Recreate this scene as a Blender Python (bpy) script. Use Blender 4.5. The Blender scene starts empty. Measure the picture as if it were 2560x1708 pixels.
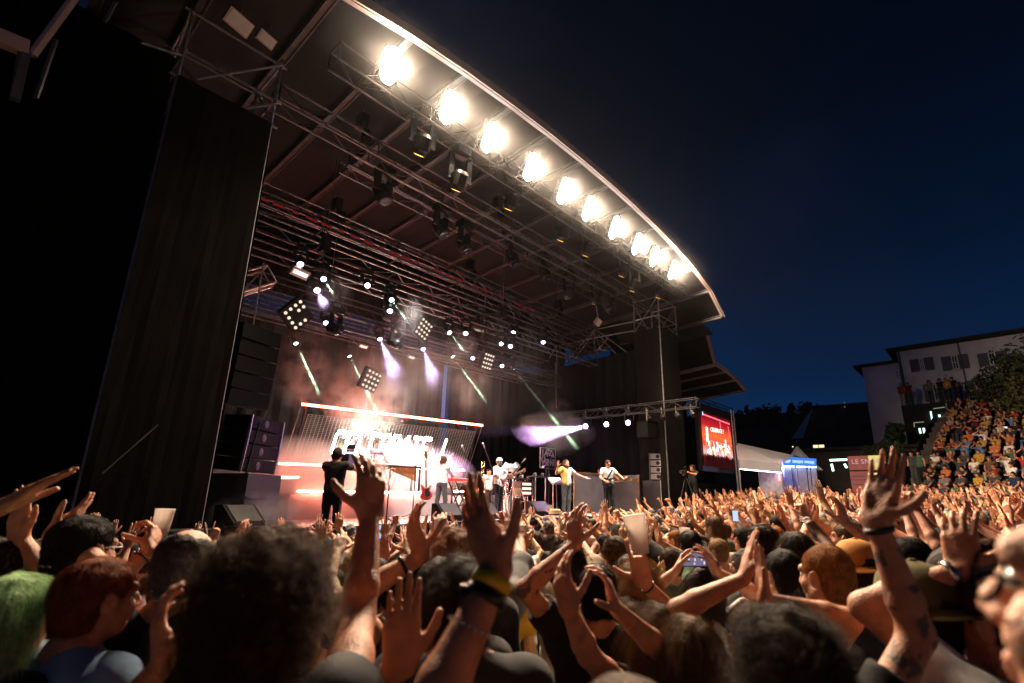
import bpy, bmesh, math, random
import numpy as np
from mathutils import Vector, Matrix

# ---------------------------------------------------------------- camera, world, exposure
SC = bpy.context.scene
COL = SC.collection
R = math.radians
FOC, CXP, CYP, CAMZ = 1277.0, 1390.0, 897.0, 1.95
PITCH, YAW = math.atan(353 / 1277), R(50.63)
cam = bpy.data.cameras.new('camera')
cam.sensor_width = 36.0
cam.lens = FOC / 2560 * 36
cam.shift_x = -(CXP - 1280) / 2560
cam.shift_y = (CYP - 854) / 2560
cam.clip_start, cam.clip_end = 0.02, 3000
cam.dof.use_dof = True
cam.dof.focus_distance = 9.0
cam.dof.aperture_fstop = 2.2
camo = bpy.data.objects.new('camera', cam)
COL.objects.link(camo)
camo.location = (0, 0, CAMZ)
camo.rotation_euler = (math.pi / 2 + PITCH, 0, -YAW)
SC.camera = camo

SC.view_settings.view_transform = 'Standard'
SC.view_settings.look = 'None'
SC.view_settings.exposure = 0.12
SC.view_settings.gamma = 1.0
SC.view_settings.use_curve_mapping = False
cy = SC.cycles
cy.use_denoising = True
cy.max_bounces = 5
cy.diffuse_bounces = 3
cy.glossy_bounces = 2
cy.transmission_bounces = 4
cy.transparent_max_bounces = 8
cy.volume_bounces = 0
cy.sample_clamp_indirect = 4.0
cy.use_light_tree = True
cy.caustics_reflective = False
cy.caustics_refractive = False
SC.cycles_curves.shape = 'RIBBONS' if hasattr(SC, 'cycles_curves') else None

world = bpy.data.worlds.new('World')
SC.world = world
world.use_nodes = True
wn, wl = world.node_tree.nodes, world.node_tree.links
wn.clear()
wo = wn.new('ShaderNodeOutputWorld')
wb = wn.new('ShaderNodeBackground')
wl.new(wb.outputs[0], wo.inputs[0])
wtc = wn.new('ShaderNodeTexCoord')
wsp = wn.new('ShaderNodeSeparateXYZ')
wl.new(wtc.outputs['Generated'], wsp.inputs[0])
wr = wn.new('ShaderNodeValToRGB')
els = wr.color_ramp.elements
els[0].position, els[0].color = 0.0, (0.0048, 0.0300, 0.1050, 1)
els[1].position, els[1].color = 1.0, (0.0004, 0.0010, 0.0026, 1)
for p_, c_ in ((0.20, (0.0020, 0.0150, 0.0540, 1)), (0.40, (0.0008, 0.0055, 0.0195, 1)), (0.62, (0.0006, 0.0026, 0.0080, 1))):
    e_ = els.new(p_); e_.color = c_
wl.new(wsp.outputs['Z'], wr.inputs[0])
wno = wn.new('ShaderNodeTexNoise')
wno.inputs['Scale'].default_value = 2.2
wno.inputs['Detail'].default_value = 5
wl.new(wtc.outputs['Generated'], wno.inputs['Vector'])
wcr = wn.new('ShaderNodeMapRange')
wcr.inputs[1].default_value, wcr.inputs[2].default_value = 0.48, 0.75
wcr.inputs[3].default_value, wcr.inputs[4].default_value = 0.0, 0.55
wl.new(wno.outputs[0], wcr.inputs[0])
wmx = wn.new('ShaderNodeMixRGB')
wl.new(wcr.outputs[0], wmx.inputs[0])
wl.new(wr.outputs[0], wmx.inputs[1])
wmx.inputs[2].default_value = (0.0050, 0.0085, 0.0230, 1)
wl.new(wmx.outputs[0], wb.inputs[0])
wb.inputs[1].default_value = 1.0

# ---------------------------------------------------------------- photo ray helpers (real 3D positions)
_fh = np.array([math.sin(YAW), math.cos(YAW), 0.0])
CR = np.array([math.cos(YAW), -math.sin(YAW), 0.0])
_up = np.array([0, 0, 1.0])
CF = _fh * math.cos(PITCH) + _up * math.sin(PITCH)
CU = -_fh * math.sin(PITCH) + _up * math.cos(PITCH)
CAM = np.array([0, 0, CAMZ])
def ray(px, py): return CF + CR * (px - CXP) / FOC + CU * (CYP - py) / FOC
def atv(px, py, v): d = ray(px, py); return CAM + d * (v / d[1])
def atu(px, py, u): d = ray(px, py); return CAM + d * (u / d[0])
def atd(px, py, t): d = ray(px, py); return CAM + d * (t / np.linalg.norm(d))
def ath(px, py, t): d = ray(px, py); return CAM + d * (t / np.hypot(d[0], d[1]))
def proj(p):
    q = np.asarray(p, float) - CAM
    w = q @ CF
    return CXP + FOC * (q @ CR) / w, CYP - FOC * (q @ CU) / w, w

# ---------------------------------------------------------------- materials
def mat(name, col, rough=0.7, metal=0.0, vary=0.25, scale=6.0, bump=0.0, bscale=40.0, spec=0.4, emit=None, estr=0.0, objcol=False, sss=0.0, trans=0.0, sheen=0.0):
    m = bpy.data.materials.new(name)
    m.use_nodes = True
    n, l = m.node_tree.nodes, m.node_tree.links
    b = n['Principled BSDF']
    b.inputs['Roughness'].default_value = rough
    b.inputs['Metallic'].default_value = metal
    b.inputs['Specular IOR Level'].default_value = spec
    if sheen: b.inputs['Sheen Weight'].default_value = sheen
    if trans: b.inputs['Transmission Weight'].default_value = trans
    tc = n.new('ShaderNodeTexCoord')
    nz = n.new('ShaderNodeTexNoise')
    nz.inputs['Scale'].default_value = scale
    nz.inputs['Detail'].default_value = 6
    l.new(tc.outputs['Object'], nz.inputs['Vector'])
    mr = n.new('ShaderNodeMapRange')
    mr.inputs[1].default_value, mr.inputs[2].default_value = 0.3, 0.7
    mr.inputs[3].default_value, mr.inputs[4].default_value = 1 - vary, 1 + vary
    l.new(nz.outputs[0], mr.inputs[0])
    mx = n.new('ShaderNodeVectorMath'); mx.operation = 'SCALE'
    if objcol:
        oi = n.new('ShaderNodeObjectInfo'); l.new(oi.outputs['Color'], mx.inputs[0])
    else:
        rgb = n.new('ShaderNodeRGB'); rgb.outputs[0].default_value = (*col, 1); l.new(rgb.outputs[0], mx.inputs[0])
    l.new(mr.outputs[0], mx.inputs['Scale'])
    l.new(mx.outputs[0], b.inputs['Base Color'])
    if bump:
        bz = n.new('ShaderNodeTexNoise'); bz.inputs['Scale'].default_value = bscale; bz.inputs['Detail'].default_value = 4
        l.new(tc.outputs['Object'], bz.inputs['Vector'])
        bp = n.new('ShaderNodeBump'); bp.inputs['Strength'].default_value = bump; bp.inputs['Distance'].default_value = 0.01
        l.new(bz.outputs[0], bp.inputs['Height']); l.new(bp.outputs[0], b.inputs['Normal'])
    if emit:
        b.inputs['Emission Color'].default_value = (*emit, 1)
        b.inputs['Emission Strength'].default_value = estr
    m['vec'] = mx.name
    return m

def emis(name, col, strength, nee=True):
    m = bpy.data.materials.new(name)
    m.use_nodes = True
    n, l = m.node_tree.nodes, m.node_tree.links
    n.clear()
    o = n.new('ShaderNodeOutputMaterial'); e = n.new('ShaderNodeEmission')
    e.inputs[0].default_value = (*col, 1); e.inputs[1].default_value = strength
    l.new(e.outputs[0], o.inputs[0])
    m.cycles.emission_sampling = 'AUTO' if nee else 'NONE'
    return m

def volmat(name, col, dens, aniso=0.3, noise=None, fall=None):
    m = bpy.data.materials.new(name)
    m.use_nodes = True
    n, l = m.node_tree.nodes, m.node_tree.links
    n.clear()
    o = n.new('ShaderNodeOutputMaterial'); v = n.new('ShaderNodeVolumePrincipled')
    v.inputs['Color'].default_value = (*col, 1)
    v.inputs['Density'].default_value = dens
    v.inputs['Anisotropy'].default_value = aniso
    l.new(v.outputs[0], o.inputs['Volume'])
    if noise:
        sc_, lo, hi = noise
        tc = n.new('ShaderNodeTexCoord'); nz = n.new('ShaderNodeTexNoise')
        nz.inputs['Scale'].default_value = sc_; nz.inputs['Detail'].default_value = 3
        l.new(tc.outputs['Object'], nz.inputs['Vector'])
        mr = n.new('ShaderNodeMapRange'); mr.inputs[1].default_value = lo; mr.inputs[2].default_value = hi
        mr.inputs[3].default_value = 0; mr.inputs[4].default_value = dens
        l.new(nz.outputs[0], mr.inputs[0])
        src = mr.outputs[0]
        if fall:
            gr = n.new('ShaderNodeTexGradient'); gr.gradient_type = 'SPHERICAL'
            mp = n.new('ShaderNodeMapping'); mp.inputs['Scale'].default_value = tuple(1 / f for f in fall)
            l.new(tc.outputs['Object'], mp.inputs[0]); l.new(mp.outputs[0], gr.inputs[0])
            mm = n.new('ShaderNodeMath'); mm.operation = 'MULTIPLY'
            l.new(src, mm.inputs[0]); l.new(gr.outputs['Fac'], mm.inputs[1]); src = mm.outputs[0]
        l.new(src, v.inputs['Density'])
    return m

M = {}
M['steel'] = mat('galvanised_steel', (0.30, 0.29, 0.29), 0.42, 0.7, 0.25, 9)
M['alu'] = mat('truss_aluminium', (0.15, 0.148, 0.146), 0.42, 0.8, 0.2, 8)
M['blacksteel'] = mat('black_steel', (0.018, 0.018, 0.019), 0.45, 0.3, 0.3, 12)
M['scrim'] = mat('black_scrim_cloth', (0.0045, 0.0036, 0.003), 0.95, 0, 0.5, 2.2, 0.3, 90, 0.1)
M['drape'] = mat('black_stage_drape', (0.004, 0.0036, 0.004), 0.95, 0, 0.35, 2, 0.2, 60, 0.1)
M['rooffab'] = mat('roof_canvas', (0.006, 0.0058, 0.0054), 0.85, 0, 0.2, 1.5, 0.15, 12)
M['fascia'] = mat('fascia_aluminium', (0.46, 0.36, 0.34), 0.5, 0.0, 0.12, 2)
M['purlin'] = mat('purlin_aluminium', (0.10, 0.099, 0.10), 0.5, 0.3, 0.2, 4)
M['deck'] = mat('stage_deck_vinyl', (0.42, 0.40, 0.40), 0.35, 0, 0.2, 1.2, 0.1, 20)
M['case'] = mat('black_case_laminate', (0.011, 0.010, 0.012), 0.5, 0, 0.25, 5, 0.1, 60)
M['speaker'] = mat('speaker_paint', (0.003, 0.0028, 0.0033), 0.7, 0, 0.25, 20, 0.25, 120, 0.12)
M['grille'] = mat('speaker_grille', (0.42, 0.40, 0.42), 0.5, 0.3, 0.25, 60)
M['purplebox'] = mat('painted_cabinet', (0.03, 0.022, 0.032), 0.75, 0, 0.3, 14, 0.2, 80)
M['ground'] = mat('trodden_gravel_ground', (0.10, 0.085, 0.07), 0.9, 0, 0.4, 1.5, 0.5, 12)
M['white'] = mat('white_paint', (0.75, 0.74, 0.72), 0.5, 0, 0.1, 5)
M['chrome'] = mat('chrome', (0.6, 0.6, 0.62), 0.2, 1.0, 0.1, 5)
M['brass'] = mat('lacquered_brass', (0.72, 0.46, 0.14), 0.25, 0.9, 0.15, 6)
M['wood'] = mat('wood', (0.30, 0.17, 0.08), 0.5, 0, 0.35, 5)
M['redpaint'] = mat('red_paint', (0.55, 0.05, 0.03), 0.35, 0, 0.15, 5)
M['wingcloth'] = mat('matt_black_wing_cloth', (0.0015, 0.0014, 0.0015), 1.0, 0, 0.3, 2, spec=0.0)
M['rope'] = mat('black_cable', (0.012, 0.012, 0.012), 0.6)

# ---------------------------------------------------------------- mesh builder and tagging
class MB:
    def __init__(s): s.v, s.f, s.mi = [], [], []
    def add(s, vs, fs, mi=0):
        o = len(s.v)
        s.v += [tuple(map(float, p)) for p in vs]
        s.f += [tuple(i + o for i in f) for f in fs]
        s.mi += [mi] * len(fs)
    def box(s, c, size, mi=0, rz=0.0, rx=0.0, ry=0.0):
        hx, hy, hz = size[0] / 2, size[1] / 2, size[2] / 2
        m = Matrix.Rotation(rz, 3, 'Z') @ Matrix.Rotation(ry, 3, 'Y') @ Matrix.Rotation(rx, 3, 'X')
        vs = [m @ Vector((x, y, z)) + Vector(c) for x in (-hx, hx) for y in (-hy, hy) for z in (-hz, hz)]
        s.add(vs, [(0, 1, 3, 2), (4, 6, 7, 5), (0, 4, 5, 1), (2, 3, 7, 6), (0, 2, 6, 4), (1, 5, 7, 3)], mi)
        return s
    def beam(s, a, b, w, h, mi=0, upv=(0, 0, 1)):
        a, b = Vector(a), Vector(b); d = (b - a).normalized(); u = Vector(upv)
        x = d.cross(u)
        if x.length < 1e-4: x = d.cross(Vector((1, 0, 0)))
        x.normalize(); y = x.cross(d)
        vs = [p + x * sx * w / 2 + y * sy * h / 2 for p in (a, b) for sx, sy in ((-1, -1), (1, -1), (1, 1), (-1, 1))]
        s.add(vs, [(0, 3, 2, 1), (4, 5, 6, 7), (0, 1, 5, 4), (1, 2, 6, 5), (2, 3, 7, 6), (3, 0, 4, 7)], mi)
        return s
    def tube(s, a, b, r, n=6, mi=0, r2=None):
        a, b = Vector(a), Vector(b); d = (b - a)
        if d.length < 1e-6: return s
        d.normalize(); x = d.orthogonal().normalized(); y = d.cross(x); r2 = r if r2 is None else r2
        vs = [a + (x * math.cos(t) + y * math.sin(t)) * r for t in [2 * math.pi * k / n for k in range(n)]]
        vs += [b + (x * math.cos(t) + y * math.sin(t)) * r2 for t in [2 * math.pi * k / n for k in range(n)]]
        fs = [(k, (k + 1) % n, n + (k + 1) % n, n + k) for k in range(n)] + [tuple(range(n - 1, -1, -1)), tuple(range(n, 2 * n))]
        s.add(vs, fs, mi)
        return s
    def path(s, pts, r, n=6, mi=0):
        for a, b in zip(pts[:-1], pts[1:]): s.tube(a, b, r, n, mi)
        return s
    def lathe(s, prof, n=12, c=(0, 0, 0), axis=(0, 0, 1), mi=0):
        ax = Vector(axis).normalized(); x = ax.orthogonal().normalized(); y = ax.cross(x); c = Vector(c)
        vs, fs = [], []
        for r, z in prof:
            vs += [c + ax * z + (x * math.cos(2 * math.pi * k / n) + y * math.sin(2 * math.pi * k / n)) * r for k in range(n)]
        for i in range(len(prof) - 1):
            fs += [(i * n + k, i * n + (k + 1) % n, (i + 1) * n + (k + 1) % n, (i + 1) * n + k) for k in range(n)]
        if prof[0][0] > 1e-6: fs.append(tuple(range(n - 1, -1, -1)))
        if prof[-1][0] > 1e-6: fs.append(tuple((len(prof) - 1) * n + k for k in range(n)))
        s.add(vs, fs, mi)
        return s
    def prism(s, poly, o, ex, ey, ez, mi=0):
        """polygon (2D) in plane o+ex,ey extruded by vector ez"""
        o, ex, ey, ez = Vector(o), Vector(ex), Vector(ey), Vector(ez); n = len(poly)
        a = [o + ex * p[0] + ey * p[1] for p in poly]
        s.add(a + [p + ez for p in a], [tuple(range(n)), tuple(range(2 * n - 1, n - 1, -1))] + [(k, n + k, n + (k + 1) % n, (k + 1) % n) for k in range(n)], mi)
        return s
    def quad(s, a, b, c, d, mi=0): s.add([a, b, c, d], [(0, 1, 2, 3)], mi); return s
    def build(s, name, m, parent=None, smooth=False, local=False):
        me = bpy.data.meshes.new(name)
        off = (0, 0, 0)
        if parent is not None and not local:
            off = WLOC[parent.name]
        me.from_pydata([(x - off[0], y - off[1], z - off[2]) for x, y, z in s.v], [], s.f)
        for q in (m if isinstance(m, (list, tuple)) else [m]): me.materials.append(q)
        if any(s.mi): me.polygons.foreach_set('material_index', s.mi)
        if smooth: me.shade_smooth()
        me.update()
        o = bpy.data.objects.new(name, me)
        COL.objects.link(o)
        if parent is not None:
            o.parent = parent
            WLOC[o.name] = off
        else:
            WLOC[o.name] = (0, 0, 0)
        return o

WLOC = {}
def tag(o, label=None, cat=None, group=None, kind=None):
    if label: o['label'] = label
    if cat: o['category'] = cat
    if group: o['group'] = group
    if kind: o['kind'] = kind
    return o
def thing(name, label, cat, loc=(0, 0, 0), group=None, kind=None):
    o = bpy.data.objects.new(name, None)
    o.empty_display_size = 0.2
    COL.objects.link(o)
    o.location = tuple(float(x) for x in loc)
    WLOC[o.name] = tuple(float(x) for x in loc)
    return tag(o, label, cat, group, kind)
def kids(o, _c={}):
    return [c for c in bpy.data.objects if c.parent == o]
def dup(src_root, parts, loc, rz=0.0, label=None, group=None):
    r = src_root.copy(); COL.objects.link(r); r.location = loc; r.rotation_euler = (0, 0, rz)
    WLOC[r.name] = tuple(loc)
    if label: r['label'] = label
    if group: r['group'] = group
    new = {}
    for c in parts:
        d = c.copy(); COL.objects.link(d)
        d.parent = new.get(c.parent.name, r) if c.parent != src_root else r
        new[c.name] = d
    return r, list(new.values())
rng = random.Random(7)
# ================================================================ SETTING: ground, stage, roof
FLOOR = 1.45
g = MB()
# ground sheet: flat near the stage, rising gently to the right far side
def gz(x, y):
    return 0.55 * min(max((x - 14) / 14.0, 0), 1) if y < 20 else 0.55 * min(max((x - 14) / 14.0, 0), 1)
xs = [-300, -60, -20, -8, 0, 4, 8, 12, 14, 17, 20, 23, 26, 28, 34, 45, 70, 150, 500]
ys = [-300, -60, -30, -15, -8, -4, 0, 4, 8, 12, 16, 22, 40, 80, 200, 600]
vs = [(x, y, gz(x, y)) for y in ys for x in xs]
nx = len(xs)
g.add(vs, [(j * nx + i, j * nx + i + 1, (j + 1) * nx + i + 1, (j + 1) * nx + i) for j in range(len(ys) - 1) for i in range(nx - 1)])
tag(g.build('ground', M['ground']), kind='structure')

SU0, SU1, SV0, SV1 = 2.6, 19.0, 9.9, 18.2
st = thing('stage', 'wide raised concert stage with pale reflective floor under the big arched roof', 'stage', (10.8, 14, 0))
n_ = 7
for i in range(n_):
    for j in range(3):
        a = SU0 + (SU1 - SU0) * i / n_; b = SU0 + (SU1 - SU0) * (i + 1) / n_
        c = SV0 + (SV1 - SV0) * j / 3; d = SV0 + (SV1 - SV0) * (j + 1) / 3
        MB().box(((a + b) / 2, (c + d) / 2, FLOOR - 0.05), (b - a - 0.012, d - c - 0.012, 0.1)).build('deck_panel', M['deck'], st)
MB().box(((SU0 + SU1) / 2, (SV0 + SV1) / 2, (FLOOR - 0.1) / 2), (SU1 - SU0 - 0.1, SV1 - SV0 - 0.1, FLOOR - 0.11)).build('skirt', M['drape'], st)
MB().box(((SU0 + SU1) / 2, SV0 - 0.02, FLOOR - 0.05), (SU1 - SU0, 0.03, 0.11)).build('front_edge', M['blacksteel'], st)
# crowd barrier and low front apron
for k in range(11):
    u = 1.4 + 1.55 * k
    br = thing('crowd_barrier', 'black steel crowd barrier panel in front of the stage, ' + ('first', 'second', 'third', 'fourth', 'fifth', 'sixth', 'seventh', 'eighth', 'ninth', 'tenth', 'eleventh')[k] + ' from the left tower', 'barrier', (u, 8.75, 0), 'crowd barriers along the stage front')
    MB().box((u, 8.75, 0.62), (1.5, 0.03, 1.1)).build('panel', M['blacksteel'], br)
    MB().tube((u - 0.75, 8.75, 1.2), (u + 0.75, 8.75, 1.2), 0.025).build('rail', M['steel'], br)
    MB().beam((u, 8.8, 0.05), (u, 9.5, 0.05), 1.4, 0.06).build('foot', M['steel'], br)

# ---- the arched roof
RC = 10.7
RV0, RV1, DROP = 7.8, 15.9, 0.35
prof = [(RC + s_ * 0, 0) for s_ in ()]
uo = [-10.55, -9.2, -7.6, -6.0, -4.5, -3.0, -1.5, 0.0, 1.5, 3.0, 4.5, 6.0, 7.6, 9.2, 10.45]
def rz_(d):
    a = abs(d)
    return 11.86 - 0.0108 * a * a - (0.36 * (a - 9.2) if a > 9.2 else 0) - 0.0000042 * a ** 5
RJ = [(RC + d, rz_(d)) for d in uo]
RJ[-1] = (21.15, 9.85); RJ[0] = (RC * 2 - 21.15, 9.85)
roof = thing('stage_roof', 'huge arched stage roof with dark canvas panels, purlins and a pale curved front edge', 'stage roof', (RC, RV0, 0))
for i, (u, z) in enumerate(RJ):
    p = MB()
    a, b = (u, RV0 + 0.05, z - 0.10), (u, RV1, z - 0.10 - DROP)
    p.beam(a, b, 0.16, 0.03); p.beam((u, RV0 + 0.05, z - 0.02), (u, RV1, z - 0.02 - DROP), 0.16, 0.03); p.beam((u, RV0 + 0.05, z - 0.06), (u, RV1, z - 0.06 - DROP), 0.03, 0.05)
    p.beam((u - 0.065, RV0 + 0.05, z - 0.13), (u - 0.065, RV1, z - 0.13 - DROP), 0.03, 0.03); p.beam((u + 0.065, RV0 + 0.05, z - 0.13), (u + 0.065, RV1, z - 0.13 - DROP), 0.03, 0.03)
    p.build('purlin', M['purlin'], roof)
for (u0, z0), (u1, z1) in zip(RJ[:-1], RJ[1:]):
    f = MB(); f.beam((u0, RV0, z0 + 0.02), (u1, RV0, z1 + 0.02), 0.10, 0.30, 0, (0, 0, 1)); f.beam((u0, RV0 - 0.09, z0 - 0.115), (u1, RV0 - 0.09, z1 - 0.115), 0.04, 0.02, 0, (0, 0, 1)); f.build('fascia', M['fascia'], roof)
    p = MB()
    nseg = 6
    for k in range(nseg):
        t0, t1 = k / nseg, (k + 1) / nseg
        v0, v1 = RV0 + 0.06 + (RV1 - RV0) * t0, RV0 + 0.06 + (RV1 - RV0) * t1
        d0, d1 = DROP * t0, DROP * t1
        um, zm = (u0 + u1) / 2, (z0 + z1) / 2 + 0.05
        for (ua, za, ub, zb) in ((u0, z0, um, zm), (um, zm, u1, z1)):
            p.quad((ua, v0, za - d0 + 0.02), (ub, v0, zb - d0 + 0.02), (ub, v1, zb - d1 + 0.02), (ua, v1, za - d1 + 0.02))
            p.quad((ua, v0, za - d0 + 0.06), (ua, v1, za - d1 + 0.06), (ub, v1, zb - d1 + 0.06), (ub, v0, zb - d0 + 0.06))
    p.build('roof_panel', M['rooffab'], roof)
# rear arch: double chord with cross bolts
ra = MB(); rb = MB(); rl = MB()
for (u0, z0), (u1, z1) in zip(RJ[:-1], RJ[1:]):
    ra.beam((u0, RV1 + 0.05, z0 - DROP - 0.05), (u1, RV1 + 0.05, z1 - DROP - 0.05), 0.16, 0.14)
    rb.tube((u0, RV1 - 0.3, z0 - DROP - 0.75), (u1, RV1 - 0.3, z1 - DROP - 0.75), 0.04, 6)
    rl.tube((u0, RV1, z0 - DROP - 0.1), (u0, RV1 - 0.3, z0 - DROP - 0.75), 0.025, 5); rl.tube((u0, RV1, z0 - DROP - 0.1), (u1, RV1 - 0.3, z1 - DROP - 0.75), 0.025, 5)
ra.build('rear_arch', M['purlin'], roof); rb.build('rear_chord', M['alu'], roof); rl.build('rear_lattice', M['alu'], roof)
# soffit at the right end of the roof
MB().box((22.2, 10.6, 9.9), (2.0, 3.0, 0.05), 0, 0, 0, R(8)).build('end_soffit', M['rooffab'], roof)

# ---- scaffold towers wrapped in scrim
def tower(u0, u1, v0, v1, ztop, label):
    t = thing('scaffold_tower', label, 'scaffold tower', ((u0 + u1) / 2, (v0 + v1) / 2, 0), 'scaffold towers at the stage sides')
    def sheet(a, b, name):
        m = MB(); n = 14; k = 8
        a, b = Vector(a), Vector(b); d = (b - a); nn = Vector((-d.y, d.x, 0)).normalized()
        vs, fs = [], []
        for j in range(k + 1):
            for i in range(n + 1):
                p = a + d * (i / n) + nn * (0.006 * math.sin(i * 1.1 + 1.7 * j) + 0.004 * math.sin(i * 2.3 + j)); vs.append((p.x, p.y, ztop * j / k))
        for j in range(k):
            for i in range(n): q = j * (n + 1) + i; fs.append((q, q + 1, q + n + 2, q + n + 1))
        m.add(vs, fs); m.build(name, M['scrim'], t)
    sheet((u0, v0 - 0.05, 0), (u1, v0 - 0.05, 0), 'front_scrim')
    sheet((u1 + 0.05, v0, 0), (u1 + 0.05, v1, 0), 'side_scrim'); sheet((u0 - 0.05, v1, 0), (u0 - 0.05, v0, 0), 'side_scrim'); sheet((u1, v1 + 0.05, 0), (u0, v1 + 0.05, 0), 'back_scrim')
    for u in (u0, u1):
        for v in (v0, v1):
            MB().tube((u, v, 0), (u, v, ztop + 1.55), 0.028, 8).build('standard', M['steel'], t)
    for z in (ztop - 0.02, ztop + 0.55, ztop + 1.4):
        for a, b in (((u0, v0), (u1, v0)), ((u0, v1), (u1, v1)), ((u0, v0), (u0, v1)), ((u1, v0), (u1, v1))):
            MB().tube((a[0] - 0.12 * (a[0] != b[0]), a[1], z), (b[0] + 0.12 * (a[0] != b[0]), b[1], z), 0.024, 8).build('ledger', M['steel'], t)
    for a, b in (((u0 + 0.25, v0 - 0.03, ztop + 0.1), (u1, v0 - 0.03, ztop + 1.4)), ((u1 + 0.03, v0, ztop), (u1 + 0.03, v1, ztop + 1.4)), ((u0 - 0.03, v1, ztop), (u0 - 0.03, v0, ztop + 1.4)), ((u1, v1, ztop + 0.1), (u0, v1, ztop + 1.3)), ((u1 - 0.5, v0 - 0.03, ztop), (u1 + 0.03, v0 - 0.03, ztop + 0.5))):
        MB().tube(a, b, 0.024, 8).build('brace', M['steel'], t)
    for u in (u0, u1):
        for z in (ztop + 0.55, ztop + 1.4):
            MB().lathe([(0.06, -0.03), (0.06, 0.03)], 8, (u, v0, z)).build('coupler', M['steel'], t)
    return t
tl = tower(1.42, 2.95, 9.6, 10.8, 9.0, 'tall scaffold tower wrapped in black scrim at the near end of the stage')
MB().tube((1.42, 9.6, 9.42), (0.85, 9.4, 9.1), 0.024, 8).build('outrigger', M['steel'], tl)
MB().tube(atv(395, 1062, 9.45), atv(255, 1185, 9.45), 0.010, 6).build('guy_line', M['purlin'], tl)
tr = tower(18.6, 20.2, 9.6, 10.8, 9.0, 'tall scaffold tower wrapped in black scrim beside the video screen')
# black wing drapes left of the near tower
wd = thing('wing_drape', 'large black drape closing the wing left of the near tower', 'drape', (-2, 9.7, 0))
for k in range(9):
    u = 1.35 - 0.9 * (k + 1)
    m = MB(); vs = []
    for i in range(9):
        x = u + 0.9 * i / 8
        for z in (0, 9.4): vs.append((x, 9.72 + 0.012 * math.sin(i * 1.9 + k), z))
    m.add(vs, [(2 * i, 2 * i + 2, 2 * i + 3, 2 * i + 1) for i in range(8)]); m.build('cloth_panel', M['wingcloth'], wd)
# lattice frame corner at the far left, above the wing
lf = thing('wing_scaffold', 'pale steel frame corner of the left wing roof', 'scaffold frame', (-0.3, 9.5, 8))
A = lambda px, py, v=9.4: tuple(atv(px, py, v))
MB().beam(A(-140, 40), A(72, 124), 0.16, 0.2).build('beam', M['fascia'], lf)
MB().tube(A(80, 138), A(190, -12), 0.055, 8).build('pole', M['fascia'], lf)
MB().beam(A(66, 130), A(38, 250), 0.1, 0.1).build('post', M['purlin'], lf)
MB().beam(A(50, 130), A(28, 250), 0.05, 0.05).build('post', M['purlin'], lf)
MB().tube(A(140, 100), A(90, 245), 0.03, 6).build('stay', M['purlin'], lf)
MB().tube(A(290, 5), A(262, 55), 0.03, 6).build('stay', M['purlin'], lf)

# ---- right wing canopy, stepped
wc = thing('wing_canopy', 'small stepped canopy with pale edges beyond the far tower', 'canopy', (25, 9.6, 0))
WV0, WV1 = 9.6, 13.0
P0 = [(23.5, 10.25), (24.35, 8.6)]
P1 = [(24.5, 8.58), (25.8, 8.5), (27.1, 8.28), (28.45, 7.9)]
for P_ in (P0, P1):
    for (u0, z0), (u1, z1) in zip(P_[:-1], P_[1:]):
        MB().beam((u0, WV0, z0), (u1, WV0, z1), 0.1, 0.2).build('fascia', M['fascia'], wc)
        m = MB(); m.quad((u0, WV0 + 0.05, z0 + 0.02), (u1, WV0 + 0.05, z1 + 0.02), (u1, WV1, z1 - 0.2), (u0, WV1, z0 - 0.2)); m.quad((u0, WV0 + 0.05, z0 + 0.06), (u0, WV1, z0 - 0.16), (u1, WV1, z1 - 0.16), (u1, WV0 + 0.05, z1 + 0.06)); m.build('roof_panel', M['rooffab'], wc)
    for u, z in P_:
        MB().beam((u, WV0 + 0.05, z - 0.06), (u, WV1, z - 0.26), 0.12, 0.1).build('purlin', M['fascia'], wc)
MB().box((21.9, 11.3, 9.6), (3.2, 2.6, 0.05), 0, 0, 0, R(-8)).build('soffit', M['rooffab'], wc)
MB().box((22.6, 13.2, 5.0), (4.6, 0.05, 10.0)).build('back_cloth', M['drape'], wc)
MB().box((26.2, 13.2, 4.1), (4.4, 0.05, 8.0)).build('back_cloth', M['drape'], wc)

# ---- backdrop and side curtain
bd = thing('backdrop', 'black stage backdrop drape with a narrow gap of evening blue', 'drape', (10.8, 18.3, 0))  # the blue in the gap is an added glow strip
def pleat(name, x0, x1, y, z0, z1, par, m_, amp=0.05, axis='u', ztop=None):
    m = MB(); n = max(6, int(abs(x1 - x0) / 0.12)); vs = []
    for i in range(n + 1):
        x = x0 + (x1 - x0) * i / n; o = amp * math.sin(i * 1.35) + amp * 0.5 * math.sin(i * 0.37)
        zt = z1 if ztop is None else z1 + (ztop - z1) * i / n
        for z in (z0, zt): vs.append((x, y + o, z) if axis == 'u' else (y + o, x, z))
    m.add(vs, [(2 * i, 2 * i + 2, 2 * i + 3, 2 * i + 1) for i in range(n)]); return m.build(name, m_, par)
for a, b in ((0.0, 4.8), (4.8, 9.6), (9.6, 14.35)): pleat('drape_panel', a, b, 18.4, 0, 8.1, bd, M['drape'])
pleat('drape_panel', 14.7, 22.5, 18.4, 0, 8.6, bd, M['drape'])
pleat('border_drape', 0.0, 22.5, 17.75, 8.8, 13.3, bd, M['drape'])
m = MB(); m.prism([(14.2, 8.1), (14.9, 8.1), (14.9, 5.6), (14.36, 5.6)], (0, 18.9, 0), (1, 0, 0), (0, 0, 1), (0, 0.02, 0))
M['bluecloth'] = mat('blue_lit_cloth', (0.10, 0.22, 0.55), 0.9, 0, 0.1, 3, emit=(0.10, 0.25, 0.65), estr=0.28)  # blue glow added behind the backdrop gap as an emissive strip
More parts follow.
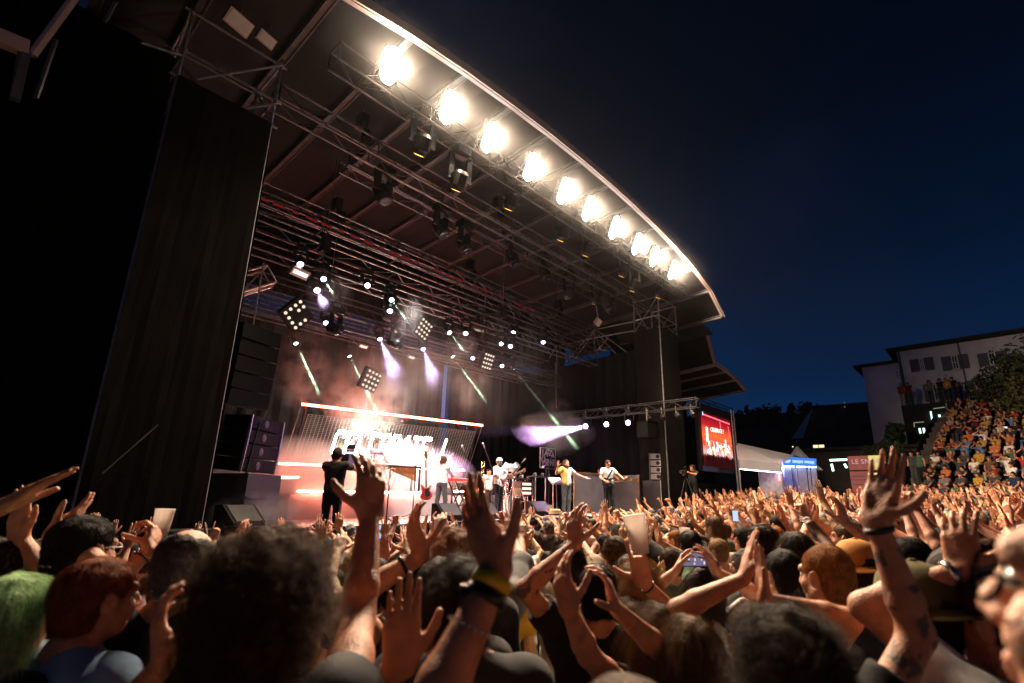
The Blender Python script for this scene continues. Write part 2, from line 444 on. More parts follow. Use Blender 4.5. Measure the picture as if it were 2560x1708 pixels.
tag(m.build('blue_banner', M['bluecloth']), 'narrow glowing blue banner hanging in the gap of the backdrop', 'banner')  # added blue glow strip in the backdrop gap
MB().tube((0, 18.4, 8.1), (22.5, 18.4, 8.35), 0.04).build('drape_rail', M['alu'], bd)
sc_ = thing('side_curtain', 'tall black curtain along the far side of the stage', 'curtain', (19.2, 13.5, 0))
pleat('drape_panel', 10.95, 14.6, 19.2, 0, 8.45, sc_, M['drape'], 0.03, 'v', 8.35); pleat('drape_panel', 14.6, 18.3, 19.2, 0, 8.35, sc_, M['drape'], 0.03, 'v', 8.25)
lw = thing('side_curtain', 'tall black curtain on the near side of the stage behind the line array', 'curtain', (2.4, 14.5, 0))
pleat('drape_panel', 11.0, 18.2, 2.3, 0, 9.0, lw, M['drape'], 0.03, 'v')
# scaffold triangle above the side curtain
tf = thing('scaffold_bracing', 'triangular scaffold bracing on top of the far side curtain', 'scaffold', (19.0, 12.5, 8.5))
S = lambda px, py: tuple(atu(px, py, 18.95))
for a, b in (((1485, 825), (1415, 905)), ((1485, 830), (1435, 902)), ((1485, 825), (1540, 885)), ((1487, 822), (1566, 880)), ((1485, 822), (1487, 888)), ((1485, 825), (1585, 804)), ((1395, 865), (1486, 845)), ((1486, 845), (1585, 827)), ((1487, 840), (1505, 878)), ((1520, 845), (1495, 875)), ((1392, 862), (1392, 935)), ((1390, 866), (1374, 895)), ((1490, 876), (1516, 874))):
    MB().tube(S(*a), S(*b), 0.026, 6).build('tube', M['steel'], tf)
for a, b in (((1389, 905), (1391, 1020)), ((1590, 900), (1602, 1010)), ((1584, 780), (1588, 850))):
    MB().tube(S(*a), S(*b), 0.03, 6).build('tube', M['steel'], tf)
# ================================================================ HAZE (air of the whole place)
E_WARM = (1.0, 0.74, 0.45)
hz = MB(); hz.box((100, 150, 14), (1010, 1010, 30))
M['haze'] = volmat('thin_stage_haze', (0.9, 0.9, 0.9), 0.00004, 0.8)
tag(hz.build('haze', M['haze']), kind='stuff')

# ================================================================ TRUSSES
def truss(name, label, a, b, w=0.42, h=0.42, m=None, n=None, cat='truss', group=None, r=0.026):
    m = m or M['alu']
    a, b = Vector(a), Vector(b); d = (b - a); L = d.length; d.normalize(); up = Vector((0, 0, 1)); s = d.cross(up).normalized(); up = s.cross(d)
    t = thing(name, label, cat, (a + b) / 2, group)
    c = [s * sx * w / 2 + up * sy * h / 2 for sx, sy in ((-1, -1), (1, -1), (1, 1), (-1, 1))]
    for q in c: MB().tube(a + q, b + q, r, 6).build('chord', m, t)
    n = n or int(L / 0.55); lat = MB()
    for k in range(n):
        p0, p1 = a + d * (L * k / n), a + d * (L * (k + 1) / n)
        for i, j in ((0, 3), (1, 2), (0, 1)):
            x, y = (i, j) if k % 2 else (j, i)
            lat.tube(p0 + c[x], p1 + c[y], r * 0.5, 4)
        if k % 4 == 0:
            for i, j in ((0, 1), (2, 3), (0, 3), (1, 2)): lat.tube(p0 + c[i], p0 + c[j], r * 0.6, 4)
    for q0 in (a, b):
        for i, j in ((0, 1), (1, 2), (2, 3), (3, 0)): lat.tube(q0 + c[i], q0 + c[j], r * 0.8, 5)
    lat.build('lattice', M['blacksteel'] if m is M['alu'] else m, t)
    return t
GT = 'lighting trusses under the roof'
M['redalu'] = mat('reddish_lit_aluminium', (0.5, 0.36, 0.33), 0.4, 0.7)  # reddish stage light put into the aluminium colour
truss('lighting_truss', 'front lighting truss carrying the row of ten blazing white blinders', (3.6, 8.75, 10.62), (19.2, 8.75, 10.62), group=GT)
truss('lighting_truss', 'second truss behind the blinders, hung with dark lamps', (3.1, 10.1, 10.05), (18.4, 10.1, 10.05), group=GT)
truss('lighting_truss', 'short ladder truss between the second truss and the roof centre', (5.3, 11.4, 10.3), (17.6, 11.4, 10.3), 0.5, 0.3, M['alu'], group=GT)
truss('lighting_truss', 'truss with the dim red strip running along its underside', (3.4, 13.0, 9.45), (18.6, 13.0, 9.45), group=GT)
truss('lighting_truss', 'long truss just above the upper purple and green moving heads', (3.2, 12.6, 8.6), (18.4, 12.6, 8.6), 0.5, 0.45, group=GT)
truss('lighting_truss', 'truss carrying the upper purple moving heads', (3.2, 12.3, 7.75), (17.6, 12.3, 7.75), group=GT)
truss('lighting_truss', 'deep truss just in front of the blue gap above the backdrop', (3.6, 16.0, 8.3), (18.6, 16.0, 8.3), 0.5, 0.5, group=GT)
truss('lighting_truss', 'truss carrying the lower purple moving heads above the letters', (3.8, 14.8, 7.25), (18.2, 14.8, 7.25), group=GT)
truss('lighting_truss', 'rearmost truss close to the backdrop, in near darkness', (3.4, 17.4, 7.9), (18.4, 17.4, 7.9), group=GT)
truss('lighting_truss', 'side truss with three purple lamps running out past the far tower', (18.25, 7.98, 5.52), (18.25, 17.0, 5.66), 0.34, 0.34, M['blacksteel'], group=GT, r=0.02)
truss('sloping_truss', 'reddish lit truss section tilted up beside the near tower', (3.0, 12.5, 6.15), (4.3, 12.3, 7.05), 0.4, 0.42, M['redalu'])
M['redled'] = emis('dim_red_led', (0.9, 0.05, 0.05), 0.14, False)
rs = thing('led_strip', 'dim red broken light strip under a roof truss', 'light strip', (9, 12.8, 9.2))
for k in range(26):
    if rng.random() < 0.8: MB().box((3.6 + k * 0.42, 12.8, 9.2), (0.30 if k % 3 else 0.16, 0.03, 0.05)).build('led_segment', M['redled'], rs)
# hoist chains and hanging cables
for i, (u, v, z0) in enumerate(((5, 10.1, 10.3), (9.5, 10.1, 10.3), (14, 10.1, 10.3), (6, 13, 9.7), (11, 13, 9.7), (16, 13, 9.7), (7.5, 16, 8.6), (14.5, 16, 8.6), (5.5, 12.3, 8.0), (12, 12.3, 8.0))):
    h = thing('chain_hoist', 'black chain hoist on the %s, %s from the near tower' % ({10.1: 'second truss', 13: 'red strip truss', 16: 'truss before the blue gap', 12.3: 'upper purple lamp truss'}[v], ('first', 'second', 'third', 'first', 'second', 'third', 'first', 'second', 'first', 'second')[i]), 'chain hoist', (u, v, z0), 'chain hoists on the roof trusses')
    MB().tube((u, v, z0 + 0.55), (u, v, 11.0), 0.012, 5).build('chain', M['steel'], h)
    MB().box((u, v, z0 + 0.35), (0.2, 0.24, 0.4)).build('motor', M['blacksteel'], h)
    MB().lathe([(0.02, 0), (0.11, -0.05), (0.12, -0.3), (0.02, -0.34)], 8, (u + 0.14, v, z0 + 0.25)).build('chain_bag', M['drape'], h)

# ================================================================ BLINDERS
M['blind'] = emis('blinder_filament_glow', (1.0, 0.95, 0.88), 70.0)
M['blindref'] = emis('blinder_reflector_glow', (1.0, 0.96, 0.90), 34.0, False)  # white glare of the lamps put in as a glowing rounded plate
bu = [4.64, 6.2, 7.54, 9.12, 10.6, 11.87, 13.4, 14.9, 16.2, 17.7]
orde = ('nearest', 'second', 'third', 'fourth', 'fifth', 'sixth', 'seventh', 'eighth', 'ninth', 'farthest')
TILT = R(24)
for i, u in enumerate(bu):
    c = Vector((u, 8.4, 10.95))
    bl = thing('blinder_lamp', 'blazing white blinder lamp, %s of ten on the front truss' % orde[i], 'stage light', c, 'blinder lamps on the front truss')
    ux = Vector((1, 0, 0)); fw = Vector((0, -math.cos(TILT), -math.sin(TILT))); upb = Vector((0, -math.sin(TILT), math.cos(TILT)))
    hs = MB(); hs.beam(c - fw * 0.02, c - fw * 0.16, 0.40, 0.78, 0, upb); hs.build('housing', M['blacksteel'], bl)
    for r_ in range(4):
        MB().prism([(0.17 * math.cos(a_), 0.20 * (1 if math.sin(a_) > 0 else -1) + 0.2 * math.sin(a_)) for a_ in [6.2832 * (k_ + .5) / 20 for k_ in range(20)]], c + fw * 0.001, ux, upb, fw * 0.004).build('glowing_reflector', M['blindref'], bl) if r_ == 0 else None  # glowing plate that stands in for the white glare of the lamps
        for q in range(2):
            p = c + ux * (q - 0.5) * 0.17 + upb * (r_ - 1.5) * 0.18
            l = MB(); l.lathe([(0.0, 0.012), (0.05, 0.010), (0.068, 0.0)], 10, p, fw); l.build('bulb', M['blind'], bl)
    sl = bpy.data.lights.new('blinder_beam', 'SPOT'); sl.energy = 3900; sl.color = (1.0, 0.74, 0.51); sl.spot_size = R(172); sl.spot_blend = 1.0; sl.shadow_soft_size = 0.07
    so_ = bpy.data.objects.new('blinder_beam', sl); COL.objects.link(so_); so_.location = c + fw * 0.09; so_.rotation_euler = Vector((0.05, -0.75, -0.62)).to_track_quat('-Z', 'Y').to_euler()
    yk = MB()
    for sx in (-1, 1): yk.beam(c + ux * sx * 0.24 - fw * 0.1, c + ux * sx * 0.24 + Vector((0, 0.3, -0.3)), 0.03, 0.05)
    yk.beam(c - ux * 0.24 + Vector((0, 0.3, -0.3)), c + ux * 0.24 + Vector((0, 0.3, -0.3)), 0.05, 0.03); yk.build('yoke', M['alu'], bl)

# ================================================================ MOVING HEADS
LENS = {'purple': emis('lens_purple_white', (0.80, 0.66, 1.0), 14.0, False), 'green': emis('lens_cold_white', (0.62, 1.0, 0.93), 9.0, False), 'magenta': emis('lens_magenta_white', (0.85, 0.55, 1.0), 30.0, False), 'off': mat('dark_lens_glass', (0.02, 0.02, 0.025), 0.08, 0, 0.1, 4, spec=0.8)}
def moving_head(p, d, kind, label, group, size=1.0, lens=None, hang=0.62):
    p = Vector(p); d = Vector(d).normalized(); s = size
    t = thing('moving_head_light', label, 'stage light', p, group)
    side = d.cross(Vector((0, 0, 1)));
    if side.length < 1e-3: side = Vector((1, 0, 0))
    side.normalize()
    hb = MB(); hb.lathe([(0.10 * s, -0.40 * s), (0.15 * s, -0.34 * s), (0.16 * s, -0.1 * s), (0.12 * s, -0.04 * s), (0.125 * s, 0.0), (0.10 * s, 0.0)], 12, p, d); hb.build('head', M['blacksteel'], t, smooth=False)
    pc = p - d * 0.2 * s; top = pc + Vector((0, 0, hang * s * 0.62))
    yk = MB()
    for q in (-1, 1): yk.beam(pc + side * q * 0.2 * s, top + side * q * 0.2 * s, 0.05 * s, 0.12 * s)
    yk.beam(top - side * 0.22 * s, top + side * 0.22 * s, 0.12 * s, 0.06 * s); yk.build('yoke', M['blacksteel'], t)
    MB().box(top + Vector((0, 0, 0.1 * s)), (0.32 * s, 0.26 * s, 0.15 * s)).build('base', M['blacksteel'], t)
    cl = MB(); cl.beam(top + Vector((0, 0, 0.17 * s)), top + Vector((0, 0, 0.3 * s)), 0.05, 0.16 * s); cl.build('clamp', M['steel'], t)
    ln = MB(); ln.lathe([(0, 0.012), (0.07 * s, 0.009), (0.1 * s, 0.002)], 14, p, d); ln.build('lens', lens or LENS[kind], t)
    return t
def spot(p, d, col, power, full, rad=0.05, blend=0.15):
    l = bpy.data.lights.new('spot_lamp', 'SPOT'); l.energy = power; l.color = col; l.spot_size = full; l.spot_blend = blend; l.shadow_soft_size = rad
    o = bpy.data.objects.new('spot_lamp', l); COL.objects.link(o)
    d = Vector(d).normalized(); o.location = Vector(p) + d * 0.06; o.rotation_euler = d.to_track_quat('-Z', 'Y').to_euler()
    return o
GRN, PUR, MAG = (0.62, 1.0, 0.58), (0.72, 0.50, 1.0), (0.80, 0.42, 1.0)
heads = [ # px, py, v, kind, end px, end py, label
    (751, 661, 12, 'purple', 760, 800, 'highest purple moving head near the tall near tower', 0),
    (793, 726, 12, 'purple', 830, 800, 'purple moving head with a short violet puff below it, under the white floodlight', 60),
    (919, 714, 12, 'purple', 935, 780, 'purple moving head between the two upper green beams', 0),
    (975, 778, 12, 'purple', 985, 900, 'purple moving head just below the second upper green beam', 0),
    (1164, 834, 12, 'purple', 1170, 950, 'purple moving head above the middle of the stage, right of a square lamp panel', 0),
    (1283, 832, 12, 'purple', 1290, 950, 'purple moving head high on the far side, above a pair of smaller lamps', 0),
    (1276, 866, 12, 'purple', 1280, 960, 'small white moving head, one of a close pair on the far side', 0),
    (1358, 856, 12, 'purple', 1360, 990, 'farthest purple moving head beside the side curtain', 0),
    (815, 808, 14.5, 'purple', 820, 900, 'purple moving head in front of the blue gap', 0),
    (950, 848, 14.5, 'purple', 1000, 960, 'purple moving head with the widest violet cone of smoke', 260),
    (1058, 873, 14.5, 'purple', 1090, 960, 'purple moving head with a pale violet cone above the red bar', 200),
    (1182, 896, 14.5, 'purple', 1185, 990, 'purple moving head left of the bright sixteen lamp panel', 0),
    (1255, 915, 14.5, 'purple', 1262, 990, 'purple moving head right of the bright sixteen lamp panel', 0),
    (809, 698, 12, 'green', 843, 750, 'moving head with a short green beam nearest the near tower', 260),
    (979, 750, 12, 'green', 1030, 820, 'moving head with a green beam crossing the upper trusses', 420),
    (1124, 832, 12, 'green', 1175, 897, 'moving head with a thin green beam above the blue banner', 380),  # blue banner: the added blue glow strip
    (740, 859, 16.4, 'green', 790, 968, 'moving head with a broken green beam nearest the speaker stack', 900),
    (874, 891, 16.4, 'green', 964, 1075, 'moving head with the longest green beam reaching the letters', 1300),
    (1132, 892, 14.5, 'green', 1216, 1005, 'moving head with a slanting green beam crossing the blue banner', 900),  # blue banner: the added blue glow strip
    (1285, 923, 14.5, 'green', 1470, 1155, 'moving head whose green beam lands beside the singer', 1800),
    (1253, 860, 12, 'green', 1275, 900, 'small cold white moving head, left of a close pair', 0),
]
for px, py, v, kd, ex, ey, lb, pw in heads:
    p = atv(px, py, v); e = atv(ex, ey, v - 1.2); d = e - p
    moving_head(p, d, kd, lb, 'moving head lights over the stage', 0.72 if kd == 'purple' else 0.66)
    if pw: spot(p, d, GRN if kd == 'green' else PUR, pw * (55 if kd == 'green' else 24), R(2.6) if kd == 'green' else R(24), 0.02, 0.1 if kd == 'green' else 1.0)
# dark moving heads under the front trusses
M['amber'] = emis('amber_lamp_face', (1.0, 0.52, 0.12), 3.0, False)
dk = [(1047, 388, 9.0), (1140, 476, 9.0), (1271, 524, 9.3), (1401, 602, 9.3), (1463, 640, 9.3), (1553, 691, 9.3), (1580, 728, 9.2), (1645, 745, 9.3), (1416, 747, 11.4), (1484, 760, 11.4)]
for i, (px, py, v) in enumerate(dk):
    p = atv(px, py, v)
    moving_head(p, (0.1, 0.55, -0.8), 'off', 'dark spotlight with an amber face under the front truss, %s of its row' % ('first', 'second', 'third', 'fourth', 'fifth', 'sixth', 'seventh', 'eighth', 'ninth', 'last')[i], 'amber faced spotlights under the front truss', 1.25, M['amber'], 0.9)
for i, (px, py, v) in enumerate(((965, 505, 10.6), (1110, 590, 10.8), (1168, 630, 10.9), (1290, 665, 11.0), (1370, 700, 11.2), (1530, 780, 10.5))):
    moving_head(atv(px, py, v), (0.2, -0.4, -0.9), 'off', 'unlit black moving head under the second truss, %s from the near tower' % ('first', 'second', 'third', 'fourth', 'fifth', 'sixth')[i], 'unlit moving heads under the second truss', 1.35)
for i, (px, py) in enumerate(((845, 740), (990, 795), (853, 827), (1002, 862), (1213, 822))):
    p = atv(px, py, 12.2)
    moving_head(p, (0.5, -0.8, -0.3), 'off', 'unlit moving head with a ring shaped lens, %s among the purple lamps' % ('first', 'second', 'third', 'fourth', 'fifth')[i], 'unlit ring lens heads', 1.0)
for i, (px, py) in enumerate(((1464, 1066), (1516, 1061), (1570, 1057))):
    p = atu(px, py, 18.25)
    moving_head(p, (-1, -0.35 + 0.1 * i, -0.12 if i == 0 else -0.25), 'magenta', ('violet spotlight blowing through the white smoke cloud', 'middle violet spotlight on the side truss', 'violet spotlight on the side truss nearest the far tower')[i], 'violet spotlights on the side truss', 1.0)
    spot(p, Vector(atv(1322, 1094, 14.2)) - Vector(p) if i == 0 else (-0.95, -0.45 + 0.2 * i, -0.4), MAG, 42000 if i == 0 else 900, R(21) if i == 0 else R(45), 0.05, 0.6)
# small unlit par cans on the outer end of the side truss
for i in range(4):
    y = 8.3 + i * 0.62
    t = thing('par_can', 'small dark par can under the outer end of the side truss, %s from tip' % ('first', 'second', 'third', 'fourth')[i], 'stage light', (18.25, y, 5.1), 'par cans on the side truss')
    MB().lathe([(0.06, 0), (0.1, 0.05), (0.1, 0.3)], 10, (18.25, y, 5.2), (-0.5, -0.6, -0.6)).build('can', M['blacksteel'], t); MB().beam((18.25, y, 5.2), (18.25, y, 5.5), 0.04, 0.04).build('clamp', M['brass'], t)
# ---- square lamp panels (4 x 4)
M['bulb'] = emis('warm_bulb', (1.0, 0.80, 0.62), 1.0, False)
def lamp_panel(px, py, v, label, tw=0.0, sz=0.70, tl=0.35, skip=()):
    c = Vector(atv(px, py, v)); t = thing('lamp_panel', label, 'stage light', c, 'sixteen bulb lamp panels')
    fw = (Vector((0.25, -1, -tl))).normalized(); sx = fw.cross(Vector((0, 0, 1))).normalized(); upb = sx.cross(fw)
    sx, upb = sx * math.cos(tw) + upb * math.sin(tw), upb * math.cos(tw) - sx * math.sin(tw)
    h = MB(); h.beam(c - fw * 0.02, c - fw * 0.16, sz, sz, 0, upb); h.build('housing', M['blacksteel'], t)
    for i in range(4):
        for j in range(4):
            if (i, j) in skip: continue
            p = c + sx * (i - 1.5) * sz / 4.3 + upb * (j - 1.5) * sz / 4.3
            MB().lathe([(0, 0.04), (0.034, 0.03), (0.046, 0.0)], 8, p, fw).build('bulb', M['bulb'], t)
lamp_panel(1060, 823, 14, 'tilted sixteen bulb lamp panel above the red bar', 0.25)
lamp_panel(1220, 904, 14, 'upright sixteen bulb lamp panel glowing on the far side', -0.05)
lamp_panel(929, 951, 14.8, 'dim sixteen bulb lamp panel just above the red bar', 0.15)
lamp_panel(745, 787, 13.2, 'lamp panel half hidden by a black case beside the sloping truss', 0.6, 0.70, 0.35, ((1, 1), (1, 2), (2, 1), (0, 3), (1, 3)))
# ---- rectangular floodlights
M['flood'] = emis('floodlight_tube', (1.0, 0.80, 0.70), 1.5, False)
M['floodoff'] = mat('floodlight_reflector', (0.55, 0.45, 0.36), 0.35, 0.6, 0.1, 8)
for px, py, v, w, h, lb in ((751, 684, 11.8, 0.46, 0.22, 'small rectangular floodlight with a pale glowing tube below the highest purple lamp'), (909, 867, 14.6, 0.32, 0.12, 'small rectangular floodlight left of a violet cone'), (1029, 894, 14.6, 0.3, 0.12, 'small dim floodlight right of a violet cone')):
    c = Vector(atv(px, py, v)); t = thing('floodlight', lb, 'floodlight', c, 'floodlights over the stage'); fw = Vector((0.2, -0.8, -0.7)).normalized(); sx = Vector((0.97, 0.2, -0.02)); upb = sx.cross(fw).normalized()
    MB().beam(c, c - fw * 0.1, w, h, 0, upb).build('housing', M['floodoff'], t); MB().beam(c + fw * 0.012, c, w * 0.8, h * 0.45, 0, upb).build('tube', M['flood'], t)
for px, py, v, s_, lb in ((598, 57, 9.2, 0.36, 'square work floodlight hung above the near tower, left one'), (667, 99, 9.4, 0.27, 'square work floodlight hung above the near tower, right one'), (1497, 807, 10.2, 0.32, 'white work floodlight beside the far tower')):
    c = Vector(atv(px, py, v)); t = thing('work_floodlight', lb, 'floodlight', c, 'work floodlights under the roof'); fw = Vector((0.2, -0.75, -0.6)).normalized(); sx = Vector((0.97, 0.2, -0.05)); upb = sx.cross(fw).normalized()
    MB().beam(c, c - fw * 0.1, s_ * 1.25, s_ * 0.8, 0, upb).build('housing', M['floodoff'], t); MB().beam(c + fw * 0.012, c, s_ * 1.1, s_ * 0.66, 0, upb).build('reflector', M['white'], t); MB().tube(c, c + Vector((0, 0.1, 0.7)), 0.02).build('bracket', M['steel'], t)

# ================================================================ LED WALL WITH LETTERS
wall = thing('letter_wall', 'leaning light grid wall with the glowing word CELEBRATE and a red bar on top', 'light wall', (10.8, 16.5, 3))
WT = Vector((7.09, 16, 4.81)); WU = Vector((7.53, 0, 0.16)).normalized(); WD = Vector((0, 0.40, -0.92)).normalized()
WL, WH = 7.53, 2.35
WN = WU.cross(WD).normalized()
if WN.y > 0: WN = -WN
def W(s, t, o=0.0): return WT + WU * s + WD * t + WN * o
M['redbar'] = emis('red_neon_tube', (1.0, 0.11, 0.055), 70.0)
MB().tube(W(0, 0), W(WL, 0), 0.035, 8).build('neon_bar', M['redbar'], wall)
M['wire'] = mat('frame_wire', (0.35, 0.3, 0.28), 0.4, 0.5)
MB().tube(W(0, 0), W(0, WH), 0.012, 5).tube(W(WL, 0), W(WL, WH), 0.012, 5).build('edge_wire', M['wire'], wall)
M['gridled'] = emis('grid_led_strip', (1.0, 0.70, 0.52), 0.24, False)
gm = MB()
for k in range(34):
    t = 0.30 + k * 0.058; gm.beam(W(0.30, t), W(WL - 0.25, t), 0.010, 0.016, 0, WN)
tag(gm.build('grid_strips', M['gridled'], wall), kind='stuff')
gm = MB()
for k in range(57):
    s_ = 0.30 + k * 0.1245; gm.beam(W(s_, 0.30, -0.012), W(s_, 0.30 + 33 * 0.058, -0.012), 0.012, 0.010, 0, WN)
tag(gm.build('grid_wires', M['wire'], wall), kind='stuff')
FONT = {'C': '01110 10001 10000 10000 10000 10001 01110', 'E': '11111 10000 10000 11110 10000 10000 11111', 'L': '10000 10000 10000 10000 10000 10000 11111', 'B': '11110 10001 10001 11110 10001 10001 11110', 'R': '11110 10001 10001 11110 10100 10010 10001', 'A': '00100 01010 10001 10001 11111 10001 10001', 'T': '11111 00100 00100 00100 00100 00100 00100', '!': '00100 00100 00100 00100 00100 00000 00100'}
M['letter'] = emis('letter_led_white', (1.0, 0.86, 0.70), 260.0)
PIT = 0.436; CS = 0.068; s0, t0 = 1.40, 0.74
for i, ch in enumerate('CELEBRATE !'):
    if ch == ' ': continue
    lm = MB()
    for r_, row in enumerate(FONT[ch].split()):
        for q, b_ in enumerate(row):
            if b_ == '1':
                for sub in range(2):
                    lm.beam(W(s0 + i * PIT + q * CS, t0 + r_ * 0.128 + sub * 0.064, 0.015), W(s0 + i * PIT + q * CS, t0 + r_ * 0.128 + sub * 0.064, 0.03), 0.054, 0.05, 0, WD)
    lm.build('letter', M['letter'], wall)
for s_ in (0.2, WL - 0.2):
    MB().beam(W(s_, 0.1, -0.1), (W(s_, WH, -0.1).x, W(s_, WH).y + 0.1, FLOOR), 0.06, 0.06).build('support_leg', M['blacksteel'], wall)

# ---- other red light bars
def bar(a, b, label, r=0.03):
    t = thing('light_bar', label, 'light bar', (Vector(a) + Vector(b)) / 2, 'red glowing light bars')
    MB().tube(a, b, r, 8).build('tube', M['redbar2'], t)
    MB().beam(Vector(a) + Vector((0, 0.05, 0)), Vector(b) + Vector((0, 0.05, 0)), 0.05, 0.05).build('rail', M['blacksteel'], t)
    return t
M['redbar2'] = emis('pink_red_neon_tube', (1.0, 0.22, 0.14), 150.0)
bar((6.46, 15.5, 2.95), (13.3, 15.5, 3.05), 'long glowing red bar at hip height behind the marimba')
bar((6.38, 15.5, 2.57), (7.06, 15.5, 2.58), 'short glowing red bar low at the near end')
bar((6.37, 13.96, 2.17), (10.4, 13.96, 2.17), 'glowing red bar along the front lip of the low riser', 0.025)
bar((11.6, 13.96, 2.23), (13.2, 13.96, 2.23), 'glowing red bar on the far riser lip behind the bass player', 0.025)
for k, (u0, u1, z) in enumerate(((11.88, 12.57, 2.02), (12.05, 12.7, 1.83), (12.2, 12.8, 1.64))):
    bar((u0, 13.75 - k * 0.2, z), (u1, 13.75 - k * 0.2, z), 'glowing red bar on the riser steps, %s step' % ('top', 'middle', 'bottom')[k], 0.02)
# riser
rs_ = thing('riser', 'low grey stage riser carrying the marimba and keyboards', 'riser', (9.9, 14.8, FLOOR))
for u0, u1 in ((6.2, 8.3), (8.3, 10.45), (10.45, 11.5), (12.9, 14.6)):
    MB().box(((u0 + u1) / 2, 14.8, FLOOR + 0.33), (u1 - u0 - 0.01, 1.6, 0.66)).build('riser_block', M['deck'], rs_)
for k in range(3):
    MB().box((12.2, 13.9 - 0.22 * k + 0.1, FLOOR + 0.62 - 0.19 * k - 0.3), (1.3, 0.3, 0.05)).build('step', M['blacksteel'], rs_)

# ================================================================ SMOKE on the stage
def smoke(c, r, dens, col=(0.9, 0.9, 0.9), an=0.2, noise=(1.2, 0.40, 0.62), name='smoke'):
    bm = bmesh.new(); bmesh.ops.create_icosphere(bm, subdivisions=3, radius=1.0)
    for v in bm.verts:
        k = 1 + 0.10 * math.sin(v.co.x * 5 + c[0]) * math.cos(v.co.y * 4 + v.co.z * 3)
        v.co = Vector((v.co.x * r[0] * k, v.co.y * r[1] * k, v.co.z * r[2] * k))
    me = bpy.data.meshes.new(name); bm.to_mesh(me); bm.free(); me.shade_smooth()
    me.materials.append(volmat('smoke_volume', col, dens, an, noise, r))
    o = bpy.data.objects.new(name, me); COL.objects.link(o); o.location = tuple(float(x) for x in c)
    return tag(o, kind='stuff')
smoke((6.7, 14.3, 2.35), (2.9, 1.7, 1.35), 2.4, an=0.1, noise=(0.8, 0.2, 0.7))
smoke((10.3, 15.3, 2.75), (3.4, 1.3, 1.25), 1.5, an=0.1, noise=(0.9, 0.2, 0.7))
smoke((10.5, 14.4, 6.6), (8.5, 4.0, 2.6), 0.05, an=0.1, noise=(0.5, 0.3, 0.7))
# smoke added along the front truss to give the lamps tight halos
tm = bpy.data.meshes.new('truss_smoke'); tb = MB(); tb.lathe([(0.0, -8.2), (1.35, -8.2), (1.35, 8.2), (0.0, 8.2)], 20, (0, 0, 0), (1, 0, 0)); tm.from_pydata(tb.v, [], tb.f)
def halosmoke():
    m = volmat('truss_smoke_volume', (0.95, 0.95, 0.95), 0.1, 0.5); n, l = m.node_tree.nodes, m.node_tree.links; v = [q for q in n if q.type == 'PRINCIPLED_VOLUME'][0]; tc = n.new('ShaderNodeTexCoord'); sp = n.new('ShaderNodeSeparateXYZ'); l.new(tc.outputs['Object'], sp.inputs[0]); cb = n.new('ShaderNodeCombineXYZ'); l.new(sp.outputs['Y'], cb.inputs[1]); l.new(sp.outputs['Z'], cb.inputs[2]); ln_ = n.new('ShaderNodeVectorMath'); ln_.operation = 'LENGTH'; l.new(cb.outputs[0], ln_.inputs[0])
    mr = n.new('ShaderNodeMapRange'); mr.inputs[1].default_value = 0.0; mr.inputs[2].default_value = 1.35; mr.inputs[3].default_value = 1.0; mr.inputs[4].default_value = 0.0; l.new(ln_.outputs['Value'], mr.inputs[0]); pw = n.new('ShaderNodeMath'); pw.operation = 'POWER'; pw.inputs[1].default_value = 2.2; l.new(mr.outputs[0], pw.inputs[0]); mu = n.new('ShaderNodeMath'); mu.operation = 'MULTIPLY'; mu.inputs[1].default_value = 0.036; l.new(pw.outputs[0], mu.inputs[0]); l.new(mu.outputs[0], v.inputs['Density']); return m
tm.materials.append(halosmoke()); to_ = bpy.data.objects.new('truss_smoke', tm); COL.objects.link(to_); to_.location = (11.2, 8.25, 10.95); tag(to_, kind='stuff')  # smoke added for the lamp halos
smoke(atv(1392, 1079, 13.6), (2.5, 1.3, 0.85), 1.0, an=0.0, noise=(1.5, 0.36, 0.66))
smoke(atv(760, 920, 15.5), (0.9, 0.7, 1.5), 0.9, noise=(2.2, 0.42, 0.58))
smoke(atv(920, 985, 15.4), (1.6, 1.3, 1.9), 0.7, noise=(2.0, 0.38, 0.6))
smoke(atv(990, 900, 13.7), (1.7, 0.8, 1.3), 0.35, noise=(1.4, 0.38, 0.66))
smoke(atv(1090, 920, 13.7), (1.2, 0.8, 1.2), 0.3, noise=(1.4, 0.38, 0.66))
smoke(atv(1180, 955, 13.6), (0.9, 0.7, 1.2), 0.5, noise=(2.0, 0.4, 0.6))
smoke(atv(1400, 1070, 13.2), (1.4, 0.8, 1.3), 0.9, noise=(1.8, 0.40, 0.6))
smoke(atv(825, 730, 11.5), (0.6, 0.5, 0.6), 0.8, noise=(2.2, 0.4, 0.6))
smoke(atv(1010, 790, 11.5), (0.6, 0.5, 0.7), 0.8, noise=(2.2, 0.4, 0.6))
smoke(atv(1152, 868, 11.5), (0.6, 0.5, 0.6), 0.8, noise=(2.2, 0.4, 0.6))
smoke(atv(650, 1285, 10.6), (0.9, 0.35, 0.45), 2.0, noise=(2.4, 0.38, 0.6))

# ---- front spots on the players, from the amber faced lamps under the front truss
for (px, py, v), tgt, pw in ((dk[0], (10.1, 12.75, 2.6), 9000), (dk[2], (11.75, 12.0, 2.6), 9000), (dk[4], (13.95, 11.0, 2.6), 9000), (dk[6], (15.3, 10.2, 2.6), 8000), (dk[1], (9.3, 15.0, 2.8), 7000), (dk[3], (13.0, 13.4, 2.3), 7000), (dk[5], (17.2, 12.0, 2.0), 2500)):
    p = Vector(atv(px, py, v)); d = Vector(tgt) - p; spot(p + d.normalized() * 0.15, d, (1.0, 0.86, 0.80), pw, R(20), 0.06, 0.6)
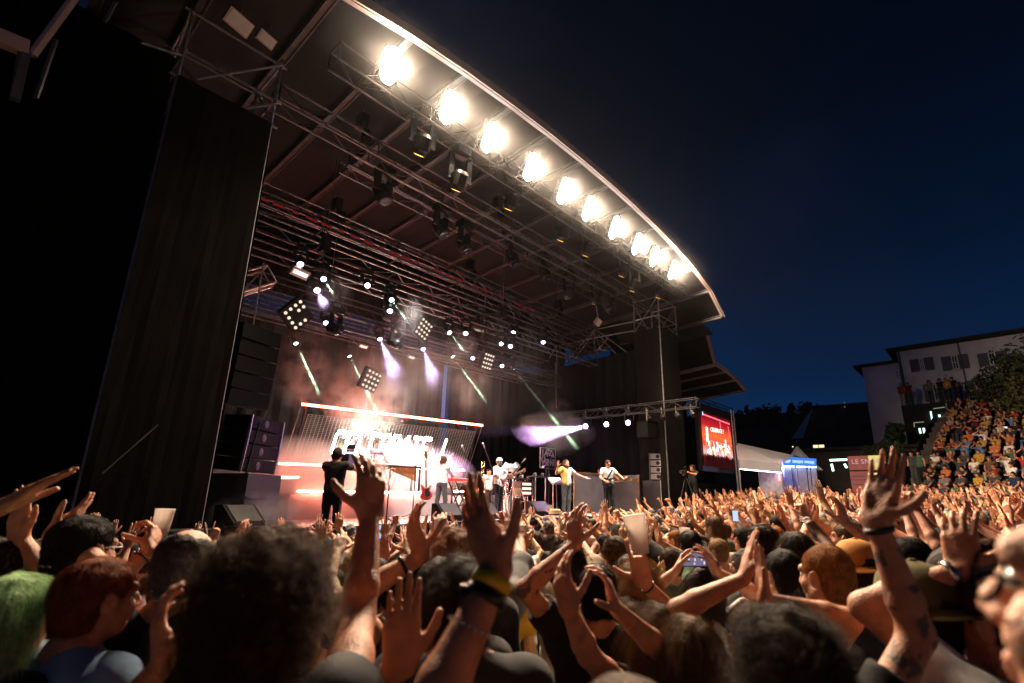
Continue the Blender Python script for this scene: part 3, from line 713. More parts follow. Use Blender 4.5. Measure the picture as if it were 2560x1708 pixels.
# ================================================================ INSTRUMENTS AND STAGE GEAR
def text(name, s, size, origin, ex, ey, m, parent=None, ext=0.004, align='LEFT', space=1.0, off=0.0):
    c = bpy.data.curves.new(name, 'FONT'); c.body = s; c.size = size; c.extrude = ext; c.align_x = align; c.space_character = space; c.resolution_u = 2; c.offset = off
    o = bpy.data.objects.new(name, c); COL.objects.link(o)
    dg = bpy.context.evaluated_depsgraph_get(); me = bpy.data.meshes.new_from_object(o.evaluated_get(dg))
    bpy.data.objects.remove(o); bpy.data.curves.remove(c)
    ex, ey = Vector(ex).normalized(), Vector(ey).normalized(); ez = ex.cross(ey)
    off_ = Vector(WLOC[parent.name]) if parent is not None else Vector((0, 0, 0))
    for v in me.vertices:
        v.co = Vector(origin) + ex * v.co.x + ey * v.co.y + ez * v.co.z - off_
    me.materials.clear(); me.materials.append(m)
    r = bpy.data.objects.new(name, me); COL.objects.link(r); r.parent = parent
    return r
ZV = (0, 0, 1)
# marimba with golden resonators
mb = thing('marimba', 'marimba with a curve of golden resonator tubes on the riser', 'marimba', (9.5, 14.55, 2.11))
zt = 3.0
for k in range(34):
    u = 8.72 + k * 0.049; L = 0.42 - 0.006 * k
    MB().box((u, 14.5, zt), (0.042, L, 0.022)).build('bar', M['wood'] if k % 2 else M['redpaint'], mb)
    ln = 0.07 + 0.34 * abs(k - 11) / 22 if k > 6 else 0.22 - 0.02 * k
    MB().tube((u, 14.42, zt - 0.04), (u, 14.42, zt - 0.06 - ln), 0.021, 7).build('resonator', M['brass'], mb)
fr = MB()
for v in (14.27, 14.75): fr.box((9.53, v, zt - 0.03), (1.75, 0.03, 0.06))
for u in (8.65, 10.4): fr.box((u, 14.5, zt - 0.03), (0.04, 0.5, 0.07)); fr.box((u, 14.3, 2.55), (0.05, 0.05, 0.88)); fr.box((u, 14.72, 2.55), (0.05, 0.05, 0.88))
fr.build('frame', M['blacksteel'], mb)
# keyboard on an X stand beside the curly haired player
def keyboard(c, L, m, label, yaw=0.0):
    t = thing('keyboard', label, 'keyboard', c, None); c = Vector(c); ex = Vector((math.cos(yaw), math.sin(yaw), 0)); ey = Vector((-math.sin(yaw), math.cos(yaw), 0))
    MB().box(c, (L, 0.3, 0.09), 0, yaw).build('body', m, t)
    k = MB()
    for i in range(int(L / 0.026) - 6): k.box(c + ex * (-L / 2 + 0.1 + i * 0.026) - ey * 0.07 + Vector((0, 0, 0.05)), (0.022, 0.14, 0.02), 0, yaw)
    tag(k.build('key', M['white'], t), kind='stuff')
    s = MB()
    for q in (-1, 1):
        s.beam(c + ey * 0.13 - ex * q * 0.4 - ZO(0.05), c + ey * 0.13 + ex * q * 0.4 - ZO(c.z - FLOOR), 0.03, 0.03); s.beam(c - ey * 0.13 - ex * q * 0.4 - ZO(0.05), c - ey * 0.13 + ex * q * 0.4 - ZO(c.z - FLOOR), 0.03, 0.03)
    s.build('stand', M['blacksteel'], t)
    return t
def ZO(z): return Vector((0, 0, z))
kc = atv(1150, 1201, 12.7)
keyboard(kc, 1.0, M['redpaint'], 'red keyboard on a stand in front of the curly haired player', R(15))
keyboard((9.6, 15.15, 3.14), 1.3, M['white'], 'pale keyboard standing behind the marimba', 0)
keyboard(atv(975, 1155, 15.3), 1.1, M['case'], 'dark keyboard on the riser under the letters', R(5))
# microphone stands
def micstand(base, h, label, boom=None, mic=True):
    b = Vector(base); t = thing('microphone_stand', label, 'microphone stand', b, 'microphone stands on stage')
    top = b + ZO(h)
    MB().tube(b, top, 0.016, 6).build('pole', M['blacksteel'], t)
    f = MB()
    for k in range(3): a_ = 2.1 * k + 0.4; f.tube(b + ZO(0.12), b + Vector((0.3 * math.cos(a_), 0.3 * math.sin(a_), 0.015)), 0.012, 5)
    f.build('tripod_base', M['blacksteel'], t)
    e = top
    if boom is not None:
        e = Vector(boom); MB().tube(top - (e - top) * 0.25, e, 0.012, 6).build('boom', M['blacksteel'], t)
    if mic:
        d = (e - top).normalized() if boom is not None else Vector((-0.5, -0.6, 0.4))
        MB().lathe([(0.012, -0.02), (0.02, 0.1), (0.032, 0.14), (0.03, 0.18), (0.0, 0.2)], 8, e, d).build('microphone', M['steel'], t)
    return t
def onfloor(px, py, v): p = atv(px, py, v); return (p[0], p[1], FLOOR)
micstand(onfloor(968, 1270, 10.6), 1.12, 'straight microphone stand alone at the stage front', atv(974, 1198, 10.5))
micstand(onfloor(1178, 1240, 12.4), 1.35, 'boom microphone stand left of the trombone', atv(1160, 1127, 12.3))
micstand(onfloor(1232, 1240, 12.6), 1.35, 'boom microphone stand above the bass player', atv(1211, 1119, 12.4))
micstand(onfloor(1372, 1255, 11.8), 1.75, 'boom microphone stand left of the singer', atv(1360, 1166, 11.7))
micstand(onfloor(1034, 1245, 13.2), 1.5, 'long slanted boom stand behind the hanging guitar', atv(1062, 1153, 13.0), False)
micstand(onfloor(1278, 1240, 12.5), 1.3, 'boom stand aimed at the drums', atv(1305, 1157, 12.3))
micstand(onfloor(925, 1250, 14.2), 1.85, 'tall boom stand over the marimba', atv(970, 1135, 14.2))
# guitars, saxophones and trombone on stands
def guitar(c, up, fw, m1, m2, label, L=1.05, group=None, cat='guitar'):
    c, up, fw = Vector(c), Vector(up).normalized(), Vector(fw).normalized(); fw = (fw - up * fw.dot(up)).normalized(); sx = up.cross(fw)
    t = thing('guitar' if cat == 'guitar' else 'bass_guitar', label, cat, c, group)
    pr = [(0, -0.20), (0.10, -0.19), (0.165, -0.11), (0.15, -0.02), (0.105, 0.05), (0.13, 0.13), (0.15, 0.20), (0.10, 0.19), (0.04, 0.13), (-0.04, 0.13), (-0.10, 0.22), (-0.15, 0.24), (-0.14, 0.14), (-0.105, 0.05), (-0.15, -0.02), (-0.165, -0.11), (-0.10, -0.19)]
    MB().prism(pr, c - fw * 0.02, sx, up, fw * 0.045).build('body', m1, t)
    pg = [(0.0, -0.12), (0.09, -0.1), (0.12, -0.02), (0.07, 0.05), (0.09, 0.12), (-0.03, 0.12), (-0.04, -0.05)]
    MB().prism(pg, c + fw * 0.026, sx, up, fw * 0.004).build('pickguard', m2, t)
    MB().beam(c + up * 0.1 + fw * 0.03, c + up * (L - 0.2) + fw * 0.03, 0.05, 0.025, 0, fw).build('neck', M['wood'], t)
    h = MB(); h.beam(c + up * (L - 0.2) + fw * 0.03, c + up * (L - 0.0) + fw * 0.01, 0.08, 0.02, 0, fw)
    for k in range(4): h.lathe([(0.012, -0.02), (0.012, 0.02)], 6, c + up * (L - 0.16 + 0.045 * k) + sx * 0.055 + fw * 0.02, sx)
    h.build('headstock', M['brass'], t)
    s = MB()
    for k in range(4): s.tube(c - up * 0.1 + sx * (k - 1.5) * 0.012 + fw * 0.045, c + up * (L - 0.1) + sx * (k - 1.5) * 0.009 + fw * 0.045, 0.0015, 3)
    s.build('strings', M['chrome'], t)
    return t
p0 = Vector(atv(1065, 1232, 12.0)); guitar(p0, (-0.10, 0, 1), (-0.4, -0.9, 0.1), M['redpaint'], M['case'], 'red electric guitar standing upright on a floor stand', 1.12)
M['sunburst'] = mat('guitar_lacquer', (0.5, 0.08, 0.06), 0.2, 0, 0.1, 5)
def sax(c, h, label):
    c = Vector(c); t = thing('saxophone', label, 'saxophone', c, 'brass instruments on stands')
    b = MB(); pts = [(0.05, h), (0.0, h - 0.03), (0.0, h * 0.7), (0.01, h * 0.3), (0.03, 0.12), (0.09, 0.06), (0.15, 0.12), (0.18, h * 0.42)]
    rad = [0.012, 0.014, 0.022, 0.032, 0.045, 0.05, 0.055, 0.11]
    for i in range(len(pts) - 1): b.tube(c + Vector((pts[i][0], 0, pts[i][1])), c + Vector((pts[i + 1][0], 0, pts[i + 1][1])), rad[i], 8, 0, rad[i + 1])
    b.build('body', M['brass'], t)
    k = MB()
    for j in range(9): k.lathe([(0.02, 0), (0.02, 0.02)], 7, c + Vector((0.0, -0.03, h * 0.3 + j * h * 0.06)), (0, -1, 0))
    k.build('keys', M['brass'], t); MB().tube(c + Vector((0.05, 0, h)), c + Vector((0.11, 0, h + 0.01)), 0.012, 6).build('mouthpiece', M['blacksteel'], t)
    s = MB(); s.tube(c + Vector((0.05, 0.03, h * 0.4)), c + Vector((0.05, 0.08, -0.5)), 0.012, 5)
    for a_ in (0, 2.1, 4.2): s.tube(c + Vector((0.05, 0.08, -0.4)), c + Vector((0.05 + 0.2 * math.cos(a_), 0.08 + 0.2 * math.sin(a_), c.z * 0 - 0.55)), 0.01, 5)
    s.build('stand', M['blacksteel'], t)
    return t
q = atv(1177, 1215, 12.9); sax((q[0], q[1], FLOOR + 0.55), 0.62, 'small golden saxophone on a stand behind the red keyboard')
q = atv(1193, 1215, 12.8); sax((q[0], q[1], FLOOR + 0.55), 0.78, 'larger golden saxophone on a stand beside the trombone')
q = Vector(atv(1206, 1218, 12.7)); q.z = FLOOR + 0.45
tb = thing('trombone', 'golden trombone standing upright beside the bass player', 'trombone', q)
s = MB()
for dx in (-0.05, 0.05): s.tube(q + Vector((dx, 0, 0.1)), q + Vector((dx, 0, 1.25)), 0.011, 7)
s.tube(q + Vector((-0.05, 0, 1.25)), q + Vector((0.05, 0, 1.25)), 0.011, 7).tube(q + Vector((-0.05, 0, 0.7)), q + Vector((0.05, 0, 0.7)), 0.008, 6); s.build('slide', M['brass'], tb)
MB().lathe([(0.012, 0.6), (0.02, 0.35), (0.04, 0.15), (0.11, 0.0), (0.115, -0.005)], 12, q + Vector((0.13, 0, 0)), ZV).build('bell', M['brass'], tb)
MB().tube(q + Vector((0.1, 0.02, 0.1)), q + Vector((0.1, 0.02, -0.45)), 0.014, 5).build('stand', M['blacksteel'], tb)
# percussion: drum kit behind the bass player
def drum(c, r, h, ax, label, m=None):
    t = thing('drum', label, 'drum', c, 'drums behind the bass player'); MB().lathe([(r, 0), (r * 1.03, 0.01), (r * 1.03, 0.03), (r, 0.04), (r, h - 0.04), (r * 1.03, h - 0.03), (r * 1.03, h)], 16, c, ax).build('shell', m or M['white'], t)
    MB().lathe([(0, h + 0.004), (r * 0.98, h + 0.002)], 16, c, ax).build('drumhead', M['white'], t)
    s = MB()
    for k in range(3): a_ = 2.1 * k; s.tube(Vector(c), (c[0] + 0.3 * math.cos(a_), c[1] + 0.3 * math.sin(a_), FLOOR), 0.012, 5)
    s.build('legs', M['chrome'], t)
for px, py, v, r, h, ax, lb in ((1266, 1172, 13.4, 0.17, 0.16, (0.2, -0.6, 0.8), 'white tilted drum just behind the bass headstock'), (1279, 1178, 13.2, 0.18, 0.2, (0.1, -0.5, 0.9), 'white drum beside the small percussion table'), (1258, 1188, 13.3, 0.16, 0.3, (0, -0.3, 1), 'upright white drum at the bass player elbow'), (1288, 1168, 13.5, 0.13, 0.14, (0.2, -0.7, 0.6), 'small white drum highest of the kit')):
    drum(atv(px, py, v), r, h, ax, lb)
for px, py, v, r, lb in ((1250, 1160, 13.6, 0.2, 'pale cymbal tilted behind the bass player'), (1300, 1180, 13.4, 0.18, 'pale cymbal over the percussion table')):
    c = Vector(atv(px, py, v)); t = thing('cymbal', lb, 'cymbal', c, 'cymbals'); MB().lathe([(0.02, 0.03), (0.05, 0.012), (r, -0.01), (r, -0.014)], 18, c, (0.2, -0.4, 0.9)).build('plate', M['brass'], t); MB().tube(c, (c.x, c.y, FLOOR), 0.012, 5).build('pole', M['chrome'], t)
def table(px0, px1, py, v, label, n, m):
    a, b = Vector(atv(px0, py, v)), Vector(atv(px1, py, v)); b.z = a.z; c = (a + b) / 2; L = (b - a).length
    t = thing('percussion_table', label, 'percussion table', c, 'percussion tables')
    MB().box(c, (L, 0.45, 0.04)).build('top', M['case'], t)
    for sx in (-1, 1):
        for sy in (-1, 1): MB().beam(c + Vector((sx * L * 0.46, sy * 0.18, 0)), Vector((c.x + sx * L * 0.46, c.y + sy * 0.18, FLOOR)), 0.03, 0.03).build('leg', M['steel'], t)
    for k in range(n):
        MB().lathe([(0.03, 0), (0.045, 0.03), (0.03 + 0.02 * (k % 2), 0.06 + 0.03 * (k % 3)), (0.0, 0.1)], 8, c + Vector((L * ((k + 0.5) / n - 0.5), 0.08 * ((k % 3) - 1), 0.02)), ZV).build('shaker', m[k % len(m)], t)
table(1272, 1325, 1196, 12.6, 'long percussion table with shakers behind the folding chair', 8, [M['chrome'], M['white'], M['redpaint'], M['brass']])
table(1327, 1375, 1191, 12.3, 'glittering percussion table left of the music stand', 8, [M['chrome'], M['brass'], M['white']])
# small effects board desk and stool below the tables
dk_ = Vector(atv(1305, 1222, 12.5)); t = thing('effects_rack', 'lit effects rack with blinking panel under the long percussion table', 'rack', dk_)
MB().box(dk_, (0.55, 0.4, 0.5)).build('case_body', M['case'], t); M['panel'] = emis('rack_panel_glow', (1.0, 0.55, 0.4), 2.2, False)
for k in range(3): MB().box(dk_ + Vector((0.02, -0.205, 0.15 - 0.15 * k)), (0.44, 0.01, 0.08)).build('panel', M['panel'], t)
c = Vector(onfloor(1303, 1240, 11.9)); t = thing('folding_chair', 'open folding chair beneath the percussion tables', 'chair', c)
MB().box(c + ZO(0.45), (0.4, 0.4, 0.03)).build('seat', M['wood'], t); MB().box(c + Vector((0, 0.2, 0.75)), (0.4, 0.02, 0.25)).build('backrest', M['wood'], t)
for sx in (-1, 1): MB().beam(c + Vector((sx * 0.19, 0.2, 0.85)), c + Vector((sx * 0.19, -0.2, 0)), 0.025, 0.02).build('leg', M['steel'], t); MB().beam(c + Vector((sx * 0.17, -0.2, 0.45)), c + Vector((sx * 0.17, 0.2, 0)), 0.025, 0.02).build('leg', M['steel'], t)
# wedges
def wedge(c, label, yaw=0.0, s=1.0):
    c = Vector(c); t = thing('wedge_monitor', label, 'monitor speaker', c, 'wedge monitors on stage')
    ex = Vector((math.cos(yaw), math.sin(yaw), 0)); ey = Vector((-math.sin(yaw), math.cos(yaw), 0))
    MB().prism([(-0.25 * s, 0), (0.25 * s, 0), (0.25 * s, 0.12 * s), (-0.08 * s, 0.42 * s), (-0.25 * s, 0.42 * s)], c - ex * 0.32 * s, ey, (0, 0, 1), ex * 0.64 * s).build('cabinet', M['speaker'], t)
    n = Vector((0, 0, 1)) * 0.33 + ey * 0.3; n.normalize()
    MB().prism([(-0.26, -0.2), (0.26, -0.2), (0.26, 0.2), (-0.26, 0.2)], c + ey * 0.085 * s + ZO(0.27 * s) + n * 0.004, ex * s, (ey * 0.74 - ZO(0.67)) * s, n * 0.01).build('grille', M['case'], t)
wedge(onfloor(1348, 1250, 11.3), 'black wedge monitor at the feet of the music stand', R(170), 1.1)
wedge(onfloor(600, 1300, 10.3), 'black wedge monitor before the purple lit sub cabinet', R(200))
wedge(onfloor(1120, 1290, 10.4), 'black wedge monitor in front of the curly haired player', R(180))
wedge(onfloor(1215, 1280, 10.6), 'black wedge monitor in front of the bass player', R(180))
# music stand
c = Vector(onfloor(1393, 1255, 11.4)); t = thing('music_stand', 'music stand with pale blue sheets beside the singer', 'music stand', c); e = Vector(atv(1390, 1203, 11.3))
MB().tube(c, e, 0.014, 6).build('pole', M['steel'], t); MB().box(e, (0.5, 0.03, 0.34), 0, R(-20), R(-55)).build('desk', M['steel'], t); M['sheet'] = mat('paper_sheet', (0.6, 0.68, 0.85), 0.8, 0, 0.08, 9); MB().box(e + Vector((0, -0.015, 0.03)), (0.44, 0.012, 0.3), 0, R(-20), R(-55)).build('paper', M['sheet'], t)
for k in range(3): MB().tube(c + ZO(0.15), c + Vector((0.25 * math.cos(2.1 * k), 0.25 * math.sin(2.1 * k), 0.01)), 0.01, 5).build('leg', M['steel'], t)
# festival sign
sg = thing('festival_sign', 'dark square sign reading JAZZ À VIENNE in white blocky letters', 'sign', (17.1, 14.5, 3.7))
so = Vector(atv(1350, 1170, 14.5)); SW, SH = 0.98, 0.86
MB().box(so + Vector((SW / 2, 0.02, SH / 2)), (SW, 0.03, SH)).build('board', M['case'], sg)
b = MB()
for a_, e_ in (((0, 0), (SW, 0)), ((SW, 0), (SW + 0.05, SH)), ((SW + 0.05, SH), (0, SH)), ((0, SH), (0, 0))): b.tube(so + Vector((a_[0], -0.01, a_[1])), so + Vector((e_[0], -0.01, e_[1])), 0.012, 4)
b.build('border', M['white'], sg)
M['signwhite'] = mat('sign_white_print', (0.8, 0.8, 0.82), 0.6, 0, 0.05, 5)
for i, (ch, x, z, sz, rot) in enumerate((('J', 0.12, 0.50, 0.34, 3), ('A', 0.25, 0.52, 0.30, -4), ('Z', 0.42, 0.60, 0.26, 5), ('Z', 0.55, 0.55, 0.30, -3), ('À', 0.76, 0.48, 0.22, 4), ('V', 0.06, 0.14, 0.32, -3), ('I', 0.25, 0.22, 0.34, 2), ('E', 0.33, 0.13, 0.32, -2), ('N', 0.47, 0.16, 0.30, 3), ('N', 0.63, 0.13, 0.30, -3), ('E', 0.80, 0.15, 0.30, 2))):
    a_ = R(rot); text('letter', ch, sz * 1.15, so + Vector((x, -0.012, z)), (math.cos(a_), 0, math.sin(a_)), (-math.sin(a_), 0, math.cos(a_)), M['signwhite'], sg, 0.003, off=0.012)
MB().beam(so + Vector((SW / 2, 0.06, 0)), Vector((so.x + SW / 2, so.y + 0.06, FLOOR)), 0.06, 0.06).build('post', M['blacksteel'], sg)
# grey flats with wooden edge on the far side
M['flat'] = mat('grey_painted_flat', (0.20, 0.17, 0.18), 0.8, 0, 0.2, 2, 0.1, 20)
fl = thing('stage_flat', 'wide grey stage flat with a thin wooden edge behind the guitarist', 'stage flat', (17.9, 12.4, FLOOR), 'grey stage flats')
MB().box((17.35, 12.3, FLOOR + 0.76), (2.6, 0.05, 1.5)).build('panel', M['flat'], fl)
for a_, b_ in (((16.05, 12.27, FLOOR), (16.05, 12.27, FLOOR + 1.52)), ((16.05, 12.27, FLOOR + 1.52), (18.65, 12.27, FLOOR + 1.52)), ((18.65, 12.27, FLOOR), (18.65, 12.27, FLOOR + 1.52))): MB().beam(a_, b_, 0.05, 0.05).build('edge', M['wood'], fl)
fl = thing('stage_flat', 'narrow grey stage flat turned sideways at the far curtain', 'stage flat', (18.9, 11.6, FLOOR), 'grey stage flats'); MB().box((18.85, 11.65, FLOOR + 0.75), (0.05, 1.2, 1.48)).build('panel', M['flat'], fl); MB().beam((18.8, 11.03, FLOOR), (18.8, 11.03, FLOOR + 1.5), 0.05, 0.05).build('edge', M['wood'], fl)
# far line array on a case
def line_array(c, n, w, h, dp, lean, fwd, m, gm, label, curve=0.05):
    t = thing('line_array', label, 'speaker stack', c, 'line array speaker stacks'); c = Vector(c); fwd = Vector(fwd).normalized(); sx = fwd.cross(Vector((0, 0, 1))).normalized()
    p = c.copy(); ang = lean
    for k in range(n):
        up = Vector((0, 0, 1)) * math.cos(ang) + fwd * math.sin(ang); fk = fwd * math.cos(ang) - Vector((0, 0, 1)) * math.sin(ang)
        mid = p + up * h / 2
        MB().beam(mid - fk * dp, mid, w, h - 0.02, 0, up).build('cabinet', m, t)
        MB().beam(mid + fk * 0.001, mid + fk * 0.014, w * 0.94, h * 0.82, 0, up).build('grille', gm, t)
        MB().lathe([(0.0, 0.03), (h * 0.26, 0.024), (h * 0.30, 0.014)], 12, mid + sx * w * 0.06, fk).build('horn', M['case'], t)
        for q in (-1, 1): MB().beam(mid + sx * q * (w / 2 + 0.012) - up * h * 0.5, mid + sx * q * (w / 2 + 0.012) + up * h * 0.5, 0.02, 0.05, 0, fk).build('rigging', M['steel'], t)
        p = p + up * h; ang += curve
    return t
la = Vector(atv(1649, 1200, 9.95)); line_array(la, 4, 0.72, 0.26, 0.5, 0.14, (-0.75, -0.6, 0), M['speaker'], M['grille'], 'curved stack of four pale grilled speakers on a black case by the far tower', -0.07)
for px, py, v, w, d_, lb in ((1649, 1228, 10.2, 0.9, 0.8, 'black case under the pale speaker stack'), (1626, 1230, 10.9, 0.8, 0.6, 'dark road case left of the pale speaker stack')):
    p = atv(px, py, v); zt_ = la.z - 0.01 if v < 10.5 else p[2] + 0.45; t = thing('road_case', lb, 'road case', (p[0], p[1], FLOOR), 'black road cases'); MB().box((p[0], p[1] + 0.1, (FLOOR + zt_) / 2), (w, d_, zt_ - FLOOR)).build('box', M['case'], t)
    for sx in (-1, 1): MB().beam((p[0] + sx * w / 2, p[1] + 0.1 - d_ / 2 - 0.005, FLOOR), (p[0] + sx * w / 2, p[1] + 0.1 - d_ / 2 - 0.005, zt_), 0.03, 0.03).build('corner_trim', M['steel'], t)
# hung far box speaker
p = Vector(atv(1618, 1076, 10.0)); t = thing('hung_speaker', 'dark wire framed speaker hung below the side truss', 'speaker', p); MB().box(p, (0.75, 0.5, 0.62)).build('cabinet', M['speaker'], t); MB().tube(p + ZO(0.3), p + ZO(0.9), 0.02).build('hanger', M['steel'], t)
fr = MB()
for sx in (-1, 1):
    for sz in (-1, 1): fr.tube(p + Vector((sx * 0.39, -0.26, -0.32)), p + Vector((sx * 0.39, -0.26, 0.32)), 0.01, 4); fr.tube(p + Vector((-0.39, -0.26, sz * 0.32)), p + Vector((0.39, -0.26, sz * 0.32)), 0.01, 4)
fr.build('frame', M['steel'], t)
# near side: sidefill array on subs
la2 = Vector(atv(640, 1200, 11.0)); la2.z = 2.45
line_array(la2, 4, 1.05, 0.27, 0.55, 0.10, (0.6, -0.8, 0), M['speaker'], M['speaker'], 'black sidefill speaker stack with a pale strap at the near side of the stage', -0.02)
sub = thing('sub_cabinet', 'purple lit sub speaker cabinet beneath the near speaker stack', 'speaker', la2); MB().box((la2.x - 0.1, la2.y + 0.25, (FLOOR + 2.43) / 2), (1.1, 0.8, 2.43 - FLOOR), 0, R(37)).build('cabinet', M['purplebox'], sub); MB().box((la2.x - 0.1 + 0.02, la2.y + 0.25 - 0.03, FLOOR + 0.55), (1.12, 0.82, 0.02), 0, R(37)).build('seam', M['case'], sub)
q = Vector(atv(632, 1120, 10.9)); t = thing('strap', 'pale ratchet strap down the near speaker stack', 'strap', q); MB().beam(atv(649, 1056, 10.75), atv(614, 1188, 10.75), 0.05, 0.012).build('band', M['purlin'], t)
# hung PA on near side
p = Vector(atv(615, 920, 10.6)); t = thing('hung_speaker', 'black loudspeaker hung high beside the near tower', 'speaker', p)
for k in range(5): MB().box(p + Vector((0, 0.03 * k, 0.62 - 0.3 * k)), (0.85, 0.6, 0.285), 0, R(20), R(2 * k)).build('cabinet', M['speaker'], t)
MB().tube(p + ZO(0.8), p + ZO(2.2), 0.015).build('chain', M['steel'], t)
for px, w, lb in ((495, 1.45, 'low black case with a pale top edge in front of the near tower'), (600, 0.9, 'low black case beside the wedge monitor at the stage corner')):
    p = Vector(atv(px, 1320, 9.3)); t = thing('road_case', lb, 'road case', (p.x, p.y, 0), 'black road cases'); MB().box((p.x, p.y, 0.78), (w, 0.6, 1.5)).build('box', M['case'], t); MB().beam((p.x - w / 2, p.y - 0.31, 1.53), (p.x + w / 2, p.y - 0.31, 1.53), 0.02, 0.02).build('top_trim', M['steel'], t); MB().beam((p.x + w / 2, p.y - 0.31, 0.2), (p.x + w / 2, p.y - 0.31, 1.53), 0.02, 0.02).build('corner_trim', M['steel'], t)
# video camera and tripod with camera operators' platform
pf = thing('camera_platform', 'black platform in the pit for the headphone camera operator', 'platform', (4.85, 9.25, 0)); MB().box((4.85, 9.25, 1.1), (1.1, 0.9, 0.08)).build('top', M['case'], pf)
for sx in (-1, 1):
    for sy in (-1, 1): MB().tube((4.85 + sx * 0.5, 9.25 + sy * 0.4, 0), (4.85 + sx * 0.5, 9.25 + sy * 0.4, 1.08), 0.025).build('leg', M['steel'], pf)
def video_camera(c, d, label, tri=None, s=1.0):
    c = Vector(c); d = Vector(d).normalized(); sx = d.cross(Vector((0, 0, 1))).normalized(); up = sx.cross(d); t = thing('video_camera', label, 'video camera', c, 'video cameras')
    MB().beam(c - d * 0.18 * s, c + d * 0.12 * s, 0.13 * s, 0.17 * s, 0, up).build('body', M['blacksteel'], t); MB().lathe([(0.05 * s, 0.12 * s), (0.055 * s, 0.3 * s), (0.07 * s, 0.34 * s), (0.06 * s, 0.345 * s), (0.0, 0.32 * s)], 12, c, d).build('lens', M['case'], t)
    MB().beam(c - d * 0.12 * s + up * 0.13 * s, c + d * 0.1 * s + up * 0.15 * s, 0.03 * s, 0.03 * s).tube(c - d * 0.1 * s + up * 0.07 * s, c - d * 0.1 * s + up * 0.14 * s, 0.01).build('handle', M['blacksteel'], t); MB().box(c - d * 0.02 + up * 0.2 * s, (0.1 * s, 0.06 * s, 0.07 * s)).build('viewfinder', M['blacksteel'], t)
    if tri is not None:
        head = c - up * 0.13 * s; MB().tube(head, c - up * 0.08 * s, 0.05 * s).build('pan_head', M['blacksteel'], t)
        for k in range(3):
            a_ = 2.1 * k + 0.5; MB().tube(head, (head.x + 0.42 * math.cos(a_), head.y + 0.42 * math.sin(a_), tri), 0.022).build('tripod_leg', M['blacksteel'], t)
    return t
# ================================================================ RIGHT SIDE: screen, tents, buildings, terraces, trees
VSC = 10.0
def SCP(px, py, v=VSC): return Vector(atv(px, py, v))
sA, sB = SCP(1751, 1010), SCP(1826, 1158)
su0, su1 = sA.x, SCP(1822, 1040).x
zt_, zb_ = 6.02, 3.5
scr = thing('video_screen', 'tall outdoor video screen showing the stage in red and white', 'video screen', ((su0 + su1) / 2, VSC, 3))
M['scrbg'] = None
def screenmat():
    m = bpy.data.materials.new('screen_picture'); m.use_nodes = True; n, l = m.node_tree.nodes, m.node_tree.links; n.clear()
    o = n.new('ShaderNodeOutputMaterial'); e = n.new('ShaderNodeEmission'); l.new(e.outputs[0], o.inputs[0]); e.inputs[1].default_value = 1.3
    tc = n.new('ShaderNodeTexCoord'); sp = n.new('ShaderNodeSeparateXYZ'); l.new(tc.outputs['Generated'], sp.inputs[0])
    rp = n.new('ShaderNodeValToRGB'); E_ = rp.color_ramp.elements; E_[0].position = 0; E_[0].color = (0.05, 0.004, 0.004, 1); E_[1].position = 1; E_[1].color = (0.03, 0.002, 0.003, 1)
    for p_, c_ in ((0.18, (0.07, 0.006, 0.006, 1)), (0.24, (0.75, 0.42, 0.42, 1)), (0.40, (0.72, 0.05, 0.03, 1)), (0.58, (0.85, 0.14, 0.03, 1)), (0.78, (0.42, 0.012, 0.02, 1)), (0.90, (0.24, 0.006, 0.012, 1))):
        q = E_.new(p_); q.color = c_
    nz = n.new('ShaderNodeTexNoise'); nz.inputs['Scale'].default_value = 9; nz.inputs['Detail'].default_value = 4; l.new(tc.outputs['Generated'], nz.inputs['Vector'])
    ad = n.new('ShaderNodeMath'); ad.operation = 'MULTIPLY_ADD'; ad.inputs[1].default_value = 0.14; l.new(nz.outputs[0], ad.inputs[0]); sb = n.new('ShaderNodeMath'); sb.operation = 'SUBTRACT'; sb.inputs[1].default_value = 0.07
    l.new(sp.outputs['Z'], ad.inputs[2]); l.new(ad.outputs[0], sb.inputs[0]); l.new(sb.outputs[0], rp.inputs[0]); l.new(rp.outputs[0], e.inputs[0])
    return m
W_, H_ = su1 - su0, zt_ - zb_
MB().box(((su0 + su1) / 2, VSC, (zt_ + zb_) / 2), (W_, 0.06, H_)).build('display', screenmat(), scr)
MB().box(((su0 + su1) / 2 + 0.05, VSC + 0.16, (zt_ + zb_) / 2 + 0.1), (W_ + 0.5, 0.2, H_ + 0.7)).build('housing', M['case'], scr)
def sq(u0, w0, u1, w1, m, name, t=0.02, o=0.04):
    MB().beam((su0 + W_ * u0, VSC - o, zb_ + H_ * w0), (su0 + W_ * u1, VSC - o, zb_ + H_ * w1), 0.012, t, 0, (0, 0, 1)).build(name, m, scr)
M['sw'] = emis('screen_white_pixels', (1.0, 0.9, 0.85), 2.2, False); M['sr'] = emis('screen_red_pixels', (1.0, 0.10, 0.14), 2.4, False); M['sk'] = emis('screen_dark_pixels', (0.03, 0.004, 0.004), 1.0, False); M['so'] = emis('screen_orange_pixels', (1.0, 0.30, 0.04), 1.4, False)
sq(0.02, 0.955, 0.97, 0.91, M['sr'], 'red_bar', 0.06); sq(0.02, 0.48, 0.98, 0.46, M['sr'], 'red_bar', 0.06); sq(0.60, 0.9, 0.61, 0.75, M['sr'], 'beam_line', 0.03); sq(0.9, 0.85, 0.92, 0.6, M['sr'], 'beam_line', 0.03)
text('screen_letters', 'CELEBRATE !', H_ * 0.115, (su0 + W_ * 0.24, VSC - 0.045, zb_ + H_ * 0.66), (1, 0, 0.02), (0, 0, 1), M['sw'], scr, 0.002)
rr = random.Random(3)
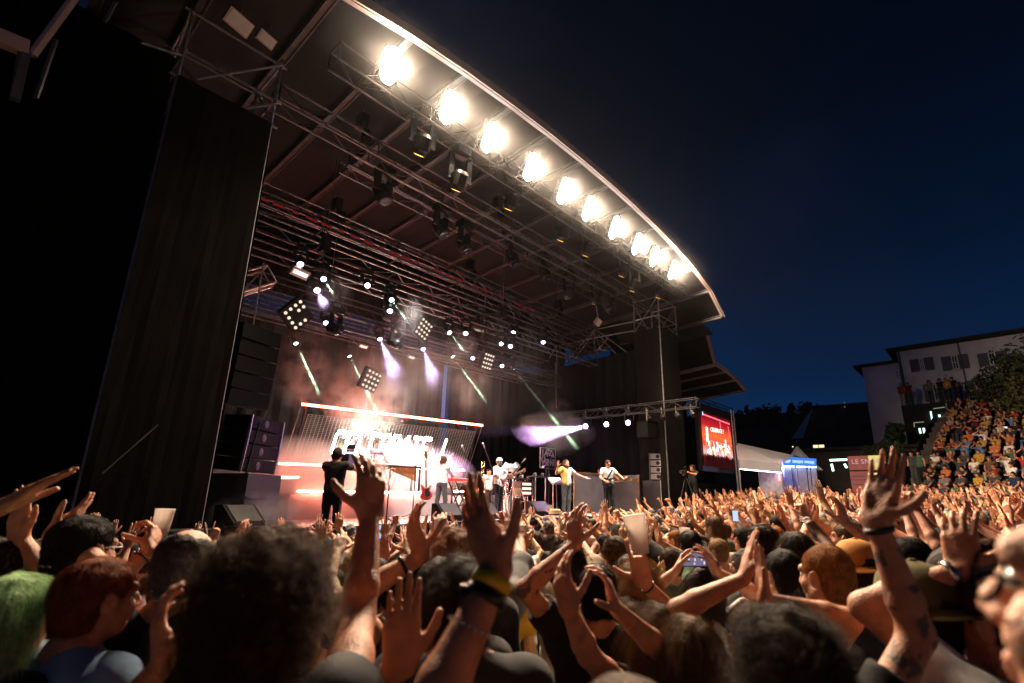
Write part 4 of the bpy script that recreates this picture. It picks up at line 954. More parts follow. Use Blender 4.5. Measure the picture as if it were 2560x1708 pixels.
for k in range(60):  # bright instruments and players on the picture
    x = rr.uniform(0.06, 0.96); z = rr.uniform(0.20, 0.42); h = rr.uniform(0.02, 0.10)
    sq(x, z, x + rr.uniform(-0.02, 0.02), z + h, M['sw'] if rr.random() < 0.65 else M['so'], 'picture_detail', rr.uniform(0.04, 0.16), 0.042 + 0.0004 * k)
sq(0.10, 0.44, 0.11, 0.72, M['sw'], 'player_figure', 0.22, 0.06); sq(0.72, 0.36, 0.74, 0.55, M['sw'], 'player_figure', 0.12, 0.06)
for k in range(40):
    x = 0.02 + k * 0.0245; sq(x, 0.0, x + rr.uniform(-0.02, 0.02), rr.uniform(0.13, 0.24), M['sk'], 'crowd_silhouette', rr.uniform(0.05, 0.11), 0.058 + 0.0004 * k)
M['scy'] = emis('screen_cyan_pixels', (0.2, 0.75, 1.0), 2.0, False); sq(0.012, 0.93, 0.012, 1.0, M['scy'], 'cyan_mark', 0.05, 0.06)
for du in (0.1, 0.42):
    MB().tube((su1 + du, VSC - 0.1, 0), (su1 + du, VSC - 0.1, 6.6), 0.04, 6).build('mast', M['steel'], scr)
truss('screen_truss', 'black truss holding up the video screen', (su0 - 0.6, VSC + 0.2, 6.55), (su1 + 0.7, VSC + 0.2, 6.55), 0.35, 0.35, M['blacksteel'], None, 'truss')
MB().box(((su0 + su1) / 2, VSC + 0.5, 1.35), (W_ + 0.6, 0.6, 2.7)).build('screen_base', M['drape'], scr)

def polar(px, py, Rr):  # point at horizontal range Rr
    return Vector(ath(px, py, Rr))
# ---- bar tent
M['tent'] = mat('white_tent_canvas', (0.75, 0.75, 0.8), 0.7, 0, 0.12, 1, 0.1, 6)
tn = thing('bar_tent', 'white bar tent with a sloping canvas roof beside the video screen', 'tent', polar(1920, 1220, 31))
tA, tB, tC, tD = polar(1838, 1108, 29), polar(1985, 1140, 31), polar(1952, 1160, 28.5), polar(1845, 1150, 27.5)
tE, tF = polar(2030, 1150, 33), polar(1850, 1118, 33)
m = MB(); m.quad(tA, tB, tC, tD); m.quad(tA + ZO(.03), tD + ZO(.03), tC + ZO(.03), tB + ZO(.03)); m.build('roof_slope', M['tent'], tn)
m = MB(); m.quad(tA, tF, tE, tB); m.quad(tA + ZO(.03), tB + ZO(.03), tE + ZO(.03), tF + ZO(.03)); m.build('roof_slope', M['tent'], tn)
m = MB(); m.beam(tD - ZO(0.2), tC - ZO(0.2), 0.04, 0.45); m.build('valance', M['tent'], tn)
M['strip'] = emis('tent_light_strip', (0.95, 0.80, 0.85), 14.0)
MB().beam(tD - ZO(0.44), tC - ZO(0.44), 0.03, 0.03).build('light_strip', M['strip'], tn)
for p in (tD, tC, tE): MB().tube(p, (p.x, p.y, 0.2), 0.05).build('pole', M['steel'], tn)
sp = polar(1992, 1115, 35); m = MB(); m.lathe([(1.3, -1.5), (0.7, -0.9), (0.15, -0.15), (0.03, 0.0)], 8, sp, ZV); tag(m.build('tent_peak', M['tent']), 'pointed white tent peak rising behind the bar tent', 'tent')
# ---- blue lit drinks booth
M['blueboard'] = emis('blue_backlit_board', (0.07, 0.27, 0.95), 0.85); M['bluetxt'] = emis('pale_blue_print', (0.45, 0.7, 1.0), 1.0, False); M['bluestrip'] = emis('blue_white_strip', (0.55, 0.75, 1.0), 6.0)
M['booth'] = mat('booth_panel', (0.45, 0.42, 0.55), 0.6, 0, 0.15, 3)
bb = thing('drinks_booth', 'drinks booth with a glowing blue sign board and white counter', 'booth', polar(1995, 1220, 31))
bA, bB, bC, bD = polar(1951, 1141, 30), polar(2041, 1147, 31), polar(2041, 1166, 31), polar(1951, 1163, 30)
bn = Vector((-(bB - bA).y, (bB - bA).x, 0)).normalized();
if bn.dot(Vector((-1, 0, 0))) < 0: bn = -bn
m = MB(); m.quad(bA, bB, bC, bD); m.quad(bA - bn * .2, bD - bn * .2, bC - bn * .2, bB - bn * .2); m.quad(bA, bA - bn * .2, bB - bn * .2, bB); m.build('sign_board', M['blueboard'], bb)
for k in range(14):
    if k in (4, 9): continue
    f = 0.06 + k * 0.064; a_ = bA.lerp(bB, f); c_ = bD.lerp(bC, f); h = rr.uniform(0.3, 0.5); MB().beam(a_.lerp(c_, 0.35) + bn * .02, a_.lerp(c_, 0.35 + h * 0.8) + bn * .02, 0.1 + 0.05 * (k % 3), 0.02, 0, bn).build('print_mark', M['bluetxt'], bb)
for f0, f1 in ((0.04, 0.38), (0.44, 0.70), (0.75, 0.98)): MB().beam(bD.lerp(bC, f0) + bn * .04 - ZO(.05), bD.lerp(bC, f1) + bn * .04 - ZO(.05), 0.06, 0.06).build('light_strip', M['bluestrip'], bb)
for f0, f1, mm in ((0.0, 0.30, M['white']), (0.32, 0.46, M['booth']), (0.48, 0.72, M['booth']), (0.76, 0.82, M['booth']), (0.86, 1.0, M['booth'])):
    a_, b_ = bD.lerp(bC, f0), bD.lerp(bC, f1); m = MB(); m.beam(Vector((a_.x, a_.y, (a_.z + 0.6) / 2)) - bn * .1, Vector((b_.x, b_.y, (b_.z + 0.6) / 2)) - bn * .1, 0.06, a_.z - 0.8); m.build('panel', mm, bb)
a_, b_ = bD.lerp(bC, -0.35), bD.lerp(bC, 0.55); MB().beam(Vector((a_.x, a_.y, 1.0)) + bn * .5, Vector((b_.x, b_.y, 1.0)) + bn * .5, 0.5, 1.1).build('counter', M['case'], bb)
M['redstick'] = emis('red_neon_stick', (1.0, 0.10, 0.14), 9.0); M['purwash'] = mat('pale_booth_wall', (0.5, 0.46, 0.58), 0.6)
for py0, py1 in ((1158, 1178), (1181, 1202)):
    m = MB(); m.tube(polar(1947, py0, 28.5), polar(1949, py1, 28.5), 0.05); t = tag(m.build('neon_stick', M['redstick']), 'upright red neon stick between the tent and the blue booth, %s one' % ('upper' if py0 < 1160 else 'lower'), 'neon light', 'red neon sticks')
m = MB(); m.box(polar(1930, 1205, 28.8), (0.3, 1.2, 2.2)); tag(m.build('side_wall', M['purwash']), 'pale booth side wall beside the red neon sticks', 'wall')
# point lamp in the booth that washes the side wall violet
l = bpy.data.lights.new('booth_lamp', 'POINT'); l.energy = 60; l.color = (0.35, 0.35, 1.0); l.shadow_soft_size = 0.1; o = bpy.data.objects.new('booth_lamp', l); COL.objects.link(o); o.location = polar(1962, 1172, 28.6)
# ---- passage with green white lights and snack booth
M['greenlamp'] = emis('green_white_lamp', (0.55, 1.0, 0.75), 3.0)
for i, (px0, py0, px1, py1) in enumerate(((2079, 1160, 2083, 1178), (2111, 1160, 2117, 1170), (2074, 1151, 2118, 1149))):
    m = MB(); m.tube(polar(px0, py0, 34), polar(px1, py1, 34), 0.06); tag(m.build('tube_light', M['greenlamp']), 'green white tube light in the passage beside the snack booth, %s' % ('left upright', 'right upright', 'crosswise on top')[i], 'tube light', 'green white tube lights')
M['snack'] = mat('dusty_red_booth_board', (0.38, 0.12, 0.11), 0.6, 0, 0.15, 2, emit=(0.5, 0.13, 0.12), estr=0.10); M['snacktxt'] = emis('pale_pink_print', (1.0, 0.62, 0.55), 0.55, False); M['yellowb'] = emis('yellow_lit_board', (1.0, 0.82, 0.30), 0.75); M['snackwin'] = emis('lit_serving_hatch', (1.0, 0.72, 0.42), 2.2)
sb = thing('snack_booth', 'dusty red snack booth with LE SNACK printed on its board', 'booth', polar(2155, 1225, 33))
nA, nB = polar(2118, 1140, 33), polar(2200, 1136, 33); nd = (nB - nA); nd.z = 0
def sbp(f, z): p = nA + nd * f; return Vector((p.x, p.y, z))
m = MB(); m.beam(sbp(0, 3.9), sbp(0.62, 3.9), 0.15, 0.75); m.build('sign_board', M['snack'], sb); m = MB(); m.beam(sbp(0.63, 3.9), sbp(1.0, 3.9), 0.15, 0.75); m.build('yellow_board', M['yellowb'], sb)
dn = nd.normalized(); bn2 = Vector((-dn.y, dn.x, 0));
if bn2.x > 0: bn2 = -bn2
text('sign_letters', 'LE SNACK', 0.36, sbp(0.10, 3.85) + bn2 * 0.09, dn if True else -dn, ZV, M['snacktxt'], sb, 0.004)
m = MB(); m.beam(sbp(0, 2.2), sbp(0.55, 2.2), 0.12, 2.5); m.build('wall_panel', M['snack'], sb); m = MB(); m.beam(sbp(0.56, 2.9), sbp(1.0, 2.9), 0.1, 0.9); m.build('serving_hatch', M['snackwin'], sb); m = MB(); m.beam(sbp(0.56, 1.5), sbp(1.0, 1.5), 0.2, 1.8); m.build('counter', M['case'], sb)
for z in (3.2, 3.0, 2.75): MB().beam(sbp(0.03, z) + bn2 * .08, sbp(0.45, z) + bn2 * .08, 0.02, 0.03).build('slat', M['snacktxt'] if z == 2.99 else M['purlin'], sb)

# ---- buildings
M['plaster'] = mat('old_lilac_plaster', (0.80, 0.70, 0.76), 0.9, 0, 0.22, 0.6, 0.5, 3); M['plaster2'] = mat('cream_plaster', (0.85, 0.79, 0.78), 0.9, 0, 0.2, 0.5, 0.5, 3); M['tile'] = mat('dark_roof_tiles', (0.035, 0.03, 0.034), 0.8, 0, 0.4, 3, 0.6, 8); M['shutter'] = mat('grey_shutter', (0.13, 0.13, 0.16), 0.7, 0, 0.15, 6); M['glassd'] = mat('dark_window_glass', (0.02, 0.022, 0.03), 0.15, 0, 0.1, 3, spec=0.7); M['stone'] = mat('old_stone_wall', (0.10, 0.085, 0.075), 0.95, 0, 0.4, 0.7, 0.7, 4); M['darkwall'] = mat('dark_terrace_cladding', (0.012, 0.012, 0.013), 0.8)  # lilac light on the pale house put into the wing plaster colour
UB = 46.0
wh = thing('white_house', 'tall pale old house with grey shutters above the seated crowd', 'house', (UB, 0, 6))
def H(px, py, u=UB): return Vector(atu(px, py, u))
# main facade (faces the stage, plane u = UB), left return wing
vL, vR = H(2245, 900).y, H(2600, 900).y
zT, zB = H(2245, 880).z, 3.0
m = MB(); m.box((UB + 4, (vL + vR) / 2, (zT + zB) / 2), (8, abs(vL - vR), zT - zB)); m.build('main_wall', M['plaster2'], wh)
vW = H(2159, 926).y; zW = H(2200, 918).z
m = MB(); m.box((UB + 3.4, (vL + vW) / 2, (zW + zB) / 2), (8, abs(vL - vW) + 0.02, zW - zB)); m.build('wing_wall', M['plaster'], wh)
m = MB(); m.box((UB + 3.6, (vL + vR) / 2 + 0.3, zT + 0.12), (8.9, abs(vL - vR) + .6, 0.14)); m.build('roof', M['tile'], wh); m = MB(); m.box((UB + 3.2, (vL + vW) / 2 + 0.3, zW + 0.1), (8.6, abs(vL - vW) + 0.5, 0.14)); m.build('wing_roof', M['tile'], wh)
MB().tube((UB - 0.12, vL - 0.12, zB), (UB - 0.12, vL - 0.12, zT), 0.07).build('drainpipe', M['shutter'], wh); MB().tube((UB - 0.08, H(2412, 940).y, zB), (UB - 0.08, H(2412, 940).y, zT), 0.05).build('drainpipe', M['shutter'], wh)
def window(px0, py0, px1, py1, u, parent, shutters=True, lit=None):
    a, b = H(px0, py0, u), H(px1, py1, u); yc, zc, w, h = (a.y + b.y) / 2, (a.z + b.z) / 2, abs(a.y - b.y), abs(a.z - b.z)
    f = MB(); f.box((u - 0.01, yc, zc), (0.10, w + 0.12, h + 0.12)); fo = f.build('window', M['white'] if lit is None else M['shutter'], parent)
    fo_off = WLOC[fo.name]
    def sub(mb, nm, mm):
        me_o = mb.build(nm, mm, parent); me_o.parent = fo; return me_o
    for sy in (-1, 1):
        for sz in (-1, 1): m = MB(); m.box((u - 0.065, yc + sy * w / 4, zc + sz * h / 4), (0.02, w / 2 - 0.06, h / 2 - 0.06)); sub(m, 'pane', M['glassd'] if lit is None else lit)
    m = MB(); m.box((u - 0.1, yc, zc - h / 2 - 0.08), (0.2, w + 0.25, 0.07)); sub(m, 'sill', M['plaster'])
    if shutters:
        for sy in (-1, 1):
            m = MB(); m.box((u - 0.07, yc + sy * (w / 2 + 0.33), zc), (0.04, 0.58, h + 0.1)); sub(m, 'shutter', M['shutter'])
            for k in range(7): m = MB(); m.box((u - 0.095, yc + sy * (w / 2 + 0.33), zc - h / 2 + 0.12 + k * (h - 0.2) / 6), (0.02, 0.5, 0.06)); sub(m, 'shutter_slat', M['shutter'])
    return fo
window(2298, 899, 2312, 926, UB, wh); window(2378, 892, 2398, 922, UB, wh); window(2470, 884, 2492, 910, UB, wh); window(2332, 962, 2352, 1000, UB, wh); window(2402, 956, 2424, 998, UB, wh)
window(2238, 928, 2248, 943, UB - 0.62, wh, False)
M['warmwin'] = emis('warm_lit_window', (1.0, 0.78, 0.38), 1.3, False)
# terrace bar under the house
tb_ = thing('terrace_bar', 'black terrace bar with lit hatches under the pale house', 'terrace', (43, 1, 6))
UT = 43.2
a, b = H(2252, 1012, UT), H(2440, 995, UT); zt2 = H(2300, 1010, UT).z
m = MB(); m.box((UT + 1.2, (a.y + b.y) / 2, (zt2 + 3.2) / 2), (2.4, abs(a.y - b.y), zt2 - 3.2)); m.build('dark_cladding', M['darkwall'], tb_)
M['coolwin'] = emis('cool_lit_hatch', (0.75, 1.0, 0.95), 1.6, False); M['dimgreen'] = emis('dim_green_rail_light', (0.75, 0.85, 0.45), 0.25, False)
for px0, py0, px1, py1 in ((2345, 1037, 2370, 1050), (2296, 1071, 2314, 1083)):
    a, b = H(px0, py0, UT - 0.05), H(px1, py1, UT - 0.05); m = MB(); m.box((UT - 0.03, (a.y + b.y) / 2, (a.z + b.z) / 2), (0.04, abs(a.y - b.y), abs(a.z - b.z))); h = m.build('lit_hatch', M['coolwin'], tb_)
    m = MB(); m.box((UT - 0.07, (a.y + b.y) / 2, (a.z + b.z) / 2), (0.03, 0.1, abs(a.z - b.z))); m.build('mullion', M['darkwall'], tb_)
for k in range(8): m = MB(); p = H(2327 + k * 0.7, 1031 + k * 4, UT - 0.08); m.box(p, (0.05, 0.09, 0.12)); m.build('fairy_light', M['coolwin'], tb_)
for (x0, y0, x1, y1) in ((2285, 1057, 2310, 1055), (2285, 1057, 2286, 1068), (2333, 1022, 2362, 1018)): MB().tube(H(x0, y0, UT - .1), H(x1, y1, UT - .1), 0.03).build('rail_light', M['dimgreen'], tb_)
for k in range(16): f = k / 15; p = H(2252, 1010, UT).lerp(H(2440, 995, UT), f); MB().tube(p, p + ZO(0.9), 0.015, 4).build('railing_post', M['blacksteel'], tb_)
MB().tube(H(2252, 1010, UT) + ZO(.9), H(2440, 995, UT) + ZO(.9), 0.02, 4).build('railing_rail', M['blacksteel'], tb_)
# dark gabled house, low walls, far house with lit window
gh = thing('gabled_house', 'dark gabled house left of the pale house', 'house', (50, 9, 4))
c0 = Vector(ath(2110, 1060, 52)); d_ = Vector((c0.x, c0.y, 0)).normalized(); s_ = Vector((d_.y, -d_.x, 0))
m = MB(); w = 4.4; m.prism([(-w, 0), (w, 0), (w, 9.0), (-w * 0.55, 9.0), (-w, 6.3)], Vector((c0.x, c0.y, 1.0)), s_, (0, 0, 1), d_ * 8); m.build('wall', M['stone'], gh)
m = MB(); m.beam(Vector((c0.x, c0.y, 10.1)) - s_ * w * 0.57 - d_ * .3 + d_ * 4, Vector((c0.x, c0.y, 10.1)) + s_ * w + d_ * 4, 8.4, 0.2); m.build('roof', M['tile'], gh)
m = MB(); m.prism([(-w * 1.0, 6.4), (-w * 0.52, 9.1), (-w * 0.78, 6.4)], Vector((c0.x, c0.y, 1.0)) - d_ * 0.06, s_, (0, 0, 1), d_ * 0.05); m.build('pale_gable', M['plaster2'], gh)
m = MB(); m.beam(Vector(ath(2111, 1006, 51.8)), Vector(ath(2112, 1019, 51.8)), 0.3, 0.1); m.build('window', emis('dim_window', (0.6, 0.65, 0.75), 0.10, False), gh)
sw_ = thing('stone_building', 'long low dark stone building behind the tents', 'building', (45, 18, 0))
a = Vector(ath(1835, 1050, 56)); b = Vector(ath(1960, 1030, 56)); c = Vector(ath(2085, 1030, 56))
for p, q, z0, z1 in ((a, b, 8.6, 9.4), (b, c, 9.6, 10.4)):
    m = MB(); n_ = 10; vs = []
    for i in range(n_ + 1):
        r_ = p.lerp(q, i / n_); z = z0 + (z1 - z0) * i / n_ + 0.25 * math.sin(i * 1.3)
        for zz in (0, z): vs += [(r_.x, r_.y, zz), (r_.x + 5, r_.y + 2, zz)]
    fs = []
    for i in range(n_): o_ = i * 4; fs += [(o_, o_ + 4, o_ + 6, o_ + 2), (o_ + 2, o_ + 6, o_ + 7, o_ + 3), (o_ + 1, o_ + 3, o_ + 7, o_ + 5)]
    m.add(vs, fs); m.build('wall', M['stone'], sw_)
p = Vector(ath(2050, 1040, 55.8)); MB().box(p, (0.3, 1.0, 1.6)).build('window', M['glassd'], sw_)
lh = thing('low_house', 'low dark house with one warm lit window', 'house', (42, 13, 0))
p = Vector(ath(2045, 1130, 40)); dd = Vector((p.x, p.y, 0)).normalized(); ss = Vector((dd.y, -dd.x, 0))
MB().beam(Vector((p.x, p.y, 2.6)) - ss * 7 + dd * 2, Vector((p.x, p.y, 2.6)) + ss * 6 + dd * 2, 4, 5.2).build('wall', M['stone'], lh); MB().beam(Vector((p.x, p.y, 5.3)) - ss * 7.4 + dd * 2, Vector((p.x, p.y, 5.3)) + ss * 6.3 + dd * 2, 4.6, 0.2).build('roof', M['tile'], lh)
wp = Vector(ath(2047, 1119, 39.8)); f = MB(); f.beam(wp - ss * 0.36, wp + ss * 0.36, 0.06, 0.42); fo = f.build('window', M['shutter'], lh)
for q in (-1, 1): m = MB(); m.beam(wp + ss * (q * 0.18 - 0.155) - dd * .04, wp + ss * (q * 0.18 + 0.155) - dd * .04, 0.04, 0.34); o = m.build('pane', M['warmwin'], lh); o.parent = fo
pt = Vector(ath(1982, 1117, 39.5)); m = MB(); m.lathe([(0, -0.06), (0.06, 0), (0, 0.06)], 8, pt, ZV); m.build('wall_lamp', M['warmwin'], lh)

# ---- hill and trees
hl = MB(); pts = []
prof_ = [(1700, 1042), (1790, 1036), (1830, 1040), (1870, 1036), (1905, 1030), (1950, 1032), (2000, 1034), (2060, 1034), (2130, 1040), (2300, 1045), (2700, 1050)]
for px, py in prof_:
    q = Vector(ath(px, py, 150)); pts += [(q.x, q.y, -1), (q.x, q.y, q.z), (q.x * 1.3, q.y * 1.3, q.z * 0.9)]
hl.add(pts, [f_ for i in range(len(prof_) - 1) for f_ in ((3 * i, 3 * i + 3, 3 * i + 4, 3 * i + 1), (3 * i + 1, 3 * i + 4, 3 * i + 5, 3 * i + 2))])
M['hill'] = mat('dark_wooded_hillside', (0.018, 0.022, 0.016), 1.0, 0, 0.4, 0.05); tag(hl.build('hill', M['hill']), kind='structure')
M['leaf'] = mat('dark_green_leaves', (0.055, 0.075, 0.03), 0.7, 0, 0.4, 1.5); M['leafy'] = mat('yellow_green_leaves', (0.075, 0.075, 0.024), 0.7, 0, 0.4, 1.5); M['bark'] = mat('bark', (0.06, 0.045, 0.035), 0.9, 0, 0.3, 6)
def tree(base, h, r, n, label, m, lsz=0.25, shape='round', group=None, name='tree', clumps=14):
    base = Vector(base); t = thing(name, label, 'tree' if name != 'bush' else 'bush', base, group); tr_ = MB(); tr_.tube(base, base + ZO(h * 0.6), 0.04 * h ** 0.8 + .02, 6, 0, 0.015 * h)
    rr2 = random.Random(int(abs(base.x * 100 + base.y * 10))); cm = MB(); cl = []
    for k in range(clumps):
        if shape == 'spire': f = k / clumps; z = h * (0.08 + 0.9 * f); rad = r * (1 - f) ** 0.8 * 0.8 + 0.05; a_ = rr2.uniform(0, 6.3); cl.append((base + Vector((math.cos(a_) * rad * 0.4, math.sin(a_) * rad * 0.4, z)), rad))
        else: a_ = rr2.uniform(0, 6.3); q = rr2.random() ** 0.5; z = rr2.uniform(0.35, 0.95); rad = r * 0.5 * rr2.uniform(0.6, 1.1); cl.append((base + Vector((math.cos(a_) * q * r * 0.8, math.sin(a_) * q * r * 0.8, h * z)), rad))
        tr_.tube(base + ZO(h * 0.35), cl[-1][0], 0.02 * h * .4, 4, 0, 0.01)
    tr_.build('trunk', M['bark'], t)
    for k in range(n):
        c, rad = rr2.choice(cl); d = Vector((rr2.gauss(0, 1), rr2.gauss(0, 1), rr2.gauss(0, 1))).normalized(); p = c + d * rad * rr2.uniform(0.5, 1.05); x = d.orthogonal().normalized(); x.rotate(Matrix.Rotation(rr2.uniform(0, 6.3), 3, d)); nrm = (d + Vector((rr2.gauss(0, .5), rr2.gauss(0, .5), rr2.gauss(0, .5)))).normalized(); y = nrm.cross(x).normalized(); s_2 = lsz * rr2.uniform(0.6, 1.3)
        cm.add([p - x * s_2, p + y * s_2 * 0.45, p + x * s_2, p - y * s_2 * 0.45], [(0, 1, 2, 3)])
    cm.build('crown', m, t)
for i, (px, py, Rr, h, r, sh, lb) in enumerate(((1866, 1010, 120, 6.5, 0.9, 'spire', 'slim dark cypress on the skyline beside the canopy'), (1845, 1036, 120, 2.5, 2.2, 'round', 'low round tree on the skyline just right of the canopy edge'), (1895, 1030, 115, 3.0, 2.6, 'round', 'round tree on the skyline right of the cypress'), (1925, 1024, 110, 4.0, 3.0, 'round', 'broad tree on the skyline above the tent'), (1978, 1006, 105, 6.0, 2.4, 'spire', 'dark fir tree on the skyline above the tent peak'), (2015, 1008, 100, 5.5, 3.0, 'round', 'tall bushy tree on the skyline left of the gabled house'), (2052, 1018, 100, 4.0, 2.5, 'round', 'small tree on the skyline touching the gabled house'))):
    top = Vector(ath(px, py, Rr)); tree((top.x, top.y, top.z - h), h, r, 420, lb, M['leaf'], 0.5, sh, 'dark trees on the skyline')
for px, py, u, h, r, n, m_, lb, ls in ((2545, 885, 41, 4.6, 1.9, 2600, M['leaf'], 'big dark tree hiding the far end of the pale house', 0.16), (2572, 915, 38.5, 4.0, 1.9, 2600, M['leafy'], 'yellow green lit bush beside the top row of the seated crowd', 0.14), (2460, 940, 42, 3.0, 1.3, 1400, M['leaf'], 'dark shrub at the end of the house terrace', 0.14), (2600, 860, 39.5, 5.5, 2.6, 2000, M['leaf'], 'dark tree at the edge of the terraces', 0.18)):
    top = H(px, py, u); tree((top.x, top.y, top.z - h), h, r, n, lb, m_, ls, 'round', 'trees by the house', 'tree', 22)
for px, py, Rr, h, r, lb, m_ in ((2215, 1105, 38, 1.6, 1.0, 'green lit bush above the snack booth', M['leaf']), (2190, 1118, 38, 1.3, 0.9, 'dark green bush left of the terraces', M['leaf']), (2236, 1060, 41, 1.6, 0.8, 'spiky dark bush at the corner of the terrace bar', M['leaf'])):
    top = Vector(ath(px, py, Rr)); tree((top.x, top.y, top.z - h), h, r, 1300, lb, m_, 0.13, 'round', 'bushes beside the terraces', 'bush', 14)

# ---- stone terraces (arcs round the stage)
TC = (8.0, 8.0); NR = 18
def trow(k): return 20.2 + 0.88 * k, 0.62 + 0.41 * k
tz = thing('stone_terraces', 'curved stone terraces rising behind the standing crowd', 'terraces', (30, 0, 0))
def phi_left(r, az0=None):
    az0 = 83.0 + 4.8 * min(max((r - 20.2) / 15, 0), 1) if az0 is None else az0  # left end of a row: camera azimuth about 83.5 degrees
    lo, hi = -60.0, 0.0
    for _ in range(40):
        mid = (lo + hi) / 2; x, y = TC[0] + r * math.cos(R(mid)), TC[1] + r * math.sin(R(mid))
        if math.degrees(math.atan2(x, y)) > az0: lo = mid
        else: hi = mid
    return lo
for k in range(NR):
    r, z = trow(k); pl = phi_left(r); m = MB(); n_ = 26; vs = []
    for i in range(n_ + 1):
        a_ = R(pl - (pl + 70) * i / n_); ca, sa = math.cos(a_), math.sin(a_)
        vs += [(TC[0] + r * ca, TC[1] + r * sa, z - 0.55), (TC[0] + r * ca, TC[1] + r * sa, z), (TC[0] + (r + 0.9) * ca, TC[1] + (r + 0.9) * sa, z)]
    fs = []
    for i in range(n_): o_ = 3 * i; fs += [(o_, o_ + 1, o_ + 4, o_ + 3), (o_ + 1, o_ + 2, o_ + 5, o_ + 4)]
    m.add(vs, fs); m.build('terrace_step', M['stone'], tz)
m = MB(); vs = []
for k in range(NR):
    r, z = trow(k); a_ = R(phi_left(r) + 0.3); vs += [(TC[0] + r * math.cos(a_), TC[1] + r * math.sin(a_), 0), (TC[0] + r * math.cos(a_), TC[1] + r * math.sin(a_), z + 0.1)]
m.add(vs, [(2 * i, 2 * i + 2, 2 * i + 3, 2 * i + 1) for i in range(NR - 1)]); m.build('end_wall', M['stone'], tz)
M['topbar'] = emis('terrace_light_strip', (1.0, 0.9, 0.8), 1.5, False)
MB().tube(H(2505, 1068, 37.5), H(2530, 1070, 37.5), 0.04).build('light_strip', M['topbar'], tz)
